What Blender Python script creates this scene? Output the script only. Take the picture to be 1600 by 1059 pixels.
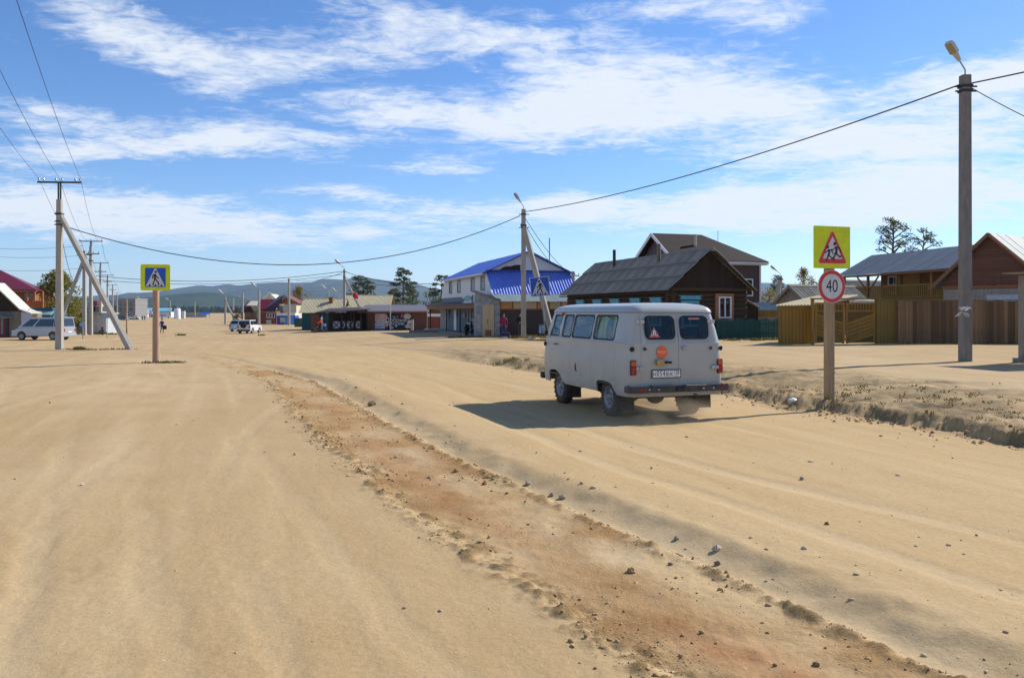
import bpy, bmesh, math, random
import numpy as np
from mathutils import Vector, Matrix
random.seed(7); np.random.seed(7)
for o in list(bpy.data.objects): bpy.data.objects.remove(o)
SC = bpy.context.scene; COL = SC.collection
R = math.radians
# ------------------------------------------------------------------ camera
FPX, CAMH, HORY = 1300.0, 1.9, 487.0          # focal length in px of the 1600 px photo, eye height, horizon row
cam_d = bpy.data.cameras.new('camera'); cam = bpy.data.objects.new('camera', cam_d); COL.objects.link(cam)
cam_d.sensor_width = 36; cam_d.lens = FPX/1600*36
cam_d.shift_y = -(529.5-HORY)/1600
cam_d.clip_start = .1; cam_d.clip_end = 30000
cam.location = (0, 0, CAMH); cam.rotation_euler = (R(90), 0, 0)
SC.camera = cam
# ------------------------------------------------------------------ world, sun, exposure
SUN_AZ, SUN_EL = R(57), R(37)                  # azimuth to the right of the view direction (+Y)
SKY_STRENGTH = .11
W = bpy.data.worlds.new('World'); SC.world = W; W.use_nodes = True
def world_nodes():
    nt = W.node_tree; N = nt.nodes; L = nt.links
    for n in list(N): N.remove(n)
    def nd(t, **kw):
        n = N.new(t)
        for k, v in kw.items(): setattr(n, k, v)
        return n
    def m(op, a, b=None, c=None, clamp=False):
        n = nd('ShaderNodeMath', operation=op, use_clamp=clamp)
        for i, v in enumerate((a, b, c)):
            if v is None: continue
            if isinstance(v, (int, float)): n.inputs[i].default_value = v
            else: L.new(v, n.inputs[i])
        return n.outputs[0]
    sky = nd('ShaderNodeTexSky', sky_type='NISHITA')
    sky.sun_disc = False; sky.sun_elevation = SUN_EL; sky.sun_rotation = SUN_AZ
    sky.altitude = 600; sky.air_density = 1.0; sky.dust_density = .25; sky.ozone_density = 2.2
    tc = nd('ShaderNodeTexCoord'); sp = nd('ShaderNodeSeparateXYZ'); L.new(tc.outputs['Generated'], sp.inputs[0])
    x, y, z = sp.outputs
    # planar cloud layer coordinates
    zz = m('ADD', m('MAXIMUM', z, 0.0), .10)
    cx = m('DIVIDE', x, zz); cy = m('DIVIDE', y, zz)
    cv = nd('ShaderNodeCombineXYZ'); L.new(m('MULTIPLY', cx, .75), cv.inputs[0]); L.new(cy, cv.inputs[1]); cv.inputs[2].default_value = 3.1
    def noise(vec, scale, detail, rough, dist=0):
        n = nd('ShaderNodeTexNoise'); n.inputs['Scale'].default_value = scale; n.inputs['Detail'].default_value = detail
        n.inputs['Roughness'].default_value = rough; n.inputs['Distortion'].default_value = dist; L.new(vec, n.inputs['Vector'])
        return n.outputs['Fac']
    fine = noise(cv.outputs[0], 3.0, 10, .68, .45)
    low = noise(cv.outputs[0], .55, 3, .5, .2)
    rip = noise(cv.outputs[0], 13, 5, .65, .8)
    # azimuth / elevation for the cloud banks
    az = m('ARCTAN2', x, y); el = m('ARCSINE', z)
    ae = nd('ShaderNodeCombineXYZ'); L.new(az, ae.inputs[0]); L.new(el, ae.inputs[1])
    cov = None
    banks = [(190,55,150,36,22,.75),(420,95,200,48,10,.78),(700,45,190,46,6,.8),(800,195,250,38,-3,.9),(560,212,60,12,-4,.3),(1010,100,170,52,0,.62),(1180,165,330,48,2,.8),
             (1420,285,300,62,0,1.0),(1090,335,330,30,0,.75),(1330,215,180,26,0,.5),(100,182,170,26,3,.85),(150,240,150,22,-4,.85),(80,320,230,40,4,.9),(380,362,330,28,3,.8),
             (380,215,95,24,6,.8),(530,296,90,12,3,.75),(720,266,80,13,3,.7),(562,363,26,8,0,.75),(888,318,46,17,0,.7),(1570,115,150,34,0,.8),(1200,25,70,16,0,.6),(1090,8,160,14,0,.6),(650,330,300,20,0,.45)]
    for px, py, sx, sy, rot, amp in banks:
        a0 = math.atan2(px-800, FPX); e0 = math.atan2((HORY-py), math.hypot(px-800, FPX))
        ka = math.cos(a0)**2/FPX; ke = 1.0/math.hypot(px-800, FPX)
        mp = nd('ShaderNodeMapping', vector_type='TEXTURE'); L.new(ae.outputs[0], mp.inputs[0])
        mp.inputs['Location'].default_value = (a0, e0, 0); mp.inputs['Rotation'].default_value = (0, 0, R(-rot)); mp.inputs['Scale'].default_value = (ka*sx*1.9, ke*sy*1.9, 1)
        gt = nd('ShaderNodeTexGradient', gradient_type='SPHERICAL'); L.new(mp.outputs[0], gt.inputs[0])
        cov = m('MULTIPLY', gt.outputs['Fac'], amp*.86) if cov is None else m('MULTIPLY_ADD', gt.outputs['Fac'], amp*.86, cov)
    cov = m('MINIMUM', cov, .92)
    # the same kind of cover goes on outside the frame
    ov = nd('ShaderNodeMapRange', interpolation_type='SMOOTHSTEP'); L.new(m('ABSOLUTE', az), ov.inputs[0]); ov.inputs[1].default_value = .5; ov.inputs[2].default_value = .85
    hi = nd('ShaderNodeMapRange', interpolation_type='SMOOTHSTEP'); L.new(el, hi.inputs[0]); hi.inputs[1].default_value = .36; hi.inputs[2].default_value = .55
    outside = m('MULTIPLY', m('MAXIMUM', ov.outputs[0], hi.outputs[0]), m('MULTIPLY', m('SUBTRACT', low, .38, clamp=True), 3.0))
    cov = m('ADD', cov, outside)
    dens = m('ADD', m('MULTIPLY', cov, 1.15), m('MULTIPLY', m('SUBTRACT', fine, .53), 1.75))
    dens = m('ADD', dens, m('MULTIPLY', m('SUBTRACT', rip, .5), 1.0))
    mr = nd('ShaderNodeMapRange', interpolation_type='SMOOTHSTEP'); L.new(dens, mr.inputs[0])
    mr.inputs[1].default_value = .25; mr.inputs[2].default_value = 1.0; mr.inputs[3].default_value = 0; mr.inputs[4].default_value = .93
    up = nd('ShaderNodeMapRange'); L.new(z, up.inputs[0]); up.inputs[1].default_value = -.005; up.inputs[2].default_value = .03
    fac = m('MULTIPLY', mr.outputs[0], up.outputs[0])
    # clouds: white, a little greyer where thick
    cr = nd('ShaderNodeMapRange'); L.new(dens, cr.inputs[0]); cr.inputs[1].default_value = .6; cr.inputs[2].default_value = 1.6
    cc = nd('ShaderNodeMix', data_type='RGBA'); L.new(cr.outputs[0], cc.inputs[0])
    k = .74/SKY_STRENGTH
    cc.inputs[6].default_value = (k*.93, k*.99, k*1.06, 1); cc.inputs[7].default_value = (k*.86, k*.90, k*.94, 1)
    # the film's rendition of the clear sky: a little more saturated
    hs = nd('ShaderNodeHueSaturation'); hs.inputs['Saturation'].default_value = 1.12; hs.inputs['Value'].default_value = .95
    tn = nd('ShaderNodeMix', data_type='RGBA', blend_type='MULTIPLY'); tn.inputs[0].default_value = 1; tn.inputs[7].default_value = (.85, .93, 1.12, 1)
    L.new(sky.outputs[0], tn.inputs[6]); L.new(tn.outputs[2], hs.inputs['Color'])
    mx = nd('ShaderNodeMix', data_type='RGBA'); L.new(fac, mx.inputs[0]); L.new(hs.outputs[0], mx.inputs[6]); L.new(cc.outputs[2], mx.inputs[7])
    bg = nd('ShaderNodeBackground'); bg.inputs[1].default_value = SKY_STRENGTH; L.new(mx.outputs[2], bg.inputs[0])
    out = nd('ShaderNodeOutputWorld'); L.new(bg.outputs[0], out.inputs[0])
world_nodes()
W.cycles.sampling_method = 'MANUAL'; W.cycles.sample_map_resolution = 256
sd = bpy.data.lights.new('sun', 'SUN'); sun = bpy.data.objects.new('sun', sd); COL.objects.link(sun)
sd.energy = 4.6; sd.angle = R(.53); sd.color = (1, .95, .86)
sun.rotation_euler = Vector((math.sin(SUN_AZ)*math.cos(SUN_EL), math.cos(SUN_AZ)*math.cos(SUN_EL), math.sin(SUN_EL))).to_track_quat('Z', 'Y').to_euler()
VS = SC.view_settings; VS.view_transform = 'Standard'; VS.look = 'None'; VS.exposure = 0.40; VS.gamma = 1.0; VS.use_curve_mapping = False
SC.render.engine = 'CYCLES'
try:
    SC.cycles.max_bounces = 6; SC.cycles.diffuse_bounces = 3; SC.cycles.transparent_max_bounces = 12; SC.cycles.volume_bounces = 1
except Exception: pass

# ------------------------------------------------------------------ helpers
def lin(r, g, b):
    f = lambda c: (c/255/12.92) if c/255 <= .04045 else ((c/255+.055)/1.055)**2.4
    return (f(r), f(g), f(b))
def at(px, py, Y): return Vector(((px-800)/FPX*Y, Y, CAMH-(py-HORY)/FPX*Y))
def atx(px, Y): return (px-800)/FPX*Y

MATS = {}
def mat(name, col, rough=.7, metal=0., var=.18, vs=3., stretch=(1,1,1), bump=0., bs=30., rnd=0., col2=None, spec=.4, isl=0., stripe=None, coord='Object', emit=0.):
    """Procedural surface: noise-varied colour, optional relief, per-object or per-island variation, optional stripes (axis, period, depth, darken)."""
    if name in MATS: return MATS[name]
    m = bpy.data.materials.new(name); m.use_nodes = True; MATS[name] = m
    nt = m.node_tree; N = nt.nodes; L = nt.links; b = N['Principled BSDF']
    b.inputs['Roughness'].default_value = rough; b.inputs['Metallic'].default_value = metal
    b.inputs['Specular IOR Level'].default_value = spec
    tc = N.new('ShaderNodeTexCoord'); mp = N.new('ShaderNodeMapping'); mp.inputs['Scale'].default_value = stretch
    L.new(tc.outputs[coord], mp.inputs[0])
    n1 = N.new('ShaderNodeTexNoise'); n1.inputs['Scale'].default_value = vs; n1.inputs['Detail'].default_value = 6; n1.inputs['Roughness'].default_value = .65
    L.new(mp.outputs[0], n1.inputs['Vector'])
    mr = N.new('ShaderNodeMapRange'); L.new(n1.outputs['Fac'], mr.inputs[0]); mr.inputs[1].default_value = .3; mr.inputs[2].default_value = .7
    mx = N.new('ShaderNodeMix'); mx.data_type = 'RGBA'; L.new(mr.outputs[0], mx.inputs[0])
    c2 = col2 if col2 else tuple(c*(1+var) for c in col); c1 = col if col2 else tuple(c*(1-var) for c in col)
    mx.inputs[6].default_value = (*c1, 1); mx.inputs[7].default_value = (*c2, 1)
    out = mx.outputs[2]
    def mul(sock, fac):
        v = N.new('ShaderNodeVectorMath'); v.operation = 'SCALE'; L.new(sock, v.inputs[0]); L.new(fac, v.inputs[3]); return v.outputs[0]
    if rnd or isl:
        src = N.new('ShaderNodeObjectInfo').outputs['Random'] if rnd else N.new('ShaderNodeNewGeometry').outputs['Random Per Island']
        r = N.new('ShaderNodeMapRange'); L.new(src, r.inputs[0]); k = rnd or isl; r.inputs[3].default_value = 1-k; r.inputs[4].default_value = 1+k
        out = mul(out, r.outputs[0])
    hs = []
    if stripe:
        ax, per, dep, dark = stripe
        sp = N.new('ShaderNodeSeparateXYZ'); L.new(tc.outputs[coord], sp.inputs[0])
        d = N.new('ShaderNodeMath'); d.operation = 'MULTIPLY'; L.new(sp.outputs[ax], d.inputs[0]); d.inputs[1].default_value = 1/per
        fr = N.new('ShaderNodeMath'); fr.operation = 'FRACT'; L.new(d.outputs[0], fr.inputs[0])
        st = N.new('ShaderNodeMapRange'); L.new(fr.outputs[0], st.inputs[0]); st.inputs[1].default_value = 0; st.inputs[2].default_value = .16; st.inputs[3].default_value = 1-dark; st.inputs[4].default_value = 1
        out = mul(out, st.outputs[0]); hs.append((st.outputs[0], dep))
    if bump:
        n2 = N.new('ShaderNodeTexNoise'); n2.inputs['Scale'].default_value = bs; n2.inputs['Detail'].default_value = 5; L.new(mp.outputs[0], n2.inputs['Vector']); hs.append((n2.outputs['Fac'], bump))
    nrm = None
    for h, d in hs:
        bp = N.new('ShaderNodeBump'); bp.inputs['Strength'].default_value = .7; bp.inputs['Distance'].default_value = d; L.new(h, bp.inputs['Height'])
        if nrm: L.new(nrm, bp.inputs['Normal'])
        nrm = bp.outputs[0]
    if nrm: L.new(nrm, b.inputs['Normal'])
    L.new(out, b.inputs['Base Color'])
    if emit:
        L.new(out, b.inputs['Emission Color']); b.inputs['Emission Strength'].default_value = emit
    return m
def glass_mat(name, tint, refl=.25, rough=.02):
    if name in MATS: return MATS[name]
    m = bpy.data.materials.new(name); m.use_nodes = True; MATS[name] = m
    nt = m.node_tree; N = nt.nodes; L = nt.links; N.remove(N['Principled BSDF']); o = N['Material Output']
    t = N.new('ShaderNodeBsdfTransparent'); t.inputs[0].default_value = (*tint, 1)
    g = N.new('ShaderNodeBsdfGlossy'); g.inputs['Roughness'].default_value = rough; g.inputs[0].default_value = (1, 1, 1, 1)
    lw = N.new('ShaderNodeLayerWeight'); lw.inputs[0].default_value = .5
    pw = N.new('ShaderNodeMath'); pw.operation = 'POWER'; pw.inputs[1].default_value = 4.; L.new(lw.outputs['Facing'], pw.inputs[0])
    ad = N.new('ShaderNodeMath'); ad.operation = 'MULTIPLY_ADD'; ad.use_clamp = True; ad.inputs[1].default_value = .8; ad.inputs[2].default_value = refl; L.new(pw.outputs[0], ad.inputs[0])
    mx = N.new('ShaderNodeMixShader'); L.new(ad.outputs[0], mx.inputs[0]); L.new(t.outputs[0], mx.inputs[1]); L.new(g.outputs[0], mx.inputs[2]); L.new(mx.outputs[0], o.inputs[0])
    return m

def tag(o, label=None, cat=None, group=None, kind=None):
    if label: o['label'] = label
    if cat: o['category'] = cat
    if group: o['group'] = group
    if kind: o['kind'] = kind
    return o
def empty(name, loc=(0,0,0), rz=0, label=None, cat=None, group=None):
    o = bpy.data.objects.new(name, None); COL.objects.link(o); o.location = loc; o.rotation_euler = (0, 0, rz); o.empty_display_size = .2
    return tag(o, label, cat, group)
def link(name, me, parent=None, m=None):
    o = bpy.data.objects.new(name, me); COL.objects.link(o)
    if parent: o.parent = parent
    if m: me.materials.append(m)
    return o
def copy_tree(o, parent=None):
    c = o.copy(); COL.objects.link(c); c.parent = parent
    for ch in list(o.children): copy_tree(ch, c)
    return c
class MB:
    """mesh builder: collects shapes, becomes one mesh object"""
    def __init__(s): s.v = []; s.f = []; s.sm = []
    def add(s, vs, fs, smooth=False):
        k = len(s.v); s.v += [tuple(p) for p in vs]; s.f += [tuple(i+k for i in f) for f in fs]; s.sm += [smooth]*len(fs); return s
    def box(s, c, d, M=None):
        x, y, z = d[0]/2, d[1]/2, d[2]/2
        p = [Vector((i, j, k)) for i in (-x, x) for j in (-y, y) for k in (-z, z)]
        if M is not None: p = [M @ q for q in p]
        p = [q+Vector(c) for q in p]
        return s.add(p, [(0,1,3,2),(4,6,7,5),(0,4,5,1),(2,3,7,6),(0,2,6,4),(1,5,7,3)])
    def b2(s, x0, x1, y0, y1, z0, z1): return s.box(((x0+x1)/2, (y0+y1)/2, (z0+z1)/2), (x1-x0, y1-y0, z1-z0))
    def bar(s, p0, p1, w, h, up=(0,0,1)):
        p0, p1 = Vector(p0), Vector(p1); d = (p1-p0).normalized(); u = Vector(up)
        if abs(d.dot(u)) > .98: u = Vector((0,1,0))
        r = d.cross(u).normalized(); u = r.cross(d)
        q = [a+r*i*w/2+u*j*h/2 for a in (p0, p1) for i, j in ((-1,-1),(1,-1),(1,1),(-1,1))]
        return s.add(q, [(3,2,1,0),(4,5,6,7),(0,1,5,4),(1,2,6,5),(2,3,7,6),(3,0,4,7)])
    def tube(s, path, r, n=8, caps=True, smooth=True, flat=1.0):
        path = [Vector(p) for p in path]; rs = r if isinstance(r, (list, tuple)) else [r]*len(path)
        vs = []; ref = None
        for i, p in enumerate(path):
            d = (path[min(i+1, len(path)-1)]-path[max(i-1, 0)]).normalized()
            if ref is None: ref = Vector((0,0,1)) if abs(d.z) < .9 else Vector((1,0,0))
            a = d.cross(ref).normalized(); b = a.cross(d).normalized(); ref = b if abs(b.dot(d)) < .9 else ref
            for k in range(n):
                t = 2*math.pi*(k+.5)/n; vs.append(p+a*math.cos(t)*rs[i]+b*math.sin(t)*rs[i]*flat)
        fs = [(i*n+k, i*n+(k+1)%n, (i+1)*n+(k+1)%n, (i+1)*n+k) for i in range(len(path)-1) for k in range(n)]
        s.add(vs, fs, smooth)
        if caps: s.add([vs[k] for k in range(n)], [tuple(range(n))[::-1]]); s.add(vs[-n:], [tuple(range(n))])
        return s
    def cyl(s, p0, p1, r0, r1=None, n=12, smooth=True): return s.tube([p0, p1], [r0, r0 if r1 is None else r1], n, True, smooth)
    def lathe(s, c, axis, prof, n=20):
        """prof: (distance along axis, radius)"""
        c = Vector(c); a = Vector(axis).normalized(); u = a.cross(Vector((0,0,1))); u = Vector((1,0,0)) if u.length < .1 else u.normalized(); w = a.cross(u)
        vs = [c+a*t+(u*math.cos(2*math.pi*k/n)+w*math.sin(2*math.pi*k/n))*max(r, 1e-4) for t, r in prof for k in range(n)]
        return s.add(vs, [(i*n+k, i*n+(k+1)%n, (i+1)*n+(k+1)%n, (i+1)*n+k) for i in range(len(prof)-1) for k in range(n)], True)
    def prism(s, pts, ext):
        """planar polygon (3-D points) extruded by a vector"""
        n = len(pts); e = Vector(ext); p = [Vector(q) for q in pts]
        return s.add(p+[q+e for q in p], [tuple(range(n))[::-1], tuple(range(n, 2*n))]+[(i, (i+1)%n, n+(i+1)%n, n+i) for i in range(n)])
    def ell(s, c, r, n=10, m=6, M=None, jit=0):
        vs = []; c = Vector(c)
        for i in range(m+1):
            t = math.pi*i/m
            for k in range(n):
                p = 2*math.pi*k/n; j = 1+random.uniform(-jit, jit)
                q = Vector((r[0]*math.sin(t)*math.cos(p), r[1]*math.sin(t)*math.sin(p), r[2]*math.cos(t)))*j
                vs.append(c+(M @ q if M is not None else q))
        return s.add(vs, [(i*n+k, (i+1)*n+k, (i+1)*n+(k+1)%n, i*n+(k+1)%n) for i in range(m) for k in range(n)], True)
    def corr(s, p0, u, v, waves, amp=.03, seg=4, thick=.012):
        """corrugated sheet: corner p0, edge vectors u (across the waves) and v (along them)"""
        p0, u, v = Vector(p0), Vector(u), Vector(v); n = u.cross(v).normalized()
        if n.z < 0: n = -n
        N = waves*seg; top = []
        for j in (0, 1):
            for i in range(N+1): top.append(p0+u*(i/N)+v*j+n*amp*math.sin(2*math.pi*i/seg))
        bot = [q-n*thick for q in top]; k = N+1
        fs = [(i, i+1, k+i+1, k+i) for i in range(N)]; fs2 = [(2*k+i, 3*k+i, 3*k+i+1, 2*k+i+1) for i in range(N)]
        ed = [(i, 2*k+i, 2*k+i+1, i+1) for i in range(N)]+[(k+i, k+i+1, 3*k+i+1, 3*k+i) for i in range(N)]+[(0, k, 3*k, 2*k), (N, 2*k+N, 3*k+N, k+N)]
        return s.add(top+bot, fs+fs2+ed)
    def mesh(s, name):
        me = bpy.data.meshes.new(name); me.from_pydata(s.v, [], s.f)
        me.polygons.foreach_set('use_smooth', s.sm); me.update(); return me
    def build(s, name, m=None, parent=None, bevel=0):
        me = s.mesh(name); bm = bmesh.new(); bm.from_mesh(me); bmesh.ops.recalc_face_normals(bm, faces=bm.faces); bm.to_mesh(me); bm.free()
        o = link(name, me, parent, m)
        if bevel:
            b = o.modifiers.new('bevel', 'BEVEL'); b.width = bevel; b.segments = 2; b.limit_method = 'ANGLE'
        return o
def rrect(x0, x1, z0, z1, r, n=5):
    p = []
    for cx, cz, a0 in ((x1-r, z1-r, 0), (x0+r, z1-r, 90), (x0+r, z0+r, 180), (x1-r, z0+r, 270)):
        for k in range(n+1): a = R(a0+90*k/n); p.append((cx+r*math.cos(a), cz+r*math.sin(a)))
    return p
def circ(cx, cz, rx, rz=None, n=24, a0=0): rz = rz or rx; return [(cx+rx*math.cos(2*math.pi*k/n+a0), cz+rz*math.sin(2*math.pi*k/n+a0)) for k in range(n)]
def plate(name, outer, holes, thick, m, parent, fn, back=None):
    """flat plate with holes, (u,v) outline mapped to 3-D by fn(u, v, depth)"""
    bm = bmesh.new(); es = []
    for loop in [outer]+holes:
        vs = [bm.verts.new((u, v, 0)) for u, v in loop]
        es += [bm.edges.new((vs[i], vs[(i+1) % len(vs)])) for i in range(len(vs))]
    bmesh.ops.triangle_fill(bm, use_beauty=True, use_dissolve=False, edges=es)
    if back is not None: bmesh.ops.bisect_plane(bm, geom=bm.verts[:]+bm.edges[:]+bm.faces[:], plane_co=(0, back, 0), plane_no=(0, 1, 0))
    bm.verts.index_update()
    r = bmesh.ops.solidify(bm, geom=bm.faces[:], thickness=thick)
    for v in bm.verts: v.co = Vector(fn(v.co.x, v.co.y, v.co.z))
    bmesh.ops.recalc_face_normals(bm, faces=bm.faces)
    me = bpy.data.meshes.new(name); bm.to_mesh(me); bm.free()
    return link(name, me, parent, m)
def evaluated(o):
    dg = bpy.context.evaluated_depsgraph_get(); dg.update()
    return bpy.data.meshes.new_from_object(o.evaluated_get(dg))
# value noise for terrain (numpy)
_T = np.random.RandomState(3).rand(256, 256)
def vnoise(x, y):
    x = np.asarray(x, float); y = np.asarray(y, float)
    xi = np.floor(x).astype(int); yi = np.floor(y).astype(int); fx = x-xi; fy = y-yi
    fx = fx*fx*(3-2*fx); fy = fy*fy*(3-2*fy)
    g = lambda i, j: _T[i & 255, j & 255]
    return (g(xi, yi)*(1-fx)+g(xi+1, yi)*fx)*(1-fy)+(g(xi, yi+1)*(1-fx)+g(xi+1, yi+1)*fx)*fy-.5
def fbm(x, y, o=4, g=.5):
    a = 0; k = 1
    for i in range(o): a = a+k*vnoise(x*2**i+17*i, y*2**i+31*i); k *= g
    return a
# ------------------------------------------------------------------ terrain
CTRL = np.array([(-12,28,.2),(-25,46,-.19),(-39,70,-.47),(-46,76,-.44),(-47.5,95,-.35),(-41.7,99,-.85),(-32,102,-.68),(-22.8,99,-.9),(-22,110,-1.0),(-14.2,100,-.55),
 (-1.9,62,-.2),(-.5,57,-.27),(.8,57,-.2),(6.3,16.4,.0),(14.7,27,-.02),(17,37,.18),(22.8,37,.2),(12.2,43,.18),(0,3,0),(0,8,0),(2.2,16.6,0),(-5,22,.0),(-8,30,.0),(4,22,0),(-12,45,-.12),(-20,70,-.35),
 (-6,8,.02),(-4,4,0),(-10,15,.1),(6,6,0),(8,10,0),(3,3,0),(12,14,0),(-20,20,.12),(-30,30,.1),(10,60,0),(20,80,.1),(30,50,.4),(-60,150,-1.0),(-30,150,-1.1),(-70,275,-1.2),(0,150,-.9),(-100,500,-1.2),(-250,900,-1.2),(150,400,-.6),(0,-20,0),(-20,-20,0),(20,-20,0),(-200,300,-1)], float)
def base_z(x, y):
    num = 0; den = 0
    for cx, cy, cz in CTRL:
        d2 = (x-cx)**2+(y-cy)**2; s2 = .06*(cx*cx+cy*cy)*.12+1.5
        w = 1/(d2+s2)**1.6; num = num+w*cz; den = den+w
    return num/den
BANK = np.array([(-20,18),(2,11),(8,9.0),(12.2,7.5),(15,6.5),(17.1,5.75),(18.6,5.45),(20.3,4.9),(22.5,3.4),(26.7,.9),(30,-.7),(34.7,-2.7),(42,-5.2),(57,-12),(100,-32),(300,-110),(6000,-2200)], float)
def bank_x(y): return np.interp(y, BANK[:,0], BANK[:,1])
RL = np.array([(-10,6.5),(2,2.0),(4.0,.95),(4.75,.58),(5.47,.22),(6.6,-.35),(8.37,-1.2),(13.1,-3.1),(22.4,-6.5),(31,-11.3),(45,-20)])
RR = np.array([(-10,9.5),(2,3.6),(4.0,2.4),(4.58,2.11),(5.25,1.82),(6.45,1.25),(8.65,.15),(13.1,-1.75),(22.4,-5.35),(31,-10.6),(45,-19)])
RB = np.array([(-10,10.5),(2,4.2),(4.0,2.95),(4.5,2.68),(5.47,2.15),(6.53,1.62),(7.6,1.12),(9.8,-.02),(13.1,-1.35),(22.4,-4.8),(31,-10),(45,-18)])
fi = lambda A, y: np.interp(y, A[:,0], A[:,1])
def sstep(a, b, x):
    t = np.clip((x-a)/(b-a), 0, 1); return t*t*(3-2*t)
def ground_z(x, y, masks=False):
    x = np.asarray(x, float); y = np.asarray(y, float)
    z = base_z(x, y)
    # bank along the right side of the carriageway
    jag = (.75*vnoise(x*.7, y*.9)+.40*vnoise(x*2.3, y*2.3)+.40*vnoise(x*6, y*6)+.2*vnoise(x*15, y*15))*np.clip(1.3-y/60, .2, 1)
    d = (x-bank_x(y))*.88+jag*.6
    wd = .30+np.clip((y-22)/10, 0, 1)*.5+np.clip((y-34)/20, 0, 1)*7
    step = sstep(-.15*wd, wd, d)
    step2 = sstep(-.3, 2.2+wd, d)
    z = z+.17*step+.13*step2
    foot = np.exp(-((d+.25)/.3)**2)*np.clip(1-(y-24)/20, 0, 1); z = z-.04*foot
    shelf = sstep(.1, .5, d)*(1-sstep(2.5, 6, d))*np.clip(1-(y-22)/25, 0, 1)
    lip = np.exp(-((d-.1)/.35)**2)*np.clip(1-(y-22)/20, 0, 1)
    z = z+shelf*(.06*vnoise(x*1.6, y*1.6)+.07*vnoise(x*4.5, y*4.5)+.035*vnoise(x*11, y*11))+lip*(.05*vnoise(x*3.1, y*3.1)+.05*vnoise(x*8, y*8)+.045*vnoise(x*19, y*19))
    # ruts and ridges left by the grader
    fade = np.clip(1-(y-24)/20, 0, 1)*np.clip((y+14)/10, 0, 1)
    wob = .10*vnoise(x*1.5, y*1.1)+.06*vnoise(x*4, y*4)
    a = x-fi(RL, y)+wob*1.6; b = x-fi(RR, y)+wob*.8; c = x-fi(RB, y)+wob*.5
    band = sstep(-.05, .12, a)*(1-sstep(-.06, .10, b))
    cl = fbm(x*9, y*9, 3, .6)
    z = z+fade*(.035*(1-sstep(-.10, .10, a)) + band*(.022*fbm(x*3.5, y*3.5, 4, .6)+.010*np.abs(vnoise(x*22, y*22)))
        + np.exp(-(a/.16)**2)*(.028*np.clip(cl+.15, 0, 1)*2) + np.exp(-(b/.09)**2)*(.018+.05*np.clip(cl, -.2, 1)))
    rut = sstep(.0, .14, b)*(1-sstep(-.30, .28, c))
    berm = sstep(-.30, .26, c)*np.exp(-np.clip(c-.2, 0, 9)/1.6)
    z = z+fade*(-.035*rut+.060*berm+.02*np.exp(-((c-.05)/.3)**2)*vnoise(x*5, y*5)*2)
    # soft swells, wheel tracks along the road, fine relief
    ca, sa = math.cos(.324), math.sin(.324); s = x*ca+y*sa; t = -x*sa+y*ca
    lane = sstep(.2, 1.2, c)*(1-sstep(-.7, -.2, d))*np.clip(1-(y-30)/40, 0, 1)
    z = z+.05*vnoise(x*.22+5, y*.16)+.016*vnoise(s*1.1, t*.16)+.006*vnoise(s*5, t*.5)
    z = z+lane*(.030*vnoise(s*.8+3, t*.3)+.012*vnoise(s*3, t*.7)+.05*np.clip(vnoise(x*.55+9, y*.5)-.18, 0, 1))
    trk = 0
    yy = np.clip(y, 0, 60)
    for off, wv, wd_, dep in ((1.15,.25,.15,.016),(2.70,.25,.15,.016),(3.45,.5,.16,.013),(5.0,.5,.16,.013),(2.0,.9,.14,.010),(4.2,1.1,.15,.010)):
        e = c-off+wv*np.sin(yy*.17+off*2)+.05*vnoise(y*.8, y*.1+off)
        on = sstep(-.35, .05, vnoise(x*.12+off*3, y*.12)); trk = trk+np.exp(-(e/wd_)**4)*dep/.016*on*np.clip(1-(y-26)/24, 0, 1)
    for off, cv_, wd_ in ((-1.1,.0,.14),(-2.6,.0,.14),(-3.4,-.010,.16),(-4.9,-.010,.16),(-6.3,.012,.15),(-7.8,.012,.15),(-2.0,.020,.13),(-3.5,.020,.13)):
        e = a-off-cv_*(yy-4)**2*.6+.06*vnoise(y*.6, off)
        on = sstep(-.3, .1, vnoise(x*.14+off*5, y*.14)); trk = trk+.55*np.exp(-(e/wd_)**4)*on*np.clip(1-(y-22)/24, 0, 1)
    trk = np.clip(trk, 0, 1.3); z = z-.013*trk
    near = np.clip(1.4-np.hypot(x, y)/18, 0, 1)
    z = z+near*.004*fbm(x*14, y*14, 2)
    if not masks: return z
    orange = fade*np.clip(band*(.55+1.5*fbm(x*1.3, y*1.1, 3)), 0, 1)
    streak = np.exp(-((a-.55-.1*vnoise(y*1.1, y*.3))/.26)**2)*sstep(-.22, .12, vnoise(x*.35, y*.33)+.1)*fade*np.clip(1.35-y/14, 0, 1)
    clods = fade*np.clip((np.exp(-(a/.20)**2)*1.0+np.exp(-(b/.12)**2)*.8)*(.5+2.2*cl), 0, 1)
    gap = np.exp(-(((x-8.0)/7)**2))*0
    verge = np.clip(shelf*(.75+1.4*fbm(x*1.1, y*1.1, 3)), 0, 1)+.9*np.exp(-((d-.05)/.22)**2)*np.clip(1-(y-24)/14, 0, 1)*sstep(-.3, .1, vnoise(x*2.1, y*2.1))
    pale = np.clip(fade*(rut*.6+np.exp(-((b+.45)/.22)**2)*.7*sstep(-.1, .2, vnoise(x*1.2, y*1.2))), 0, 1)
    return z, np.clip(orange, 0, 1), np.clip(streak, 0, 1), clods, np.clip(verge, 0, 1), pale, lane, trk
def gz(x, y): return float(ground_z(np.array([x]), np.array([y]))[0])
def gp(px, Y):
    x = atx(px, Y); return Vector((x, Y, gz(x, Y)))

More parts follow.
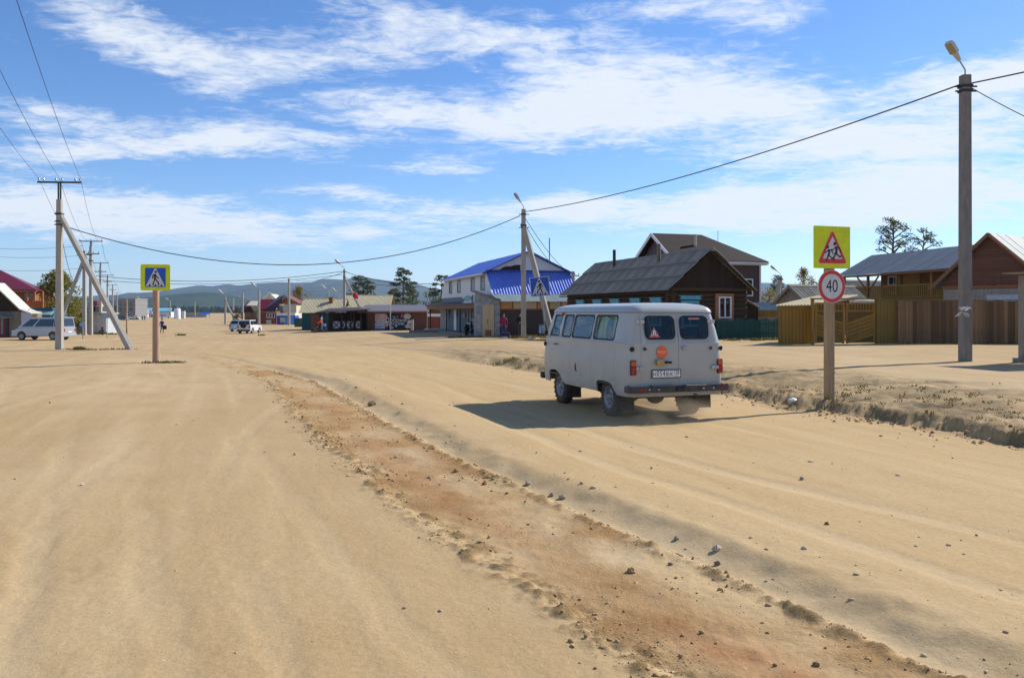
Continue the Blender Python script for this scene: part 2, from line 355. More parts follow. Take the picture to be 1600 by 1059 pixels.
def build_ground():
    ys = [-60, -30, -16, -9, -5, -2.5, -1, 0, .6, 1.1, 1.5]
    y = 1.5
    while y < 9000:
        k = .0052 if y < 14 else (.008 if y < 40 else (.013 if y < 120 else (.03 if y < 400 else .12)))
        y *= 1+k; ys.append(y)
    ys = np.array(ys)
    n = 620; t = np.linspace(-1, 1, n); t = np.concatenate([[-400, -60, -12, -4, -2, -1.4, -1.15], t, [1.15, 1.4, 2, 4, 12, 60, 400]])
    hw = np.maximum(ys, 1.5)*.70+1.2
    X = hw[:, None]*t[None, :]; Y = np.repeat(ys[:, None], len(t), 1)
    X = np.clip(X, -9000, 9000)
    Z, o, st, cl, ve, pa, la, tk = ground_z(X, Y, True)
    far = np.clip((np.hypot(X, Y)-600)/2500, 0, 1); Z = Z*(1-far)+far*(-1.2)
    m, k = X.shape
    co = np.stack([X, Y, Z], -1).reshape(-1, 3)
    idx = np.arange(m*k).reshape(m, k)
    q = np.stack([idx[:-1, :-1], idx[:-1, 1:], idx[1:, 1:], idx[1:, :-1]], -1).reshape(-1, 4)
    me = bpy.data.meshes.new('ground'); me.vertices.add(len(co)); me.vertices.foreach_set('co', co.ravel())
    me.loops.add(q.size); me.loops.foreach_set('vertex_index', q.ravel().astype(np.int32))
    me.polygons.add(len(q)); me.polygons.foreach_set('loop_start', np.arange(0, q.size, 4, dtype=np.int32)); me.polygons.foreach_set('loop_total', np.full(len(q), 4, np.int32))
    me.update(); me.validate(); me.polygons.foreach_set('use_smooth', np.ones(len(q), bool))
    a = me.attributes.new('soil', 'FLOAT_COLOR', 'POINT'); a.data.foreach_set('color', np.stack([o, st, cl, ve], -1).reshape(-1, 4).ravel().astype(np.float32))
    a = me.attributes.new('dust', 'FLOAT_COLOR', 'POINT'); a.data.foreach_set('color', np.stack([pa, la, np.clip(tk, 0, 1), 0*pa+1], -1).reshape(-1, 4).ravel().astype(np.float32))
    g = link('ground', me); tag(g, kind='structure')
    return g
def ground_mat():
    m = bpy.data.materials.new('dirt'); m.use_nodes = True; nt = m.node_tree; N = nt.nodes; L = nt.links; b = N['Principled BSDF']
    b.inputs['Roughness'].default_value = .95; b.inputs['Specular IOR Level'].default_value = .12
    geo = N.new('ShaderNodeNewGeometry')
    def noise(scale, detail=6, rough=.6, rot=None, sc=(1,1,1), dist=0):
        mp = N.new('ShaderNodeMapping'); mp.inputs['Scale'].default_value = sc
        if rot is not None:
            mp0 = N.new('ShaderNodeMapping'); mp0.inputs['Rotation'].default_value = (0, 0, rot); L.new(geo.outputs['Position'], mp0.inputs[0]); L.new(mp0.outputs[0], mp.inputs[0])
        else: L.new(geo.outputs['Position'], mp.inputs[0])
        n = N.new('ShaderNodeTexNoise'); n.inputs['Scale'].default_value = scale; n.inputs['Detail'].default_value = detail; n.inputs['Roughness'].default_value = rough; n.inputs['Distortion'].default_value = dist
        L.new(mp.outputs[0], n.inputs['Vector']); return n.outputs['Fac']
    def rng(s, a, b2, c=0., d=1.):
        r = N.new('ShaderNodeMapRange'); L.new(s, r.inputs[0])
        for i, v in enumerate((a, b2, c, d)): r.inputs[i+1].default_value = v
        return r.outputs[0]
    def mix(f, a, c):
        x = N.new('ShaderNodeMix'); x.data_type = 'RGBA'; L.new(f, x.inputs[0]) if not isinstance(f, float) else setattr(x.inputs[0], 'default_value', f)
        for i, v in ((6, a), (7, c)):
            if isinstance(v, tuple): x.inputs[i].default_value = (*v, 1)
            else: L.new(v, x.inputs[i])
        return x.outputs[2]
    def mth(op, a, c):
        x = N.new('ShaderNodeMath'); x.operation = op; x.use_clamp = True
        for i, v in enumerate((a, c)):
            if isinstance(v, float): x.inputs[i].default_value = v
            else: L.new(v, x.inputs[i])
        return x.outputs[0]
    at1 = N.new('ShaderNodeAttribute'); at1.attribute_name = 'soil'; s1 = N.new('ShaderNodeSeparateColor'); L.new(at1.outputs['Color'], s1.inputs[0])
    at2 = N.new('ShaderNodeAttribute'); at2.attribute_name = 'dust'; s2 = N.new('ShaderNodeSeparateColor'); L.new(at2.outputs['Color'], s2.inputs[0])
    big = noise(.12, 4, .55); mid = noise(.8, 6, .62); trk = noise(1.5, 5, .6, -.324, (1, .09, 1)); fine = noise(26, 5, .7); grit = noise(120, 3, .7)
    col = mix(rng(big, .35, .65), (0.412, 0.282, 0.139), (0.472, 0.344, 0.189))
    col = mix(mth('MULTIPLY', rng(mid, .45, .75), .55), col, (0.373, 0.245, 0.112))
    col = mix(mth('MULTIPLY', rng(trk, .5, .72), .55), col, (0.517, 0.385, 0.222))
    col = mix(mth('MULTIPLY', rng(trk, .48, .28), .35), col, (0.343, 0.225, 0.107))
    col = mix(mth('MULTIPLY', s2.outputs[1], .45), col, (0.496, 0.344, 0.162))          # carriageway sand, warmer
    tm = mth('MULTIPLY', s2.outputs[2], rng(mid, .35, .65, .08, .45))
    col = mix(tm, col, (0.556, 0.429, 0.259))                                                           # wheel tracks polished paler
    bl = noise(2.2, 6, .7)
    col = mix(mth('MULTIPLY', s1.outputs[0], rng(bl, .25, .55, .6, 1.0)), col, (0.398, 0.225, 0.088))   # ochre spill between the ruts
    col = mix(mth('MULTIPLY', s1.outputs[1], rng(bl, .3, .6, .3, .85)), col, (0.328, 0.149, 0.061))   # red clay
    col = mix(mth('MULTIPLY', s2.outputs[0], rng(mid, .35, .6, .1, .8)), col, (0.526, 0.410, 0.250))     # pale dust
    col = mix(mth('MULTIPLY', s1.outputs[2], .75), col, (0.269, 0.165, 0.065))                           # turned-up clods
    dk = noise(1.4, 7, .72)
    col = mix(mth('MULTIPLY', at1.outputs['Alpha'], rng(dk, .36, .6, .15, .9)), col, (0.188, 0.144, 0.078))   # trodden dry verge
    spk = rng(noise(60, 2, .5), .66, .74)
    col = mix(mth('MULTIPLY', spk, .6), col, (0.218, 0.149, 0.074))
    wsp = rng(noise(43, 2, .5), .70, .76)
    col = mix(mth('MULTIPLY', wsp, .5), col, (0.596, 0.519, 0.388))
    stn = rng(noise(.55, 5, .7, None, (1,1,1), .6), .62, .76)
    col = mix(mth('MULTIPLY', stn, .5), col, (0.248, 0.165, 0.084))                                       # damp stains
    gv = N.new('ShaderNodeVectorMath'); gv.operation = 'SCALE'; L.new(col, gv.inputs[0]); L.new(rng(fine, .3, .7, .9, 1.1), gv.inputs[3])
    L.new(gv.outputs[0], b.inputs['Base Color'])
    rough_h = mth('MULTIPLY', noise(34, 6, .75), mth('ADD', s1.outputs[0], mth('ADD', s1.outputs[2], at1.outputs['Alpha'])))
    nrm = None
    for h, d, s in ((rough_h, .035, .8), (noise(3.2, 5, .6, -.324, (1, .25, 1)), .03, .35), (fine, .010, .6), (grit, .003, .6)):
        bp = N.new('ShaderNodeBump'); bp.inputs['Strength'].default_value = s; bp.inputs['Distance'].default_value = d; L.new(h, bp.inputs['Height'])
        if nrm: L.new(nrm, bp.inputs['Normal'])
        nrm = bp.outputs[0]
    L.new(nrm, b.inputs['Normal'])
    return m
GROUND = build_ground(); GROUND.data.materials.append(ground_mat())

# ------------------------------------------------------------------ hills
def build_hill(name, Y, prof, depth, col, seed, amp):
    xs = [p[0] for p in prof]; ysx = [p[1] for p in prof]
    px = np.linspace(xs[0], xs[-1], 420)
    hh = (HORY-np.interp(px, xs, ysx))/FPX*Y
    rows = 60; V = []; F = []
    for j in range(rows):
        t = j/(rows-1)
        yy = Y-depth*(1-t) if t < 1 else Y
        X = (px-800)/FPX*Y
        prof_t = t**1.25
        nz = fbm(X/520+seed, yy/520*np.ones_like(X)+seed, 5, .55)
        sp = 1-abs(2*t-1)
        z = hh*prof_t+amp*nz*sp*1.5+(4*vnoise(X/45, X*0+seed) if t > .9 else 0)
        V += [(X[i], yy, z[i]+1.9-3*(1-t)) for i in range(len(px))]
    n = len(px)
    for i in range(n): V.append((V[(rows-1)*n+i][0], Y+depth*.8, -3))
    F = [(j*n+i, j*n+i+1, (j+1)*n+i+1, (j+1)*n+i) for j in range(rows) for i in range(n-1)]
    me = bpy.data.meshes.new(name); me.from_pydata(V, [], F); me.polygons.foreach_set('use_smooth', [True]*len(F)); me.update()
    o = link(name, me); tag(o, kind='structure'); o.data.materials.append(col); return o
hillm = mat('forest_far', (.045, .075, .045), .95, var=.3, vs=.0035, stretch=(1, .35, 1.5), col2=(.085, .085, .06), spec=.05, bump=12, bs=.03)
hillm2 = mat('forest_near', (.022, .042, .026), .95, vs=.004, stretch=(1, .4, 2), col2=(.05, .07, .035), spec=.05, bump=10, bs=.04)
build_hill('hill', 6500, [(-1200,478),(-600,470),(-200,468),(0,466),(120,463),(192,460.5),(240,458),(275,452),(300,447),(311,445.5),(328,447),(345,445),(357,443.5),(372,446),(402,443),(430,441),(460,441.5),(486,441),(507,435.5),(537,437),(555,434),(568,432),(586,436),(614,439.5),(652,444),(673,450),(720,456),(800,458),(900,452),(1000,448),(1100,444),(1200,441.5),(1260,446),(1400,455),(1800,462),(2600,474)], 2200, hillm, 1.3, 70)
build_hill('hill', 3400, [(-1200,482),(-400,478),(0,474),(150,471),(213,466),(240,463),(300,458),(325,457),(351,459),(379,465),(391,470),(430,476),(500,474),(560,470),(620,474),(700,478),(900,480),(1200,476),(1500,480),(2600,485)], 900, hillm2, 4.1, 22)
# ------------------------------------------------------------------ text and sign helpers
def text_mesh(body, size, ext=.001, align='CENTER', xs=1.0):
    cu = bpy.data.curves.new('lettering', 'FONT'); cu.body = body; cu.size = size; cu.extrude = ext; cu.align_x = align; cu.align_y = 'CENTER'; cu.resolution_u = 3
    o = bpy.data.objects.new('lettering', cu); COL.objects.link(o)
    me = evaluated(o); bpy.data.objects.remove(o)
    if xs != 1: me.transform(Matrix.Diagonal((xs, 1, 1, 1)))
    return me
def flat(name, polys, y, thick, m, parent):
    """flat pieces (x,z polygons) on a plane facing local -Y"""
    mb = MB()
    for p in polys: mb.prism([(a, y, b) for a, b in p], (0, -thick, 0))
    return mb.build(name, m, parent)
def stroke(pts, w):
    """thick polyline as quads with round joints"""
    out = []
    for (x0, z0), (x1, z1) in zip(pts, pts[1:]):
        d = math.hypot(x1-x0, z1-z0); nx, nz = -(z1-z0)/d*w/2, (x1-x0)/d*w/2
        out.append([(x0+nx, z0+nz), (x0-nx, z0-nz), (x1-nx, z1-nz), (x1+nx, z1+nz)])
    return out
# ------------------------------------------------------------------ shared materials
M_BLACK = mat('black_rubber', (.018, .018, .018), .75, var=.25, vs=6)
M_DARK = mat('dark_plastic', (.03, .03, .032), .55, var=.2)
M_TYRE = mat('tyre_rubber', (.035, .033, .03), .9, var=.3, vs=14, col2=(.10, .08, .055), bump=.004, bs=60)
M_RIM = mat('steel_rim', (.25, .27, .30), .45, .5, var=.15, vs=12)
M_CHROME = mat('bright_metal', (.55, .56, .58), .25, .9, var=.08)
M_PAINT = mat('van_paint', (.385, .405, .39), .28, var=.05, vs=2.2, spec=.5, bump=.0008, bs=5)
def dusty(m, z0, z1, amount):
    """road dust clinging to the lower panels"""
    N = m.node_tree.nodes; L = m.node_tree.links; b = N['Principled BSDF']; src = b.inputs['Base Color'].links[0].from_socket
    tc = N.new('ShaderNodeTexCoord'); sp = N.new('ShaderNodeSeparateXYZ'); L.new(tc.outputs['Object'], sp.inputs[0])
    r = N.new('ShaderNodeMapRange'); L.new(sp.outputs[2], r.inputs[0]); r.inputs[1].default_value = z1; r.inputs[2].default_value = z0; r.inputs[4].default_value = amount
    n = N.new('ShaderNodeTexNoise'); n.inputs['Scale'].default_value = 3.5; n.inputs['Detail'].default_value = 7; n.inputs['Roughness'].default_value = .7; L.new(tc.outputs['Object'], n.inputs[0])
    q = N.new('ShaderNodeMapRange'); L.new(n.outputs[0], q.inputs[0]); q.inputs[1].default_value = .35; q.inputs[2].default_value = .62; q.inputs[3].default_value = .25
    k = N.new('ShaderNodeMath'); k.operation = 'MULTIPLY'; L.new(r.outputs[0], k.inputs[0]); L.new(q.outputs[0], k.inputs[1])
    x = N.new('ShaderNodeMix'); x.data_type = 'RGBA'; L.new(k.outputs[0], x.inputs[0]); L.new(src, x.inputs[6]); x.inputs[7].default_value = (.36, .28, .18, 1); L.new(x.outputs[2], b.inputs['Base Color'])
    rr = N.new('ShaderNodeMapRange'); L.new(k.outputs[0], rr.inputs[0]); rr.inputs[3].default_value = b.inputs['Roughness'].default_value; rr.inputs[4].default_value = .95; L.new(rr.outputs[0], b.inputs['Roughness'])
dusty(M_PAINT, .42, 1.15, .6)
M_PAINTB = mat('van_paint_seam', (.27, .285, .28), .4, var=.05)
M_GALV = mat('galvanised_hinge', (.42, .44, .43), .42, .2, var=.15, vs=18)
M_GLASS = glass_mat('van_glass', (.72, .78, .78), .03)
M_GLASSD = glass_mat('van_glass_rear', (.62, .66, .66), .03)
M_UNDER = mat('underbody_grime', (.09, .07, .05), .9, var=.5, vs=7)
M_BUMP = mat('bumper_paint', (.05, .05, .052), .5, var=.5, vs=9)
M_WHITE = mat('white_paint', (.74, .74, .73), .5, var=.05)
M_INK = mat('black_ink', (.02, .02, .022), .5, var=.1)
M_RED = mat('signal_red', (.62, .035, .03), .4, var=.06)
M_SEAT = mat('seat_cloth', (.07, .075, .09), .9, var=.2, vs=9)

# ------------------------------------------------------------------ the grey van
def build_van():
    P = Vector((2.231, 16.589, 0)); rz = .324
    van = empty('van', (P.x, P.y, gz(P.x, P.y)), rz, 'grey forward-control van with barn doors driving away along the dirt road', 'van')
    ZW = ([.44,.50,.57,1.0,1.325,1.355,1.39,1.6,1.9], [.945,.955,.96,.952,.925,.932,.905,.868,.792])
    w = lambda z: float(np.interp(z, *ZW))
    yr = lambda z: float(np.interp(z, [0,1.33,1.36,1.40,1.9,2.2], [-2.10,-2.10,-2.105,-2.085,-2.0,-1.98]))
    yf = lambda z: float(np.interp(z, [.4,.7,1.0,1.34,1.9], [2.02,2.07,2.08,2.04,1.86]))
    def ring(wx, y0, y1, r, z, n=7):
        return [(x, y, z) for x, y in rrect(-wx, wx, y0, y1, r, n)]
    lv = [ring(w(z), yr(z), yf(z), .17 if z < 1.36 else .15, z) for z in (.44,.50,.57,.8,1.0,1.2,1.325,1.355,1.39,1.6,1.75,1.9)]
    for z, i in ((1.915,-.012),(1.945,.0),(1.985,.03),(2.02,.085),(2.048,.18),(2.066,.32),(2.074,.5)): lv.append(ring(.792-i, -2.0+i*1.1, 1.86-i*1.5, max(.15-i*.1, .06), z))
    bm = bmesh.new(); rows = [[bm.verts.new(p) for p in r] for r in lv]; n = len(rows[0])
    for a, b in zip(rows, rows[1:]):
        for k in range(n): bm.faces.new((a[k], a[(k+1) % n], b[(k+1) % n], b[k]))
    bm.faces.new(rows[-1]); bmesh.ops.recalc_face_normals(bm, faces=bm.faces)
    me = bpy.data.meshes.new('body'); bm.to_mesh(me); bm.free()
    body = link('body', me, van)
    so = body.modifiers.new('shell', 'SOLIDIFY'); so.thickness = .028; so.offset = -1
    # window outlines (y, z) on the sides, (x, z) at the rear
    w1 = [(1.24,1.43),(1.70,1.43),(1.60,1.83),(1.24,1.83)]
    sw = [rrect(.61,1.05,1.42,1.83,.06), rrect(-.40,.51,1.42,1.83,.07), rrect(-1.42,-.53,1.42,1.83,.07)]
    rw = [rrect(-.605,-.055,1.45,1.82,.085), rrect(.085,.615,1.45,1.82,.085)]
    cut = MB()
    for p in sw+[w1]: cut.prism([(-1.3, a, b) for a, b in p], (2.6, 0, 0))
    for p in rw: cut.prism([(a*1.0, -2.4, b) for a, b in p], (0, .6, 0))
    for p in (rrect(-.70,-.03,1.42,1.82,.08), rrect(.03,.70,1.42,1.82,.08)): cut.prism([(a, 1.5, b) for a, b in p], (0, .9, 0))
    fa = [(1.63,.2),(1.63,.655),(1.55,.69),(1.26,.70),(1.08,.64),(.66,.36),(.66,.2)]
    ra = [(-.78,.2),(-.78,.60),(-.84,.645),(-1.06,.655),(-1.36,.645),(-1.47,.59),(-1.74,.36),(-1.74,.2)]
    for p in (fa, ra):
        for x0, x1 in ((-1.3,-.70), (.70,1.3)): cut.prism([(x0, a, b) for a, b in p], (x1-x0, 0, 0))
    co = cut.build('cutter', None, van); bpy.context.view_layer.update(); bo = body.modifiers.new('openings', 'BOOLEAN'); bo.object = co; bo.operation = 'DIFFERENCE'; bo.solver = 'EXACT'; bo.use_self = True
    nm = evaluated(body); body.modifiers.clear(); body.data = nm; bpy.data.objects.remove(co)
    nm.materials.clear(); nm.materials.append(M_PAINT)
    for p in nm.polygons: p.use_smooth = True
    try: nm.set_sharp_from_angle(angle=R(28))
    except Exception: pass
    gut = [Vector(p) for p in ring(.80, -2.012, 1.875, .155, 1.903)]
    MB().tube(gut+[gut[0], gut[1]], .011, 5, False).build('rain_gutter', M_PAINTB, body)
    # windows on the sides
    for s in (-1, 1):
        for p in sw+[w1]:
            o = plate('window', p, [], .006, M_GLASS, van, lambda u, v, d, s=s: (s*(w(v)-.014+d), u, v))
            cy = sum(a for a, b in p)/len(p); cz = sum(b for a, b in p)/len(p)
            gr = [(cy+(a-cy)*(1+.028/abs(max(q[0] for q in p)-cy)), cz+(b-cz)*1.13) for a, b in p]
            plate('gasket', gr, [p], .010, M_BLACK, o, lambda u, v, d, s=s: (s*(w(v)-.004+d), u, v))
    # driver's and front passenger's door
    for s in (-1, 1):
        dr = [(1.13,.76),(1.66,.76),(1.74,.80),(1.88,1.36),(1.70,1.865),(1.15,1.865),(1.13,1.84)]
        hole = [(1.21,1.40),(1.735,1.40),(1.625,1.855),(1.21,1.855)]
        d = plate('front_door', dr, [hole], .012, M_PAINT, van, lambda u, v, dd, s=s: (s*(w(v)-.005+dd), u, v), back=1.36)
        MB().tube([(s*(w(1.24)+.012), 1.20, 1.24), (s*(w(1.24)+.035), 1.22, 1.24), (s*(w(1.24)+.035), 1.36, 1.24)], .011, 6).build('handle', M_DARK, d)
    # weld seams, fuel vent and flap on the sides
    for y0, z0, z1 in ((.49,.46,1.40),(-.52,.46,1.40),(-1.53,.46,1.40)):
        for s in (-1, 1):
            zs = np.linspace(z0, z1, 8); mb = MB()
            for a, b in zip(zs, zs[1:]): mb.add([(s*(w(a)+.0015), y0-.004, a), (s*(w(a)+.0015), y0+.004, a), (s*(w(b)+.0015), y0+.004, b), (s*(w(b)+.0015), y0-.004, b)], [(0,1,2,3)])
            mb.build('weld_seam', M_PAINTB, body)
    plate('fuel_vent', [(.11,.74),(.165,.73),(.175,.80),(.215,.90),(.25,.905),(.265,.86),(.25,.76)], [], .012, M_BLACK, van, lambda u, v, d: (-(w(v)+d), u, v))
    # rear doors
    def rear(u, v, d): return (u, yr(v)-.004-d, v)
    doors = []
    for i, (x0, x1) in enumerate(((-.725,.014), (.026,.725))):
        top = .04
        out = [(x0 if i else x0, .665), (x1, .665), (x1-(top if i else 0), 1.872), (x0+(0 if i else top), 1.872)]
        d = plate('rear_door', out, [rw[i]], .016, M_PAINT, van, rear, back=1.355)
        bm = bmesh.new(); bm.from_mesh(d.data); bmesh.ops.bisect_plane(bm, geom=bm.verts[:]+bm.edges[:]+bm.faces[:], plane_co=(0,0,1.40), plane_no=(0,0,1))
        for v in bm.verts:
            if abs(v.co.z-1.40) < .001: v.co.y = yr(1.40)-.004-(.016 if v.co.y < yr(1.40)-.012 else 0)
            if abs(v.co.z-1.355) < .001 and v.co.y < -2.115: v.co.y -= .008
        bm.to_mesh(d.data); bm.free(); doors.append(d)
        g = plate('window', rw[i], [], .005, M_GLASSD, d, lambda u, v, dd: (u, yr(v)-.008-dd, v))
        cx = (x0+x1)/2+(.0 if i == 0 else .0); xs = [q[0] for q in rw[i]]; cx = (min(xs)+max(xs))/2
        big = rrect(min(xs)-.022, max(xs)+.022, 1.428, 1.842, .10)
        plate('gasket', big, [rw[i]], .010, M_BLACK, g, lambda u, v, dd: (u, yr(v)-.019-dd, v))
    for zz, xx in ((1.735,.70),(.93,.74)):
        for s, d in ((-1, doors[0]), (1, doors[1])):
            mb = MB(); y = yr(zz)-.035
            mb.box((s*(xx-.03), y, zz), (.085, .028, .055)); mb.box((s*(xx+.045), y+.004, zz+.002), (.06, .026, .06)); mb.cyl((s*xx, y-.012, zz-.04), (s*xx, y-.012, zz+.04), .014, n=8)
            mb.build('hinge', M_GALV, d, .006)
    for s, d in ((-1, doors[0]), (1, doors[1])):
        mb = MB(); mb.box((s*.655, -2.135, 1.27), (.03, .03, .05)); mb.cyl((s*.655, -2.12, 1.27), (s*.63, -2.16, 1.262), .012, n=8); mb.build('door_stop', M_DARK, d)
        MB().lathe((s*.86, -2.04, 1.265), (s*.35, -1, 0), [(.0,.0),(.05,.04),(.07,.042),(.075,.03),(.076,.0)], 14).build('fuel_cap' if s < 0 else 'vent_cap', M_BLACK, van)
    mb = MB(); mb.lathe((.10, -2.118, 1.285), (0,-1,0), [(0,.028),(.02,.028),(.03,.016),(.045,.014),(.045,0)], 12); mb.tube([(.10,-2.16,1.285),(.14,-2.175,1.285),(.20,-2.172,1.28)], [.012,.012,.009], 7); mb.build('handle', M_CHROME, doors[1])
    # sticker, plate lamp, licence plate, warning triangle
    flat('sticker', [circ(-.315, 1.21, .105, n=36)], -2.1205, .002, mat('orange_vinyl', (.78, .14, .04), .45, var=.04), doors[0])
    wt = mat('white_vinyl', (.8, .78, .76), .5, var=.03)
    RX = Matrix.Rotation(R(90), 4, 'X')
    def put(me, loc, m, parent, name='lettering', rot=None):
        me.transform(Matrix.Translation(loc) @ (rot or Matrix.Identity(4)) @ RX); o = link(name, me, parent); me.materials.clear(); me.materials.append(m); return o
    put(text_mesh('Baikal View', .034, .0006), (-.315, -2.1232, 1.216), wt, doors[0])
    put(text_mesh('~~~~~~', .030, .0006), (-.315, -2.1232, 1.186), wt, doors[0])
    pl = MB(); pl.box((-.365, -2.155, 1.035), (.145, .075, .105)); pl.build('plate_lamp', mat('dull_brass', (.42, .30, .12), .4, .25, var=.3, vs=20), doors[0], .022)
    MB().tube([(-.285,-2.14,1.03),(-.25,-2.165,1.035),(-.15,-2.165,1.03)], [.02,.022,.02], 8).build('grab_bar', M_BLACK, doors[0])
    mb = MB(); mb.b2(-.515,.055,-2.132,-2.120,.757,.905); lp = mb.build('licence_plate', M_DARK, doors[0], .004)
    flat('plate_face', [rrect(-.500,.040,.772,.890,.012)], -2.1325, .002, M_WHITE, doors[0])
    for body_t, x, z, s, xs in (('H',-.462,.825,.105,.9),('0',-.398,.835,.135,.72),('5',-.338,.835,.135,.72),('4',-.278,.835,.135,.72),('B',-.214,.825,.105,.9),('A',-.148,.825,.105,.9),('138',-.035,.848,.095,.74),('RUS',-.035,.787,.034,1)):
        put(text_mesh(body_t, s, .0006, xs=xs), (x, -2.1352, z), M_INK, doors[0])
    MB().b2(-.1095,-.1065,-2.136,-2.1348,.775,.887).build('plate_divider', M_INK, doors[0])
    tri = [(-.54,1.465),(-.335,1.465),(-.4375,1.645)]; cz = 1.525; cx = -.4375
    sc = lambda k: [(cx+(a-cx)*k, cz+(b-cz)*k) for a, b in tri]
    def inwin(name, polys, off, m):
        mb = MB()
        for p in polys: mb.prism([(a, yr(b)-.014-off, b) for a, b in p], (0, -.0012, 0))
        return mb.build(name, m, doors[0])
    inwin('spike_sticker', [sc(1.0)], 0, M_WHITE); inwin('sticker_border', [sc(.95)], .0016, M_RED); inwin('sticker_field', [sc(.66)], .0032, M_WHITE)
    inwin('sticker_letter', stroke([(cx-.034,cz+.025),(cx-.034,cz-.037),(cx+.034,cz-.037),(cx+.034,cz+.025)], .010)+stroke([(cx,cz+.025),(cx,cz-.035)], .010), .0048, M_INK)
    plate('sun_strip', [(.26,1.775),(.48,1.775),(.48,1.805),(.26,1.805)], [], .002, mat('pink_strip', (.5,.22,.2), .5), doors[1], lambda u, v, d: (u, yr(v)-.0155-d, v))
    # tail lamps and bumper
    mo = mat('amber_lens', (.55, .075, .008), .25, var=.1, vs=40, spec=.6); mr_ = mat('red_lens', (.28, .010, .010), .2, var=.1, vs=40, spec=.6)
    for s in (-1, 1):
        x = s*.855
        mb = MB(); mb.b2(x-.060, x+.060, -2.118, -2.075, .815, 1.075); h = mb.build('tail_lamp', M_BLACK, van, .03)
        h.rotation_euler = (0, 0, 0)
        mb = MB(); mb.b2(x-.050, x+.050, -2.140, -2.10, .825, .965); mb.build('lens', mr_, h, .018)
        mb = MB(); mb.b2(x-.050, x+.050, -2.138, -2.10, .968, 1.065); mb.build('lens', mo, h, .018)
        MB().lathe((x, -2.138, .945), (0,-1,0), [(0,.016),(.004,.015),(.007,.0)], 10).build('reflector', mat('ruby', (.95,.03,.03), .1), h)
    mb = MB(); mb.b2(-.975,.975,-2.215,-2.175,.515,.625); mb.b2(-.975,-.935,-2.18,-1.98,.515,.625); mb.b2(.935,.975,-2.18,-1.98,.515,.625)
    bmp = mb.build('rear_bumper', M_BUMP, van, .012)
    for x0, x1 in ((-.55,-.12),(.10,.50)): MB().b2(x0, x1, -2.25, -2.10, .626, .640).build('step_plate', M_CHROME if x0 > 0 else mat('worn_steel', (.16,.16,.165), .4, .6), bmp, .004)
    for x in (-.74, .86): MB().b2(x-.06, x+.06, -2.222, -2.213, .55, .59).build('reflector', MATS['red_lens'], bmp, .004)
    mb = MB()
    for x in (-.60,-.42,.46,.66): mb.lathe((x, -2.214, .57), (0,-1,0), [(0,.02),(.008,.018),(.012,0)], 8)
    tag(mb.build('bolts', M_CHROME, bmp), kind='stuff')
    mb = MB(); mb.tube([(-.04,-2.2,.60),(-.04,-2.30,.58),(.04,-2.30,.58),(.04,-2.2,.60)], .016, 6); mb.box((0,-2.21,.58), (.16,.06,.09)); mb.build('tow_hook', M_DARK, van)
    # wheels with mudflaps
    def wheel(x, y, s):
        o = empty('wheel', (x, y, .355)); o.parent = van
        a = (s, 0, 0)
        MB().lathe((0,0,0), a, [(-.10,.19),(-.105,.27),(-.095,.325),(-.07,.352),(-.03,.358),(.03,.358),(.07,.352),(.095,.325),(.105,.27),(.10,.205),(.085,.195)], 36).build('tyre', M_TYRE, o)
        tr = MB()
        for k in range(44):
            t = 2*math.pi*k/44; M = Matrix.Rotation(-t*1, 3, 'X')
            for sx in (-.05, .05): tr.box(M @ Vector((sx+(.01 if k % 2 else -.01), 0, .359)), (.075, .026, .012), M)
        tag(tr.build('tread', M_TYRE, o), kind='stuff')
        MB().lathe((0,0,0), a, [(.095,.205),(.098,.19),(.075,.18),(.055,.165),(.05,.14),(.068,.11),(.07,.085),(.06,.075),(.06,.055),(.10,.05),(.105,.03),(.105,0)], 28).build('rim', M_RIM, o)
        hb = MB()
        for k in range(5):
            t = 2*math.pi*k/5; hb.cyl((s*.068, .095*math.cos(t), .095*math.sin(t)), (s*.085, .095*math.cos(t), .095*math.sin(t)), .012, n=6)
        for k in range(8):
            t = 2*math.pi*(k+.5)/8; hb.cyl((s*.055, .148*math.cos(t), .148*math.sin(t)), (s*.0605, .148*math.cos(t), .148*math.sin(t)), .016, n=8)
        tag(hb.build('wheel_nuts', M_DARK, o), kind='stuff')
    for y in (1.25, -1.14):
        for s in (-1, 1): wheel(s*.775, y, s)
    for y in (.72, -1.66):
        for s in (-1, 1):
            MB().box((s*.78, y, .33), (.32, .018, .34), Matrix.Rotation(R(-4), 3, 'X')).build('mudflap', mat('dusty_rubber', (.055, .048, .04), .9, var=.4, vs=8), van)
    # underbody
    mb = MB()
    for x in (-.38, .38): mb.b2(x-.05, x+.05, -2.05, 1.95, .50, .60)
    mb.b2(-.7,.7,-2.08,-1.98,.44,.52); mb.b2(-.62,.62,-.6,.9,.42,.56); mb.build('chassis', M_UNDER, van)
    for y in (1.25, -1.14):
        mb = MB(); mb.cyl((-.7,y,.355),(.7,y,.355), .05, n=10); mb.ell((.08,y,.36), (.17,.19,.16), 12, 8)
        for x in (-.5, .5): mb.bar((x, y-.6, .50), (x, y, .44), .06, .03); mb.bar((x, y, .44), (x, y+.6, .50), .06, .03)
        mb.build('axle', M_UNDER, van)
    mb = MB(); mb.tube([(.3,.6,.42),(.32,-.6,.44),(.36,-1.7,.46),(.36,-2.13,.44)], .028, 8); mb.ell((.31,-.2,.43), (.1,.4,.09)); mb.build('exhaust', M_UNDER, van)
    mb = MB(); mb.b2(-.93,.93,-2.05,2.0,.60,.64)
    for (y0, y1) in ((.62,1.66),(-1.76,-.74)):
        for s in (-1, 1): mb.b2(min(s*.62, s*.66), max(s*.62, s*.66), y0, y1, .36, .74); mb.b2(min(s*.64, s*.90), max(s*.64, s*.90), y0, y1, .72, .75)
    mb.build('floor', M_UNDER, van)
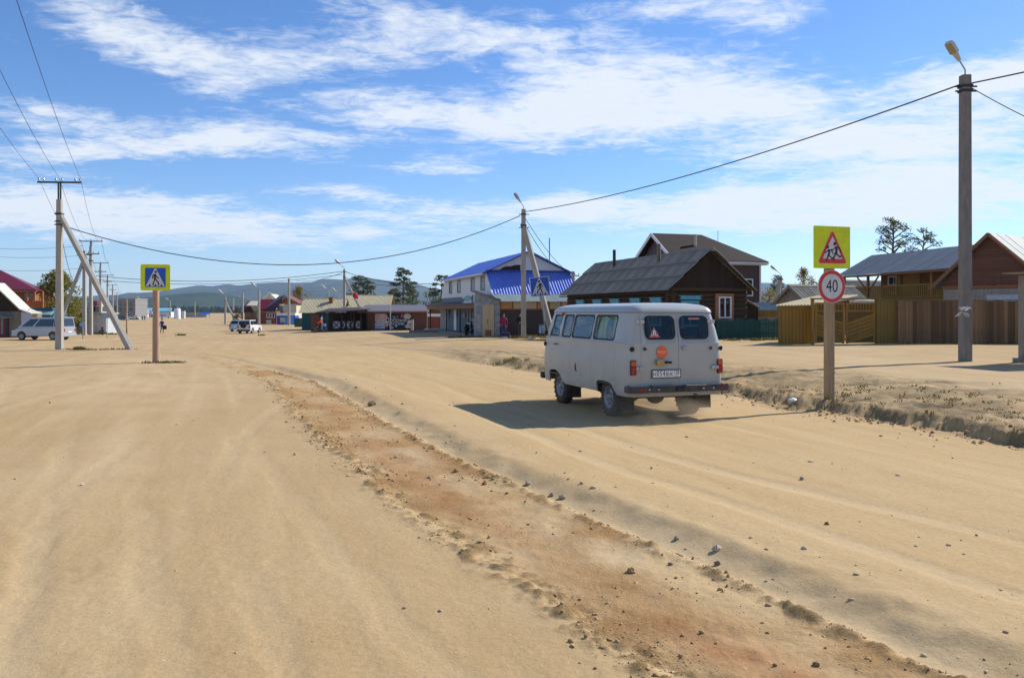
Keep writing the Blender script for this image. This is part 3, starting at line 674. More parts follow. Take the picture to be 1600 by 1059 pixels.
    # interior
    def seat(x, y, hw=.22, rot=0, m=M_SEAT):
        mb = MB(); mb.b2(x-hw, x+hw, y-.22, y+.25, .92, 1.08); mb.box((x, y-.26, 1.34), (hw*2, .12, .56), Matrix.Rotation(R(8), 3, 'X')); mb.b2(x-.12, x+.12, y-.35, y-.25, 1.62, 1.78); mb.b2(x-hw*.8, x+hw*.8, y-.2, y+.2, .64, .92)
        mb.build('seat', m, van, .03)
    for x, y in ((-.45,1.2),(.45,1.2),(-.45,.1),(.1,.1),(-.45,-.9),(.45,-.9)): seat(x, y)
    mb = MB(); mb.b2(-.3,.3,1.0,1.9,.64,1.1); mb.b2(-.8,.8,1.75,1.92,1.05,1.32); mb.build('engine_cover', M_DARK, van, .04)
    mb = MB(); mb.lathe((-.45,1.60,1.28), (0,-.75,.66), [(0,.19),(.012,.205),(.024,.19),(.012,.178),(0,.19)], 24); mb.bar((-.45,1.62,1.27), (-.45,1.85,1.1), .03, .03); mb.build('steering_wheel', M_BLACK, van)
    # windscreen, front bumper, mirrors, marker lamp
    for x0, x1 in ((-.70,-.03),(.03,.70)):
        mb = MB(); p = rrect(x0, x1, 1.42, 1.82, .08); mb.prism([(a, yf(b)-.02, b) for a, b in p], (0, .006, 0)); mb.build('windscreen', M_GLASS, van)
    mb = MB(); mb.b2(-.93,.93,2.13,2.19,.46,.60); mb.b2(-.97,-.90,1.98,2.19,.46,.60); mb.b2(.90,.97,1.98,2.19,.46,.60); mb.build('front_bumper', M_BLACK, van, .03)
    for s in (-1, 1):
        MB().lathe((s*.62, 2.05, .98), (0,1,0), [(0,.14),(.05,.13),(.09,.1),(.1,0)], 20).build('headlamp', M_CHROME, van)
        mb = MB(); mb.tube([(s*.90,1.86,1.42),(s*1.00,1.94,1.44),(s*1.02,1.95,1.50),(s*1.02,1.95,1.64)], .012, 6); ms = mb.build('mirror_arm', M_DARK, van)
        mb = MB(); mb.b2(s*1.02-.075, s*1.02+.075, 1.945, 1.985, 1.40, 1.64); mi = mb.build('mirror', M_BLACK, van, .02)
        mb = MB(); mb.b2(s*1.02-.062, s*1.02+.062, 1.941, 1.945, 1.42, 1.62); mb.build('mirror_glass', mat('mirror_face', (.7,.75,.8), .05, 1., var=.02), mi)
        MB().lathe((s*(w(1.25)+.0), 1.92, 1.22), (s,0,0), [(0,.05),(.03,.045),(.04,.0)], 12).build('turn_lamp', M_BLACK, van)
    mb = MB(); mb.ell((-.825,1.19,1.865), (.035,.03,.032), 10, 6); mb.build('marker_lamp', mo, van)
    # window sticker; lime and dark panels added to imitate a sign's reflection
    plate('sticker', circ(.83,1.63,.085,.15,24), [], .002, MATS['orange_vinyl'], van, lambda u, v, d: (-(w(v)-.030-d), u, v))
    ml = mat('reflection_lime', (.55, .66, .02), .8, var=.12, vs=8)
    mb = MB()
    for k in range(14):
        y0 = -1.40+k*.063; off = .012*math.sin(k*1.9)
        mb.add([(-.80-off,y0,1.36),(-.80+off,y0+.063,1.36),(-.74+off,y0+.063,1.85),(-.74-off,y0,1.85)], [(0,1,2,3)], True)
    cu = mb.build('sign_reflection', ml, van)
    flat_pts = [(-1.14,1.38),(-.92,1.38),(-.90,1.60),(-.96,1.74),(-1.03,1.78),(-1.10,1.74),(-1.15,1.60)]
    mb = MB(); mb.prism([(-.835+(b-1.36)*.12, a, b) for a, b in flat_pts], (.02,0,0)); mb.build('sign_reflection_figure', mat('reflection_navy', (.03,.04,.06), .8, var=.3), van)  # dark figure of the reflected sign, added as a flat panel
    mb = MB(); mb.prism([(-.835+(b-1.36)*.12, a, b) for a, b in [(-1.42,1.55),(-1.32,1.55),(-1.34,1.76),(-1.42,1.80)]], (.02,0,0)); mb.build('sign_reflection_patch', mat('reflection_blue', (.02,.05,.25), .8), van)
    return van
VAN = build_van()
# ------------------------------------------------------------------ building materials
M_PANE = mat('window_pane', (.02, .024, .03), .06, var=.2, spec=.8)
M_LOG = mat('weathered_log', (.060, .038, .022), .9, var=.4, vs=6, stretch=(.5,.5,4), rnd=.22, bump=.012, bs=14)
M_PLANKD = mat('dark_plank', (.036, .023, .015), .9, var=.4, vs=5, stretch=(4,4,.4), rnd=.25, bump=.008, bs=18)
M_SLATE = mat('grey_slate', (.27, .245, .20), .95, var=.25, vs=1.6, stretch=(1,1,1), rnd=.10, bump=.006, bs=25)
M_SLATEB = mat('beige_slate', (.42, .37, .24), .9, var=.14, vs=1.5, rnd=.05)
M_BLUE = mat('blue_metal_roof', (.15, .235, .68), .38, .1, var=.08, vs=1.0, rnd=.03, spec=.6)
M_SIDING = mat('white_siding', (.66, .67, .68), .55, var=.05, vs=2, stripe=(2,.22,.02,.22))
M_BROWNM = mat('brown_metal_roof', (.030, .017, .016), .8, .0, spec=.15, var=.12, vs=2, stripe=(0,.30,.02,.25))
M_BROWNW = mat('brown_cladding', (.075, .042, .034), .6, var=.1, vs=2, stripe=(2,.2,.01,.2))
M_FASCIA = mat('white_fascia', (.66, .65, .62), .5, var=.06)
M_TIMBER = mat('stained_timber', (.26, .105, .036), .75, var=.3, vs=5, stretch=(1,1,5), rnd=.12, bump=.005, bs=22)
M_TIMBERV = mat('stained_plank', (.17, .072, .028), .8, var=.3, vs=5, stretch=(5,5,.5), rnd=.18, bump=.005, bs=22)
M_YELLOW = mat('ochre_paint', (.265, .145, .022), .7, var=.22, vs=3, stretch=(3,3,.5), rnd=.08)
M_OLIVE = mat('olive_paint', (.19, .125, .026), .75, var=.22, vs=3, stretch=(3,3,.5), rnd=.10)
M_FENCE = mat('old_fence_plank', (.15, .080, .036), .92, var=.35, vs=4, stretch=(6,6,.6), rnd=.42, bump=.008, bs=20, col2=(.21,.135,.07))
M_GREYW = mat('silvered_wood', (.26, .23, .195), .92, var=.3, vs=5, stretch=(5,5,.5), rnd=.15, bump=.006, bs=22)
M_POST = mat('raw_wood_post', (.36, .25, .145), .85, var=.28, vs=6, stretch=(6,6,.4), bump=.006, bs=26)
M_GREEN = mat('green_fence_paint', (.012, .085, .075), .6, var=.25, vs=4, rnd=.2)
M_CHIP = mat('chipboard', (.50, .40, .25), .85, var=.14, vs=14)
M_STONE = mat('patterned_render', (.40, .41, .40), .9, var=.35, vs=4, col2=(.16,.17,.19), bump=.01, bs=6)
M_SKYBLUE = mat('turquoise_trim', (.10, .36, .46), .6, var=.15)
M_GREYB = mat('blue_grey_wall', (.16, .20, .23), .75, var=.12, vs=3)
M_MAROON = mat('maroon_metal_roof', (.19, .018, .030), .4, .1, var=.12, vs=1.5, stripe=(0,.35,.02,.3))
M_DMAROON = mat('dark_maroon_roof', (.075, .028, .045), .45, .1, var=.12, vs=1.5, stripe=(1,.35,.02,.2))
M_CREAM = mat('cream_wall', (.55, .50, .38), .8, var=.08)
M_BROWNK = mat('red_brown_boards', (.19, .055, .03), .75, var=.25, vs=4, stretch=(4,4,.6), rnd=.12)
M_CONC = mat('pole_concrete', (.36, .335, .295), .9, var=.16, vs=5, stretch=(2,2,.5), bump=.004, bs=30)
M_CONCD = mat('dark_concrete', (.20, .185, .17), .92, var=.22, vs=5, stretch=(2,2,.5), bump=.005, bs=30)
M_ZINC = mat('pale_zinc_roof', (.24, .30, .30), .6, .0, spec=.2, var=.10, vs=1.4, rnd=.04)
M_GREYROOF = mat('grey_metal_roof', (.27, .285, .285), .6, .0, var=.10, vs=1.4, rnd=.05)
M_CABLE = mat('cable', (.022, .022, .024), .7, var=.1)

def win(par, axis, pos, u, z, w, h, fm, nx=2, ny=1, pm=None, fw=.08, name='window'):
    """window in a wall plane: axis 'y' faces local -y at y=pos (u = x); axis 'x' faces local -x at x=pos (u = y)"""
    def bx(mb, u0, u1, z0, z1, d0, d1):
        if axis == 'y': mb.b2(u0, u1, pos-d1, pos-d0, z0, z1)
        else: mb.b2(pos-d1, pos-d0, u0, u1, z0, z1)
    f = MB(); x0, x1, z0, z1 = u-w/2, u+w/2, z, z+h
    bx(f, x0-fw, x0, z0-fw, z1+fw, -.05, .05); bx(f, x1, x1+fw, z0-fw, z1+fw, -.05, .05); bx(f, x0, x1, z1, z1+fw, -.05, .05); bx(f, x0, x1, z0-fw, z0, -.05, .07)
    for i in range(1, nx): c = x0+(x1-x0)*i/nx; bx(f, c-.025, c+.025, z0, z1, -.04, .03)
    for i in range(1, ny): c = z0+(z1-z0)*i/ny; bx(f, x0, x1, c-.025, c+.025, -.04, .028)
    o = f.build(name, fm, par)
    p = MB(); bx(p, x0, x1, z0, z1, -.03, .012); p.build('pane', pm or M_PANE, o)
    return o
def sheets(par, name, p0, u, v, n, waves, amp, m, rows=1, lap=.06, seg=4):
    """a roof slope covered with n x rows corrugated sheets, each a part of its own"""
    p0, u, v = Vector(p0), Vector(u), Vector(v); nrm = u.cross(v).normalized()
    if nrm.z < 0: nrm = -nrm
    me = None
    for r in range(rows):
        for i in range(n):
            if me is None:
                me = MB().corr((0,0,0), u/n*1.01, v/rows*(1+lap/rows if rows > 1 else 1), waves, amp, seg).mesh(name)
                bm = bmesh.new(); bm.from_mesh(me); bmesh.ops.recalc_face_normals(bm, faces=bm.faces); bm.to_mesh(me); bm.free(); me.materials.append(m)
            o = link(name, me, par); o.location = p0+u*(i/n)+v*(r/rows)+nrm*(.045*r)+nrm*(.006*((i*7+r*3) % 3))
def planks(par, name, m, x0, x1, z0, z1, y, n, axis='x', jit=.04, t=.03, gap=.008, top=None, lean=.0):
    """vertical boards one by one between x0 and x1 in the plane y (axis 'x') or between y0,y1 in the plane x (axis 'y')"""
    wdt = (x1-x0)/n; cache = {}
    for i in range(n):
        h = (z1-z0)+random.uniform(-jit, jit) if top is None else top((x0+wdt*(i+.5)))-z0+random.uniform(-jit, jit)
        k = round(h, 2)
        if k not in cache:
            mb = MB(); mb.b2(-wdt/2+gap/2, wdt/2-gap/2, -t/2, t/2, 0, k); me = mb.mesh(name); me.materials.append(m); cache[k] = me
        o = link(name, cache[k], par); c = x0+wdt*(i+.5); off = random.uniform(-.008, .008)
        if axis == 'x': o.location = (c, y+off, z0)
        else: o.location = (y+off, c, z0); o.rotation_euler = (0, 0, R(90))
        if lean: o.rotation_euler = (o.rotation_euler[0], random.uniform(-lean, lean), o.rotation_euler[2])
def logs(par, x0, x1, y, z0, n, h, axis='x', skip=()):
    for i in range(n):
        r = h*.54; z = z0+h*(i+.5); e = random.uniform(.18, .26)
        mb = MB()
        if axis == 'x': mb.tube([(x0-e, y, z), (x1+e, y, z)], r, 8)
        else: mb.tube([(y, x0-e, z+h*.5), (y, x1+e, z+h*.5)], r, 8)
        mb.build('log', M_LOG, par)

# ------------------------------------------------------------------ dark log house
def log_house():
    g = gz(10, 44); h = empty('log_house', (7.85, 42.0, g), .3226, 'dark log house with mossy grey slate gable roof behind the van', 'house')
    ez, pz, Wd, Ln = 3.0-g, 5.10-g, 5.3, 14.8
    MB().b2(.62, Wd-.62, .72, Ln-.6, .0, ez+.02).build('wall', M_LOG, h)
    logs(h, .5, Wd-.5, .60, .0, 11, .245, 'x'); logs(h, .6, Ln-.5, .58, .0, 10, .245, 'y')
    mid = Wd/2; tw = lambda x: ez-.02+(pz-ez-.12)*(1-abs(x-mid)/mid)
    planks(h, 'gable_plank', M_PLANKD, .42, Wd-.42, ez+.12, 0, .42, 24, top=tw, jit=.0)
    MB().b2(.2, Wd-.2, .30, .46, ez-.02, ez+.14).build('tie_beam', M_LOG, h)
    # roof: three courses of sheets on each slope
    sheets(h, 'slate_sheet', (0,0,ez), (0,Ln,0), (mid,0,pz-ez), 13, 7, .028, M_SLATE, rows=3, lap=.16)
    sheets(h, 'slate_sheet', (Wd,0,ez), (0,Ln,0), (-mid,0,pz-ez), 13, 7, .028, M_SLATE, rows=3, lap=.16)
    MB().prism([(mid-.16,-.04,pz-.07),(mid,-.04,pz+.09),(mid+.16,-.04,pz-.07)], (0,Ln+.1,0)).build('ridge_cap', M_SLATE, h)
    for s in (0, 1):
        x = s*Wd; mb = MB(); mb.bar((x, .02, ez-.10), (mid, .02, pz-.09), .05, .17, (0,-1,0)); mb.build('barge_board', M_PLANKD, h)
    MB().b2(.02,.30,.0,Ln,ez-.12,ez-.07).build('soffit', M_PLANKD, h)
    # windows
    w = win(h, 'y', .46, 3.6, 1.10, .78, 1.12, mat('brick_red_frame', (.33,.15,.075), .7, var=.2), nx=1, pm=None, fw=.16)
    mb = MB()
    for a, b in ((3.22,3.29),(3.57,3.63),(3.91,3.98)): mb.b2(a, b, .36, .42, 1.10, 2.22)
    mb.b2(3.29,3.57,.36,.42,2.15,2.22); mb.b2(3.63,3.91,.36,.42,2.15,2.22); mb.b2(3.29,3.57,.36,.42,1.10,1.17); mb.b2(3.63,3.91,.36,.42,1.10,1.17); mb.build('sash', M_WHITE, w)
    def trimmed(axis, pos, u):
        w = win(h, axis, pos, u, .78, .8, 1.10, M_SKYBLUE, nx=2, ny=2, fw=.12)
        mb = MB()
        if axis == 'y': mb.prism([(u-.62,pos-.10,2.06),(u+.62,pos-.10,2.06),(u+.54,pos-.10,2.22),(u-.54,pos-.10,2.22)], (0,.12,0)); mb.b2(u-.66,u+.66,pos-.13,pos-.02,2.22,2.27)
        else: mb.prism([(pos-.10,u-.62,1.98),(pos-.10,u+.62,1.98),(pos-.10,u+.54,2.14),(pos-.10,u-.54,2.14)], (.12,0,0)); mb.b2(pos-.13,pos-.02,u-.66,u+.66,2.14,2.19)
        mb.build('carved_header', M_SKYBLUE, w)
    trimmed('y', .44, 1.55)
    for u in (1.9, 4.3, 6.9, 9.4, 12.0): trimmed('x', .42, u)
    for x, z in ((3.4, .0),): pass
    mb = MB(); mb.cyl((2.0, 4.6, pz-.7), (2.0, 4.6, pz+.62), .11, n=10); mb.build('stove_pipe', mat('sooty_pipe', (.16,.13,.10), .8, var=.3), h)
    mb = MB(); mb.cyl((2.1, 10.6, pz-.7), (2.1, 10.6, pz+.72), .10, n=10); mb.build('stove_pipe', M_DARK, h)
    # lean-to at the right end
    mb = MB(); mb.b2(Wd-.5, Wd+.9, 1.2, 4.5, 0, 1.75); mb.build('side_shed', M_PLANKD, h)
    sheets(h, 'shed_sheet', (Wd+1.0,1.0,1.62), (0,3.7,0), (-1.5,0,.72), 3, 6, .025, M_SLATE)
log_house()

# ------------------------------------------------------------------ two-storey shop with the blue metal roof
def blue_shop():
    g = gz(-1.5, 61); h = empty('blue_roofed_shop', (-2.04, 64.0, g), .274, 'two-storey white shop with bright blue metal roof and shaded porch', 'shop')
    ez, pz, kz, lz = 5.02-g, 6.60-g, 3.24-g, 2.70-g
    Wd, Ln, D = 6.8, 16.2, 2.0
    MB().b2(.06, Wd-.06, -D+.1, Ln+D-.1, 0, kz).build('lower_wall', M_GREYB, h)
    MB().prism([(.02,-D,kz-.05),(.02,0,ez),(.02,Ln,ez),(.02,Ln+D,kz-.05)], (.12,0,0)).build('upper_wall', M_SIDING, h)
    MB().prism([(Wd-.14,-D,kz-.05),(Wd-.14,0,ez),(Wd-.14,Ln,ez),(Wd-.14,Ln+D,kz-.05)], (.12,0,0)).build('upper_wall', M_SIDING, h)
    MB().prism([(.12,-.06,ez-.02),(Wd-.12,-.06,ez-.02),(Wd/2,-.06,pz-.10)], (0,.12,0)).build('gable', M_SIDING, h)
    MB().prism([(.12,Ln,ez-.02),(Wd-.12,Ln,ez-.02),(Wd/2,Ln,pz-.10)], (0,.1,0)).build('gable', M_SIDING, h)
    MB().prism([(1.05,-.14,ez+.10),(2.75,-.14,ez+.10),(2.75,-.14,ez+.52),(2.35,-.14,ez+.50),(2.0,-.14,ez+.40),(1.5,-.14,ez+.36)], (0,.05,0)).build('torn_siding', M_PLANKD, h)
    MB().b2(.1,Wd-.1,-.12,-.04,ez-.03,ez+.07).build('gable_trim', M_FASCIA, h)
    sl = (pz-ez)/(Wd/2)
    sheets(h, 'roof_sheet', (-.35,-.45,ez-.35*sl), (0,Ln+.9,0), (Wd/2+.35,0,pz-ez+.35*sl), 15, 4, .022, M_BLUE)
    sheets(h, 'roof_sheet', (Wd+.35,-.45,ez-.35*sl), (0,Ln+.9,0), (-Wd/2-.35,0,pz-ez+.35*sl), 15, 4, .022, M_BLUE)
    sheets(h, 'mansard_sheet', (-.02,-D-.06,kz-.03), (Wd+.04,0,0), (0,D-.02,ez-kz), 6, 5, .035, M_BLUE, seg=6)
    MB().bar((-.02,-.10,ez+.02), (Wd+.02,-.10,ez+.02), .10, .16).build('eave_flashing', mat('dark_blue_flashing', (.03,.05,.28), .4, .1), h)
    mb = MB()
    for s in (0, 1): mb.bar((-.38 if s == 0 else Wd+.38, -.47, ez-.35*sl-.02), (Wd/2, -.47, pz+.01), .04, .16, (0,-1,0))
    mb.build('verge_flashing', MATS['dark_blue_flashing'], h)
    MB().bar((-.36,-.45,ez-.35*sl-.06), (-.36,Ln+.5,ez-.35*sl-.06), .05, .12).build('eave_board', M_FASCIA, h)
    MB().bar((0,-D-.02,kz), (0,0,ez), .08, .10).build('corner_trim', M_FASCIA, h)
    # four windows of the upper floor
    for s in (.95, 4.4, 9.8, 13.5): win(h, 'x', .02, s, 3.66-g, 1.05, .92, mat('grey_frame', (.16,.17,.19), .6), nx=2, fw=.09)
    # lean-to along the gable side
    MB().b2(-.05, 7.6, -4.42, -1.95, 0, lz-.06).build('lean_to_wall', mat('dark_brown_sheet', (.060,.048,.044), .6, .1, var=.12, stripe=(0,.2,.02,.3)), h)
    for i in range(8): MB().b2(.02+i*.92, .02+i*.92+.86, -4.50, -4.44, 2.12-g, lz-.05).build('plywood_panel', M_CHIP if i % 3 else mat('amber_board', (.46,.24,.09), .8, var=.2), h)
    MB().b2(-.05,7.6,-4.52,-4.43,2.02-g,2.12-g).build('rail', M_TIMBER, h)
    for i in range(9): MB().b2(-.06+i*.92, .02+i*.92, -4.54, -4.43, 2.12-g, lz-.05).build('batten', M_TIMBER, h)
    sheets(h, 'lean_to_sheet', (-.1,-4.75,lz-.06), (7.9,0,0), (0,2.78,kz-lz+.05), 7, 5, .02, M_ZINC)
    # vestibule with patterned stone and chipboard doors
    v = [(-1.84,0),(-.06,0),(-.06,lz-.02),(-1.84,3.32-g)]
    MB().prism([(a,-4.55,b) for a, b in v], (0,.25,0)).build('vestibule_front', M_STONE, h)
    MB().b2(-1.80,-1.62,-4.30,-3.9,0,3.1-g).build('vestibule_side', M_STONE, h)
    MB().prism([(-1.95,-4.70,3.34-g),(.02,-4.70,lz-.0),(.02,-4.70,lz+.07),(-1.95,-4.70,3.42-g)], (0,1.0,0)).build('vestibule_roof', M_GREYW, h)
    for i, (a, b) in enumerate(((-1.36,-.94),(-.93,-.50))):
        d = MB().b2(a, b, -4.60, -4.54, .06, 2.28-g+.12).build('door_leaf', M_CHIP, h)
        if i == 0: MB().tube([(b-.05,-4.61,.95),(b-.05,-4.66,.98),(b-.05,-4.66,1.25),(b-.05,-4.61,1.28)], .014, 6).build('handle', M_DARK, d)
    MB().b2(-1.15,-.72,-4.64,-4.60,.10,.52).build('patch_board', M_TIMBER, h)
    MB().b2(-1.25,-.6,-5.0,-4.56,-.1,.10).build('doorstep', M_CONCD, h)
    for a, b in ((-1.78,-1.40),(-.46,-.10)):
        for k in range(4): MB().b2(a, b, -4.585, -4.545, .10+k*.56, .10+k*.56+.5).build('stone_panel', M_STONE, h)
    # porch on the street side
    MB().prism([(-1.35,-2.35,2.42-g),(.05,-2.35,2.62-g),(.05,-2.35,2.78-g),(-1.35,-2.35,2.56-g)], (0,Ln+4.8,0)).build('porch_roof', mat('porch_sheet', (.05,.045,.05), .6), h)
    MB().b2(-1.32,-1.24,-2.3,Ln+2.3,2.14-g,2.43-g).build('porch_beam', M_TIMBER, h)
    for i in range(12): MB().b2(-1.30,.0,-2.2+i*1.8,-2.1+i*1.8,2.34-g,2.42-g).build('rafter', M_TIMBER, h)
    for s in (3.4, 8.9, 17.0): MB().b2(-1.32,-1.22,s-.05,s+.05,-.1,2.16-g).build('porch_post', M_DARK, h)
    MB().b2(-1.6,.05,-2.0,Ln+2.5,-.4,.16).build('porch_floor', M_CONCD, h)
    MB().b2(-.03,.05,-1.9,Ln+1.8,.16,1.35).build('dado', mat('slate_blue_dado', (.10,.145,.175), .7, var=.1, stripe=(2,.18,.006,.15)), h)
    for y0, y1 in ((Ln-2.2,Ln+1.7),): MB().b2(-.10,.0,y0,y1,.16,2.2-g).build('stone_pier', M_STONE, h)
    win(h, 'x', -.03, 5.6, .85, 1.0, 1.25, M_WHITE, nx=1, pm=mat('brown_shutter', (.16,.045,.022), .7), fw=.08)
    MB().b2(-.08,-.03,10.6,11.6,.16,2.0).build('white_door', M_WHITE, h)
    mp = mat('poster_print', (.45,.45,.46), .6, var=.3, vs=2.5, col2=(.25,.12,.12))
    for y0, y1, z0, z1 in ((-1.2,-.1,.9,2.0),(.6,2.0,1.3,2.1),(2.2,3.2,1.3,2.1),(.4,4.2,.85,1.25),(7.0,7.8,1.3,1.7)): MB().b2(-.07,-.03,y0,y1,z0,z1).build('poster', mp if y0 > 0 else M_FASCIA, h)
    # shop sign above the porch
    sg = MB().b2(-1.30,-1.22,-1.9,2.6,2.58-g,3.32-g).build('shop_sign', mat('sign_white', (.55,.58,.62), .5, var=.06), h)
    MB().prism([(-1.31,y,z-g) for y, z in ((2.3,2.75),(1.6,2.75),(.6,2.68),(-.2,2.72),(-.9,2.95),(-.4,3.14),(.7,3.16),(1.7,3.0))], (-.012,0,0)).build('sign_picture', mat('sign_teal', (.12,.33,.38), .5, var=.25, vs=2), sg)
    mb = MB()
    for y, z, a, b in ((2.35,2.70,.22,.34),(1.95,2.80,.3,.14),(-1.2,2.78,.28,.30),(-1.3,3.02,.18,.16),(-.95,2.92,.2,.12)): mb.prism([(-1.325,p,q-g) for p, q in circ(y, z, a, b, 9, .4)], (-.01,0,0))
    tag(mb.build('sign_marks', mat('sign_navy', (.04,.07,.16), .5), sg), kind='stuff')
    MB().b2(-1.25,-.2,-1.99,-1.91,2.60-g,3.22-g).build('sign_end', mat('sign_pale_blue', (.30,.40,.58), .5, var=.06), sg)
    MB().bar((-1.15,-2.02,3.0-g), (-.45,-2.02,2.66-g), .02, .10, (0,-1,0)).build('sign_stroke', MATS['sign_navy'], sg)
    MB().b2(-1.32,-1.22,-1.99,-1.89,2.5-g,3.55-g).build('sign_post', M_WHITE, sg)
blue_shop()

# ------------------------------------------------------------------ tall brown house behind
def brown_house():
    g = .2; h = empty('brown_house', (11.4, 66.0, g), .3226, 'tall brown house with dark hipped metal roof and white fascia behind log house', 'house')
    pz, ez, w, L1, L2 = 8.06-g, 5.76-g, 3.5, 4.1, 8.0
    MB().b2(.15, L2-.45, -w+.45, w-.45, -.3, ez-.02).build('wall', M_BROWNW, h)
    MB().prism([(.10,-w+.3,ez-.1),(.10,w-.3,ez-.1),(.10,0,pz-.22)], (.1,0,0)).build('gable', M_BROWNW, h)
    t = .07
    def slab(name, pts):
        n = (Vector(pts[1])-Vector(pts[0])).cross(Vector(pts[2])-Vector(pts[0])).normalized(); n = n if n.z > 0 else -n
        MB().prism(pts, n*t).build(name, M_BROWNM, h)
    slab('roof_plane', [(-.4,-w,ez),(L2,-w,ez),(L1,0,pz),(-.4,0,pz)])
    slab('roof_plane', [(-.4,w,ez),(-.4,0,pz),(L1,0,pz),(L2,w,ez)])
    slab('hip_plane', [(L2,-w,ez),(L2,w,ez),(L1,0,pz)])
    MB().b2(-.4,L2,-w-.04,-w+.02,ez-.14,ez+.0).build('fascia', M_FASCIA, h); MB().b2(L2-.02,L2+.05,-w,w,ez-.14,ez).build('fascia', M_FASCIA, h)
    MB().b2(-.3,L2-.05,-w+.03,-w+.5,ez-.22,ez-.16).build('soffit', M_FASCIA, h)
    for s in (-1, 1): MB().bar((-.42, s*w, ez-.02), (-.42, 0, pz-.03), .24, .06, (1,0,0)).build('barge_board', M_FASCIA, h)
    MB().b2(L2-.52,L2-.40,-w+.38,-w+.5,-.3,ez-.2).build('corner_trim', M_FASCIA, h)
    win(h, 'y', -w+.45, 6.3, 3.0, 1.0, 1.2, M_WHITE)
    win(h, 'y', -w+.45, 3.4, 3.0, 1.0, 1.2, M_WHITE)
    MB().cyl((2.6,-1.6,pz-1.6), (2.6,-1.6,pz-.1), .13, n=10).build('flue', mat('steel_flue', (.4,.36,.3), .5, .4), h)
    mb = MB(); mb.cyl((L1+1.7,.2,pz-1.2), (L1+1.7,.2,pz+.5), .02, n=5); mb.build('aerial', M_DARK, h)
brown_house()

# ------------------------------------------------------------------ small grey gable houses on the right
def small_house(name, label, loc, rz, Wd, Ln, ez, pz, wm, rm, waves=6, n=4, cat='house', gable_x=True, chimney=None):
    """ridge along local x; the gable end faces local -x"""
    h = empty(name, loc, rz, label, cat)
    MB().b2(.15, Ln-.1, -Wd/2+.3, Wd/2-.3, -.6, ez).build('wall', wm, h)
    sl = (pz-ez)/(Wd/2)
    planks(h, 'gable_plank', wm, -Wd/2+.3, Wd/2-.3, ez-.02, 0, .12, max(6, int(Wd/.28)), axis='y', jit=0, top=lambda y: pz-.1-abs(y)*sl)
    sheets(h, 'roof_sheet', (-.2,-Wd/2,ez), (Ln+.3,0,0), (0,Wd/2,pz-ez), n, waves, .03, rm)
    sheets(h, 'roof_sheet', (-.2,Wd/2,ez), (Ln+.3,0,0), (0,-Wd/2,pz-ez), n, waves, .03, rm)
    MB().prism([(-.22,-.12,pz-.05),(-.22,0,pz+.07),(-.22,.12,pz-.05)], (Ln+.34,0,0)).build('ridge_cap', rm, h)
    for s in (-1, 1): MB().bar((-.16,s*Wd/2,ez-.07), (-.16,0,pz-.07), .13, .04, (1,0,0)).build('barge_board', wm, h)
    if chimney:
        x, y = chimney; MB().b2(x-.25,x+.25,y-.25,y+.25,ez,pz+.12).build('chimney', mat('brick', (.28,.11,.06), .9, var=.25, vs=8), h); MB().b2(x-.3,x+.3,y-.3,y+.3,pz+.12,pz+.2).build('chimney_cap', mat('brick_cap', (.2,.09,.05), .9), h)
    return h
p = at(1235.5, 445.6, 50); small_house('grey_shed', 'small weathered grey shed with ribbed slate roof behind ochre gate', (p.x, p.y, .5), .5, 2.9, 5.5, 1.85, p.z-.5, M_GREYW, M_SLATE, 5, 4, 'shed')
p = at(1330, 438, 62); small_house('grey_roofed_shed', 'far grey-roofed shed seen beneath the balcony posts', (p.x-1.2, p.y, .5), .45, 3.6, 5, 2.4, p.z-.5, M_GREYW, M_SLATE, 5, 4, 'shed')

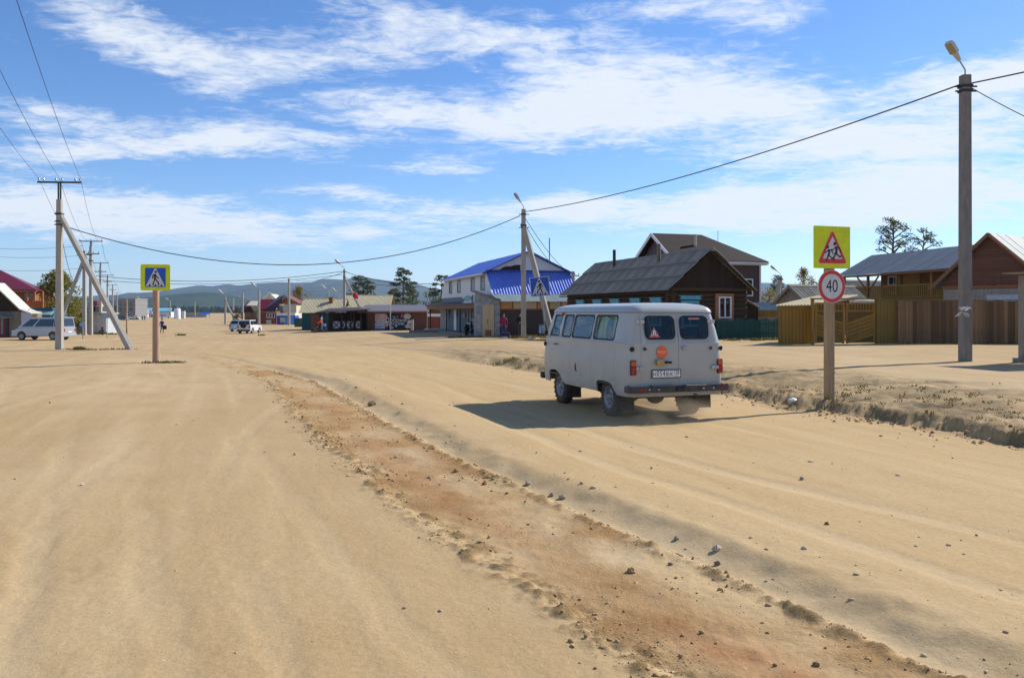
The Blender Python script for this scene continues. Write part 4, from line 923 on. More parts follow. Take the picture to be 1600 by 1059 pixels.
# ------------------------------------------------------------------ balcony house
def balcony_house():
    g = .5; a = Vector((25.7, 48.0)); th = math.atan2(.2, .98)
    h = empty('balcony_house', (25.7, 48.0, g), th, 'two-storey timber house with grey metal roof and ochre balcony', 'house')
    ez, pz = 4.5-g, 5.95-g; Ln = 11.5
    MB().b2(1.45, 5.6, -1.5, 9.0, -.3, ez+.1).build('wall', M_TIMBER, h)
    for y, x0, x1 in ((8.95,1.6,5.4),): MB().prism([(1.5,y,ez),(5.5,y,ez),(2.6,y,pz-.1)], (0,-.1,0)).build('gable', M_TIMBER, h)
    sheets(h, 'roof_sheet', (-.25,-2.0,ez-.08), (0,Ln+2.2,0), (2.85,0,pz-ez+.08), 12, 5, .025, M_GREYROOF)
    sheets(h, 'roof_sheet', (5.9,-2.0,ez-.2), (0,Ln+2.2,0), (-3.3,0,pz-ez+.2), 12, 5, .025, M_GREYROOF)
    MB().b2(-.25,-.15,-2.0,Ln+.2,ez-.22,ez-.12).build('eave_board', M_TIMBER, h)
    MB().b2(-.15,1.5,-2.0,Ln+.1,ez-.14,ez-.09).build('soffit', M_TIMBER, h)
    # balcony deck, posts, rail and balusters
    MB().b2(0,1.45,-1.6,Ln-.3,2.05-.0,2.2).build('balcony_deck', M_YELLOW, h)
    MB().b2(.0,.09,-1.6,Ln-.3,3.02,3.12).build('handrail', M_YELLOW, h); MB().b2(.0,.09,-1.6,Ln-.3,2.28,2.36).build('bottom_rail', M_YELLOW, h)
    MB().b2(-.03,.05,-1.6,Ln-.3,1.5,2.25).build('balcony_skirt', M_OLIVE, h)
    me = MB().b2(-.025,.025,-.05,.05,0,.68).mesh('baluster'); me.materials.append(M_YELLOW)
    k = 0; y = -1.5
    while y < Ln-.35:
        o = link('baluster', me, h); o.location = (.045, y, 2.35); y += .19
    for y in (-1.5, 2.2, 5.4, 8.4, Ln-.4): MB().b2(-.02,.12,y-.07,y+.07,-.3,ez-.2).build('balcony_post', M_YELLOW if y < 8 else M_TIMBER, h)
    mb = MB(); mb.bar((.06,8.5,ez-1.2),(.06,9.6,ez-.25),.08,.08); mb.bar((.06,8.3,ez-1.2),(.06,7.3,ez-.25),.08,.08); mb.build('post_brace', M_TIMBER, h)
    wf = M_WHITE
    mp = mat('amber_panel', (.40,.22,.06), .75, var=.15)
    for y0, y1 in ((5.0,6.6),(1.4,2.8)): MB().b2(1.38,1.45,y0,y1,2.2,ez-.1).build('wall_panel', mp, h)
    for y in (7.6, .6, -.9): win(h, 'x', 1.44, y, 2.75, .95, .95, wf, nx=2, ny=2, fw=.12)
    mb = MB(); mb.tube([(-.1,-2.1,3.0),(-.12,-2.2,2.85),(-.5,-2.4,2.1),(-.5,-2.4,1.9)], .07, 8); mb.build('downpipe', M_WHITE, h)
balcony_house()

# ------------------------------------------------------------------ board house at the right edge
def board_house():
    g = .5; pk = at(1545, 363.6, 42.0); th = math.atan2(.6, .8)
    h = empty('board_house', (pk.x, pk.y, g), th, 'brown board house with pale zinc gable roof at the right edge', 'house')
    pz, ez, w, L = pk.z-g, 3.25-g, 2.75, 9.0
    gz_ = lambda y: pz-.1-abs(y)*(pz-ez)/w
    MB().b2(.35, L, -w+.35, w-.35, -.3, ez).build('wall', M_GREYW, h)
    # horizontal gable boards
    z = ez+.02; n = 0
    while z < pz-.3:
        hw = (pz-.12-z-.10)/((pz-ez)/w)
        MB().b2(.24+.008*(n % 2), .34, -hw, hw, z, z+.165).build('gable_board', mat('brown_board', (.135,.058,.034), .8, var=.25, vs=3, stretch=(1,.4,6), rnd=.12), h); z += .17; n += 1
    MB().b2(.20,.36,-w+.3,w-.3,ez-.16,ez+.0).build('tie_beam', M_TIMBER, h)
    for i in range(10): MB().b2(.26+.006*(i % 2), .345, -w+.36, w-.36, ez-.17-.2*(i+1), ez-.17-.2*i-.008).build('wall_board', M_GREYW, h)
    sheets(h, 'roof_sheet', (-.15,-w-.25,ez-.12), (L,0,0), (0,w+.25,pz-ez+.12), 9, 3, .02, M_ZINC)
    sheets(h, 'roof_sheet', (-.15,w+.25,ez-.12), (L,0,0), (0,-w-.25,pz-ez+.12), 9, 3, .02, M_ZINC)
    for s in (-1, 1): MB().bar((-.10,s*(w+.22),ez-.17), (-.10,0,pz-.06), .15, .04, (1,0,0)).build('barge_board', M_TIMBER, h)
    sg = MB().b2(.20,.255,-1.9,.2,ez-.85,ez-.50).build('name_board', mat('sign_pale', (.42,.46,.50), .6, var=.15, vs=4), h)
board_house()
# ------------------------------------------------------------------ fences and gates on the right
def plank_fence():
    Y = 37.0; x0, x1 = atx(1403, Y), atx(1700, Y); g = gz(20, Y)
    h = empty('plank_fence', (x0, Y, g), 0, 'tall fence of unpainted brown planks behind the right lamp pole', 'fence')
    planks(h, 'plank', M_FENCE, 0, x1-x0, -.08, 1.90, 0, 52, jit=.025, lean=.006)
    for z in (.45, 1.5): MB().b2(0, x1-x0, .03, .10, z, z+.09).build('rail', M_FENCE, h)
    for i in range(5): MB().b2(i*2.05, i*2.05+.13, .03, .16, -.3, 1.9).build('post', M_FENCE, h)
    MB().b2(-.02, x1-x0, -.045, .05, 1.915, 1.95).build('cap_rail', M_FENCE, h)
plank_fence()
def ochre_gate():
    Y = 37.3; x0, x1 = atx(1272, Y), atx(1368, Y); g = gz(14.8, Y); L = x1-x0
    h = empty('ochre_gate', (x0, Y, g), 0, 'ochre double gate with chevron boards behind the speed sign', 'gate')
    for i in range(2):
        a = i*L/2+.04; b = (i+1)*L/2-.02; c = (a+b)/2
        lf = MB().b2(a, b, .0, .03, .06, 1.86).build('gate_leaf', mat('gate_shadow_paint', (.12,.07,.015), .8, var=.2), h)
        n = 9
        for k in range(n):
            s = 1 if i == 0 else -1
            z0 = .05+k*.17
            p, q = ((a, b) if i == 0 else (b, a))
            za, zb = z0+.42, z0-.02
            if max(za, zb) > 1.42: continue
            MB().bar((p+.02*s, -.012, za), (q-.02*s, -.012, max(zb, .08)), .035, .135, (0,0,1)).build('gate_board', M_YELLOW, lf)
        for x in (a, b-.09): MB().b2(x, x+.09, -.035, .0, .05, 1.86).build('stile', M_YELLOW, lf)
        for z in (.05, 1.44, 1.78): MB().b2(a+.09, b-.09, -.033, .0, z, z+.08).build('gate_rail', M_YELLOW, lf)
        for k in range(9): MB().b2(a+.12+k*.13, a+.16+k*.13, -.03, .0, 1.52, 1.78).build('lattice_bar', M_YELLOW, lf)
    for x in (-.12, L): MB().b2(x, x+.12, -.04, .1, -.2, 2.0).build('gate_post', M_YELLOW, h)
    MB().b2(-.14, L+.14, -.06, .12, 2.0, 2.06).build('lintel', M_OLIVE, h)
ochre_gate()
def olive_panel():
    Y = 37.2; x0, x1 = atx(1370, Y), atx(1402, Y); g = gz(16.7, Y)
    h = empty('olive_fence', (x0, Y, g), 0, 'narrow olive plank fence between the ochre gate and brown fence', 'fence')
    planks(h, 'plank', M_OLIVE, 0, x1-x0, -.05, 1.92, 0, 6, jit=.01)
    MB().b2(0, x1-x0, .02, .08, 1.2, 1.3).build('rail', M_OLIVE, h); MB().b2(-.02, x1-x0+.02, -.05, .05, 1.93, 1.98).build('cap_rail', M_OLIVE, h)
olive_panel()
def ochre_shed():
    Y = 37.8; x0, x1 = atx(1216, Y), atx(1271, Y); g = gz(12.9, Y)
    h = empty('ochre_shed', (x0, Y, g), 0, 'ochre plank shed with wavy cream slate roof left of the gate', 'shed')
    planks(h, 'plank', M_YELLOW, 0, x1-x0, -.05, 1.62, 0, 10, jit=.0, gap=.012)
    MB().prism([(.03,.03,-.1),(x1-x0-.03,.03,-.1),(x1-x0+2.6,2.9,-.1),(1.9,2.9,-.1)], (0,0,1.68)).build('wall', M_BROWNK, h)
    MB().b2(-.03,x1-x0+.03,-.05,.03,1.58,1.74).build('eave_board', M_YELLOW, h)
    sheets(h, 'slate_sheet', (-.2,-.15,2.18-g), (x1-x0+.4,-.1,.03), (3.1,3.2,.50), 2, 7, .03, M_SLATEB)
    MB().prism([(x1-x0,.0,1.66),(x1-x0+2.7,2.8,1.66),(x1-x0+2.7,2.8,2.05)], (.05,-.05,0)).build('gable', M_BROWNK, h)
ochre_shed()
p = at(1351, 471, 37.9); tr = MB(); tr.tube([(p.x-.45,p.y,p.z),(p.x-.2,p.y,p.z+.02),(p.x+.2,p.y,p.z),(p.x+.46,p.y,p.z+.015)], [.05,.085,.08,.05], 9); tag(tr.build('tarp_roll', M_WHITE), 'rolled white tarp lying on top of the ochre gate', 'tarp')
def picket_fence():
    Y = 43.0; x0, x1 = atx(1121, Y), atx(1219, Y); g = gz(12.2, Y); L = x1-x0
    h = empty('picket_fence', (x0, Y, g), 0, 'dark green picket fence with scalloped top beside the log house', 'fence')
    planks(h, 'picket', M_GREEN, 0, L, .0, 0, 0, 40, jit=0, gap=.022, t=.025, top=lambda x: .93+.15*abs(math.sin(math.pi*x/(L/4.6))))
    for z in (.25, .75): MB().b2(0, L, .02, .07, z, z+.07).build('rail', M_GREEN, h)
    for i in range(4): MB().b2(i*L/3-.05, i*L/3+.05, .03, .13, -.2, 1.0).build('post', M_GREEN, h)
    Y2 = 46.5; x0 = atx(1150, Y2); x1 = atx(1222, Y2); g2 = gz(13.5, Y2)
    h2 = empty('grey_board_fence', (x0, Y2, g2), 0, 'grey board fence with ochre top strip behind green pickets', 'fence')
    planks(h2, 'plank', M_GREYW, 0, x1-x0, 0, 1.15, 0, 16, jit=.01); MB().b2(0, x1-x0, -.04, .03, 1.15, 1.52).build('top_strip', M_OLIVE, h2)
picket_fence()
# far tin-roofed clutter between the brown house and the grey shed
p = at(1216, 470, 58); cl = empty('tin_shelter', (p.x, p.y, .5), .3, 'low shelter with crumpled white tin roof beyond green fence', 'shelter')
MB().b2(-1.5,1.5,0,2,0,1.5).build('wall', M_GREYW, cl); sheets(cl, 'roof_sheet', (-1.7,-.2,1.5), (3.4,0,0), (0,2.4,.55), 3, 4, .05, M_ZINC)

# ------------------------------------------------------------------ concrete poles, lamps and cables
def lamp_head(par, base, d, size=1.0):
    """street lamp on a short arm: base point, direction of the arm"""
    b = Vector(base); d = Vector(d).normalized(); e = b+d*.42*size
    arm = MB().tube([b-Vector((0,0,.35*size)), b, e], .025*size, 6).build('lamp_arm', M_ZINC, par)
    s = d.cross(Vector((0,0,1))).normalized(); n = s.cross(d).normalized()
    def sec(t, w, up, dn): return [e+d*t+s*w+n*up*.6, e+d*t+s*w-n*dn, e+d*t-s*w-n*dn, e+d*t-s*w+n*up*.6, e+d*t+n*up]
    secs = [sec(t*size, w*size, u*size, q*size) for t, w, u, q in ((-.05,.05,.05,.03),(.12,.07,.07,.04),(.22,.075,.08,.05),(.26,.13,.11,.06),(.55,.14,.11,.06),(.68,.12,.07,.05),(.70,.06,.03,.03))]
    mb = MB(); vs = [p for q in secs for p in q]; k = 5
    mb.add(vs, [(i*k+j, i*k+(j+1) % k, (i+1)*k+(j+1) % k, (i+1)*k+j) for i in range(len(secs)-1) for j in range(k)]+[(4,3,2,1,0), tuple(range(len(vs)-k, len(vs)))])
    hd = mb.build('lamp_head', mat('lamp_shell', (.50,.48,.43), .5, .1, var=.1), par)
    q = [e+d*.29*size+s*.11*size-n*.064*size, e+d*.64*size+s*.10*size-n*.058*size, e+d*.64*size-s*.10*size-n*.058*size, e+d*.29*size-s*.11*size-n*.064*size]
    MB().prism(q, -n*.03*size).build('lamp_glass', mat('lamp_lens', (.30,.25,.17), .2, var=.1), hd)
def pole(name, label, x, y, ztop, w0=.26, w1=.19, m=None, lamp=None, strut=None, bars=(), group=None, clamp=(), lean=0):
    g = gz(x, y)
    h = empty(name, (x, y, g), 0, label, 'utility pole', group); m = m or M_CONC
    H = ztop-g
    mb = MB(); n = 4
    mb.add([(sx*w/2+lean*z/H, sy*w*.42, z) for z, w in ((-.5,w0),(H,w1)) for sx, sy in ((-1,-1),(-.7,-1.15),(.7,-1.15),(1,-1),(1,1),(-1,1))], [(i, (i+1) % 6, 6+(i+1) % 6, 6+i) for i in range(6)]+[(5,4,3,2,1,0),(6,7,8,9,10,11)])
    mb.build('shaft', m, h, .012)
    for z in clamp:
        MB().b2(-w1*.62, w1*.62, -w1*.58, w1*.52, z-g-.04, z-g+.04).build('clamp', M_DARK, h)
        MB().bar((-w1*1.1, 0, z-g), (w1*1.3, -.02, z-g), .03, .05).build('bracket', M_DARK, h)
    if lamp: lamp_head(h, (0, 0, H+.18), lamp[:3], lamp[3] if len(lamp) > 3 else 1.0)
    if strut:
        bx, by, za = strut; gb = gz(bx, by); st = MB(); a = Vector((0, 0, za-g)); b = Vector((bx-x, by-y, gb-g-.3)); d = (a-b).normalized()
        st.tube([b, a+d*.15], [w0*.62, w1*.62], 6, True, False); s_ = st.build('strut', m, h, .01)
        MB().b2(-w1*.7, w1*.7, -w1*.7, w1*.6, za-g-.06, za-g+.03).build('strut_clamp', M_DARK, h)
    for zb, wb, dirv, ins in bars:
        d = Vector(dirv).normalized(); c = Vector((0, 0, zb-g))
        cb = MB().bar(c-d*wb/2, c+d*wb/2, .09, .09).build('crossarm', M_DARK, h)
        if zb-g > H: MB().b2(-.09,-.03,-.04,.04,H-.5,zb-g).build('riser', M_DARK, h); MB().b2(.03,.09,-.04,.04,H-.5,zb-g).build('riser', M_DARK, h)
        for t in ins:
            q = c+d*wb*t
            MB().lathe(q+Vector((0,0,.045)), (0,0,1), [(0,.02),(.06,.02),(.07,.06),(.11,.065),(.13,.045),(.17,.05),(.20,.03),(.21,0)], 10).build('insulator', mat('insulator_glass', (.35,.45,.42), .15, var=.1, spec=.8), cb)
    return h
STR = (-.317, .948, 0); ACR = (.948, .317, 0)
pr = at(1508, 565, 27.0)
pole('utility_pole', 'tall dark concrete pole with street lamp at the right', pr.x, pr.y, at(1508,118,27).z, .33, .29, M_CONCD, lamp=(-.62,-.25,.72,1.0), clamp=(9.05, 9.2))
p2 = at(818, 528, 57.0); ZT2 = at(818, 327, 57).z
pole('utility_pole', 'braced concrete lamp pole before the shop with blue roof', p2.x, p2.y, ZT2, .36, .30, M_CONC, lamp=(-.55,-.2,.80,1.0), strut=(atx(866,56.2), 56.2, at(818,352,57).z), clamp=(ZT2-.35, ZT2-1.25))
p3 = at(538, 518, 110); ZT3 = at(538, 421, 110).z
h3 = pole('utility_pole', 'braced concrete lamp pole before the open-air terrace, red flag on strut', p3.x, p3.y, ZT3, .34, .27, M_CONC, lamp=(-.7,-.1,.65,1.5), strut=(atx(582,108), 108, ZT3-1.0), clamp=(ZT3-.3,))
pl = at(93, 546, 46); ZTL = at(93, 312, 46).z
pole('utility_pole', 'nearest left power pole with wide crossarm and leaning brace', pl.x, pl.y, ZTL, .36, .26, M_CONC, strut=(atx(208,45.6), 45.6, at(100,334,46).z), clamp=(at(93,346,46).z, at(93,351,46).z),
     bars=((at(93,285,46).z, 2.35, (1,.06,0), (-.47,-.36,-.08,.06,.36,.47)),))
LP = [('second power pole of the left line, doubled beside the kiosk', 142, 86, 377, True), ('third power pole of the left line, behind the kiosk', 157, 125, 411, False), ('fourth power pole of the left line, small and far', 168, 165, 430, False), ('fifth power pole of the left line, far off', 176, 215, 445, False), ('sixth power pole of the left line, very far off', 183, 290, 457, False), ('last power pole of the left line before the grey block', 191, 400, 465, False)]
for lab, px, Y, top, dbl in LP:
    x = atx(px, Y); zt = at(px, top, Y).z
    pole('utility_pole', lab, x, Y, zt-.5, .34, .26, M_CONC, bars=((zt, 2.35, (1,.06,0), (-.47,.0,.47)), (zt-1.3, 1.7, (1,.06,0), (-.45,-.15,.15,.45))), group='left power line poles', clamp=(zt-2.0,))
x = atx(132, 84); pole('utility_pole', 'pole leaning on its brace beside the left tree', x, 84, at(132,392,84).z, .36, .28, M_CONC, strut=(atx(84,83), 83, at(128,402,84).z), bars=((at(132,398,84).z, 1.5, (1,0,0), (-.45,0,.45)),), clamp=(at(132,418,84).z,))
x = atx(462, 165); pole('utility_pole', 'plain concrete pole beside the blue kiosk', x, 160, at(462,435,160).z, .42, .34, M_CONC)
x = atx(411.7, 168); pole('utility_pole', 'lamp pole before the red-brown wooden houses', x, 165, at(411.7,453,165).z, .42, .34, M_CONC, lamp=(-.7,0,.6,1.9))
x = atx(379, 190); pole('utility_pole', 'plain pole behind the parked white cars', x, 190, at(379,457,190).z, .42, .34, M_CONC)
x = atx(352, 185); pole('utility_pole', 'far braced lamp pole at the bend of the road', x, 185, at(352,463,185).z, .40, .32, M_CONC, lamp=(-.7,0,.6,1.8), strut=(atx(371,184), 184, at(354,470,185).z))
for lab, px, Y, top in (('distant pole left of the bend behind lamp pole', 364.5, 260, 466), ('distant thin lamp pole above the blue-white roofs', 221, 420, 468), ('distant thin lamp pole right of the crossing sign', 266, 420, 470), ('distant bare pole above the blue tarpaulin roof', 304.5, 380, 471)):
    x = atx(px, Y); pole('utility_pole', lab, x, Y, at(px, top, Y).z, .42, .34, M_CONC, lamp=(-.8,0,.4,2.4) if 'lamp' in lab and px < 300 else None)
for lab, px, Y, top, bot in (('lamp post behind the left beige-roofed house', 513, 150, 455, 500), ('lamp post behind the right beige-roofed house', 529, 158, 459, 500)):
    x = atx(px, Y); pole('utility_pole', lab, x, Y, at(px, top, Y).z, .30, .24, M_CONC, lamp=(-.7,0,.5,1.4))
x = atx(895.5, 80); pole('utility_pole', 'pole with small crossarm beyond the log house roof', x, 80, at(895.5,424,80).z, .34, .28, M_CONC, bars=((at(895,431,80).z, 1.2, (1,0,0), (-.45,0,.45)),))
x = atx(1219, 75); pole('utility_pole', 'braced lamp pole beyond the green picket fence', x, 75, at(1219,431,75).z, .36, .30, M_CONC, lamp=(-.7,0,.6,1.0), strut=(atx(1207,74), 74, at(1218,436,75).z))
x = atx(668, 96); pole('utility_pole', 'thin pale post at the left end of the porch', x, 96, at(668,455,96).z, .14, .12, M_CONC)
x = atx(610, 99); pole('thin_post', 'thin pale metal post standing before the food poster', x, 99, at(610,478,99).z, .12, .12, mat('pale_pipe', (.5,.49,.45), .6))
x = atx(858.5, 70); g_ = gz(x, 70); mb = MB(); mb.cyl((x,70,g_), (x,70,at(858,372,70).z), .045, n=6); tag(mb.build('aerial_mast', mat('blue_grey_pipe', (.10,.14,.22), .5), None), 'thin aerial mast rising behind the gable of the blue roof', 'mast')

def wire(label, p0, p1, sag, r, n=26, group=None):
    p0, p1 = Vector(p0), Vector(p1); pts = []
    for i in range(n+1):
        t = i/n; q = p0.lerp(p1, t); q.z -= sag*4*t*(1-t); pts.append(q)
    o = MB().tube(pts, r, 5).build('overhead_cable', M_CABLE); tag(o, label, 'cable', group); return o
wire('thick overhead cable from the right pole to the centre pole', at(1499,133,27), at(820,331,57), .55, .026)
wire('long sagging cable from the left pole to the centre pole', at(96,352,46), at(813,337,57), 2.75, .026)
wire('cable leaving the right pole to the upper right', at(1514,131,27), Vector((22, 10, 9.0)), .25, .024)
wire('sloping service cable from the right pole down to the right', at(1514,135,27), at(1640,200,25), .05, .016)
wire('upper service cable from the centre pole over the log house', at(820,340,57), at(895,430,80), .5, .022)
wire('lower service cable from the centre pole over the log house', at(820,350,57), at(893,432,80), .8, .022)
wire('service cable to the corner of the log house roof', at(895,432,80), at(945,470,55), .1, .018)
wire('cable from the flagged pole towards the blue-roofed shop', at(541,425,110), at(683,443,84), .55, .035)
wire('thin lower cable from the flagged pole to the shop', at(541,434,110), at(683,446,84), .5, .022)
wire('upper cable from the flagged pole across the road', at(535,424,110), at(150,431,110), 1.0, .036)
wire('lower cable from the flagged pole across the road', at(535,429,110), at(150,437,110), .9, .030)
wire('short cable from the flagged pole to the plain pole', at(535,426,110), at(463,438,160), .5, .03)
dW = Vector((12.3*1.5, -26.5*1.5, 0))
for i, (px, lab) in enumerate(((61, 'leftmost high wire leaving the crossarm to the upper left'), (93, 'middle high wire leaving the crossarm to the upper left'), (126, 'rightmost high wire leaving the crossarm to the upper left'))):
    q = at(px, 279, 46); wire(lab, q, q+dW+Vector((0,0,.3)), .5, .009)
    q2 = at((127,142,157)[i], 377, 86); wire(('left','middle','right')[i]+' high wire between the first and second left power poles', q, q2, 1.0, .010)
q = at(93,350,46); wire('drop cable sloping from the nearest left pole to the doubled pole', q, at(128,420,84), 2.2, .016)
for i in range(len(LP)-1):
    a, b = LP[i], LP[i+1]
    for k, (dx, ord_) in enumerate(((-1.1,'left'),(1.1,'right'))):
        pa = at(a[1], a[3], a[2]); pb = at(b[1], b[3], b[2]); wire(ord_+' wire after the '+a[0].split(' of')[0], pa+Vector((dx,0,.2)), pb+Vector((dx,0,.2)), .8, .018)
for k, (y0, y1, lab) in enumerate(((384,385,'upper'),(399,397,'middle'),(419,418,'lower'))):
    wire(lab+' faint cable from the doubled pole to the left edge', at(130, y0, 84), at(-60, y1, 84), .3, .014)
# flag on the strut, notice plates on poles
q = at(556, 461, 108.5); mb = MB()
for i in range(6):
    a = i/6; b = (i+1)/6; f = lambda t: (q.x-.38+t*.7, q.y+.1*math.sin(t*6), q.z+.12-.45*t)
    w0 = .44*(1-a*.55); w1 = .44*(1-b*.55); A, B = Vector(f(a)), Vector(f(b))
    mb.add([A+Vector((0,0,w0)), A-Vector((0,0,w0)), B-Vector((0,0,w1)), B+Vector((0,0,w1))], [(0,1,2,3)], True)
fl = mb.build('red_flag', mat('flag_red', (.75,.03,.03), .7, var=.1)); so = fl.modifiers.new('cloth', 'SOLIDIFY'); so.thickness = .01; tag(fl, 'small red flag tied to the leaning strut', 'flag')
for px, py, w, h_, c, lab in ((538,483,.55,.7,(.55,.58,.62),'white notice plate on the flagged pole'), (539,500,.30,.55,(.30,.50,.70),'pale blue paper taped to the flagged pole')):
    q = at(px, py, 109.75); tag(MB().b2(q.x-w/2,q.x+w/2,q.y-.03,q.y,q.z-h_/2,q.z+h_/2).build('notice', mat('paper_%d' % py, c, .7, var=.1)), lab, 'notice')
q = at(1505, 488, 26.8); mb = MB()
for i in range(9):
    c = q+Vector((random.uniform(-.22,.18), -.02-random.uniform(0,.05), random.uniform(-.14,.16))); a = random.uniform(-.7,.9); l = random.uniform(.10,.20)
    d = Vector((math.cos(a)*-1, -.1, -math.sin(a)*.7)); u = Vector((d.z, 0, -d.x))*.45
    mb.add([c-d*l+u*l*.5, c-u*l*.6, c+d*l-u*l*.3+Vector((0,-.04,0)), c+u*l*.7+Vector((0,-.06,0))], [(0,1,2),(0,2,3)])
tp = mb.build('torn_notice', mat('torn_paper', (.55,.56,.60), .7, var=.2, isl=.6)); so = tp.modifiers.new('paper', 'SOLIDIFY'); so.thickness = .004; tag(tp, 'torn white paper hanging on the right lamp pole', 'paper')

# ------------------------------------------------------------------ road signs
def pictogram_walk(par, y, s, mx=1, m=None, stripes=None):
    """walking figure, unit square coordinates scaled by s; mx mirrors"""
    T = lambda pts: [(mx*a*s, b*s) for a, b in pts]
    polys = [T(circ(.02,.285,.062,n=14))]
    for pts, w in (([(-.02,.18),(-.02,-.06)],.10),([(-.04,.17),(-.12,.10),(-.135,-.06)],.055),([(.02,.12),(.08,.02),(.17,-.06)],.05),([(-.02,-.04),(.07,-.18),(.135,-.24),(.16,-.41)],.062),([(-.03,-.05),(-.08,-.26),(-.13,-.41)],.058)): polys += [T(q) for q in stroke(pts, w)]
    for x0, x1 in ((-.33,-.22),(-.05,.06),(.25,.36)): polys.append(T([(x0,-.45),(x0+.09,-.45),(x1-.02,-.36),(x1-.09,-.36)]))
    return tag(flat('pictogram', polys, y, .003, m or M_INK, par), kind='stuff')
M_FLUO = mat('fluorescent_yellow', (.64, .72, .0), .5, var=.12, vs=5); M_SBLUE = mat('sign_blue', (.010, .085, .48), .35, var=.05); M_SWHITE = mat('sign_reflective_white', (.60,.60,.60), .5, var=.14, vs=7)
def crossing_face(par, w, y, mx=1):
    h = w/2
    f = flat('blue_panel', [rrect(-h, h, -h, h, .04*w)], y, .004, M_SBLUE, par)
    flat('white_triangle', [[(-.46*w,-.45*w),(.46*w,-.45*w),(.03*w,.47*w),(-.03*w,.47*w)]], y-.005, .003, M_SWHITE, par)
    pictogram_walk(par, y-.009, w, mx)
q = at(243, 433.5, 28.0); g = gz(q.x, 28.0)
s1 = empty('crossing_sign', (q.x, 28.0, g), .25, 'pedestrian crossing sign with yellow border on wooden post at left', 'road sign')
zc = q.z-g
mb = MB(); mb.tube([(0,.09,-.4),(0,.09,zc+.30)], [.115,.10], 12); mb.build('post', mat('pinkish_wood_post', (.40,.25,.17), .85, var=.25, vs=6, stretch=(5,5,.4), bump=.006, bs=25), s1)
bd = empty('sign_board', (0,0,zc)); bd.parent = s1
bp = flat('yellow_board', [rrect(-.465,.465,-.44,.44,.06)], .0, .02, M_FLUO, bd); 
crossing_face(bd, .645, -.0215, 1)
q = at(843.5, 447.5, 55.6); 
s2 = empty('crossing_sign', (q.x, 55.9, q.z), .12, 'blue pedestrian crossing sign without yellow border on the pole brace', 'road sign'); s2.rotation_euler = (0, R(-5), .12)
flat('backing', [rrect(-.66,.66,-.64,.64,.04)], .0, .03, M_WHITE, s2); crossing_face(s2, 1.22, -.032, -1)
MB().b2(.62,.68,-.03,.06,-.66,.62).build('edge_flange', M_WHITE, s2)
mb = MB(); mb.cyl((.14,.08,-3.0), (.05,.08,.6), .05, n=8); mb.build('mount_pipe', M_ZINC, s2)
q = at(1298, 386.5, 16.4); g = gz(q.x, 16.4)
s3 = empty('warning_sign_post', (q.x+.03, 16.4, g), .3226, 'wooden post with yellow children warning sign above 40 limit disc', 'road sign')
zc = q.z-g
mb = MB(); mb.b2(-.095,.085,.03,.14,-.4,zc+.1); mb.build('post', M_POST, s3, .008)
b1 = empty('warning_board', (0,0,zc)); b1.parent = s3
flat('yellow_board', [rrect(-.43,.43,-.415,.415,.02)], .02, .022, M_FLUO, b1)
def rtri(k, r, cz=-.04):
    pts = [(-.36*k, cz-.285*k+.0), (.36*k, cz-.285*k), (0, cz+.40*k)]; out = []
    for i in range(3):
        a = Vector((*pts[i-1], 0)); b = Vector((*pts[i], 0)); c = Vector((*pts[(i+1) % 3], 0)); d0 = (a-b).normalized(); d1 = (c-b).normalized()
        for t in np.linspace(0, 1, 6): q = (b+d0*r*(1-t)**2+d1*r*t**2); out.append((q.x, q.y))
    return out
flat('triangle_edge', [rtri(1.0,.10)], -.0025, .003, M_SWHITE, b1); flat('red_triangle', [rtri(.97,.09)], -.006, .003, M_RED, b1); flat('white_field', [rtri(.66,.03)], -.0095, .003, M_SWHITE, b1)
kids = []
for cx, cz, k in ((.06,-.09,1.0),(-.11,-.135,.85)):
    kids.append([(cx-.01*k+a*k, cz+.16*k+b*k) for a, b in circ(0,0,.035,n=12)])
    for pts, w in (([(.02,.11),(.035,.02),(.0,-.05)],.055),([(.02,.10),(.10,.08),(.14,.0)],.025),([(.0,.09),(-.06,.03),(-.10,.05)],.022),([(.01,-.03),(-.03,-.11),(-.04,-.17)],.032),([(.02,-.03),(.09,-.08),(.10,-.10),(.155,-.075)],.030)): kids += [[(cx+a*k, cz+b*k) for a, b in q_] for q_ in stroke(pts, w)]
tag(flat('pictogram', kids, -.013, .003, M_INK, b1), kind='stuff')
d1 = at(1298, 447.5, 16.4).z-g
b2_ = empty('speed_limit_disc', (-.01,0,d1)); b2_.parent = s3
flat('disc_edge', [circ(0,0,.325,n=48)], .012, .012, M_SWHITE, b2_); flat('red_ring', [circ(0,0,.315,n=48)], -.0005, .003, M_RED, b2_); flat('white_field', [circ(0,0,.245,n=48)], -.004, .003, M_SWHITE, b2_)
me = text_mesh('40', .36, .001, xs=.80); me.transform(Matrix.Translation((0,-.0085,-.005)) @ Matrix.Rotation(R(90),4,'X')); o = link('numerals', me, b2_); me.materials.clear(); me.materials.append(M_INK)

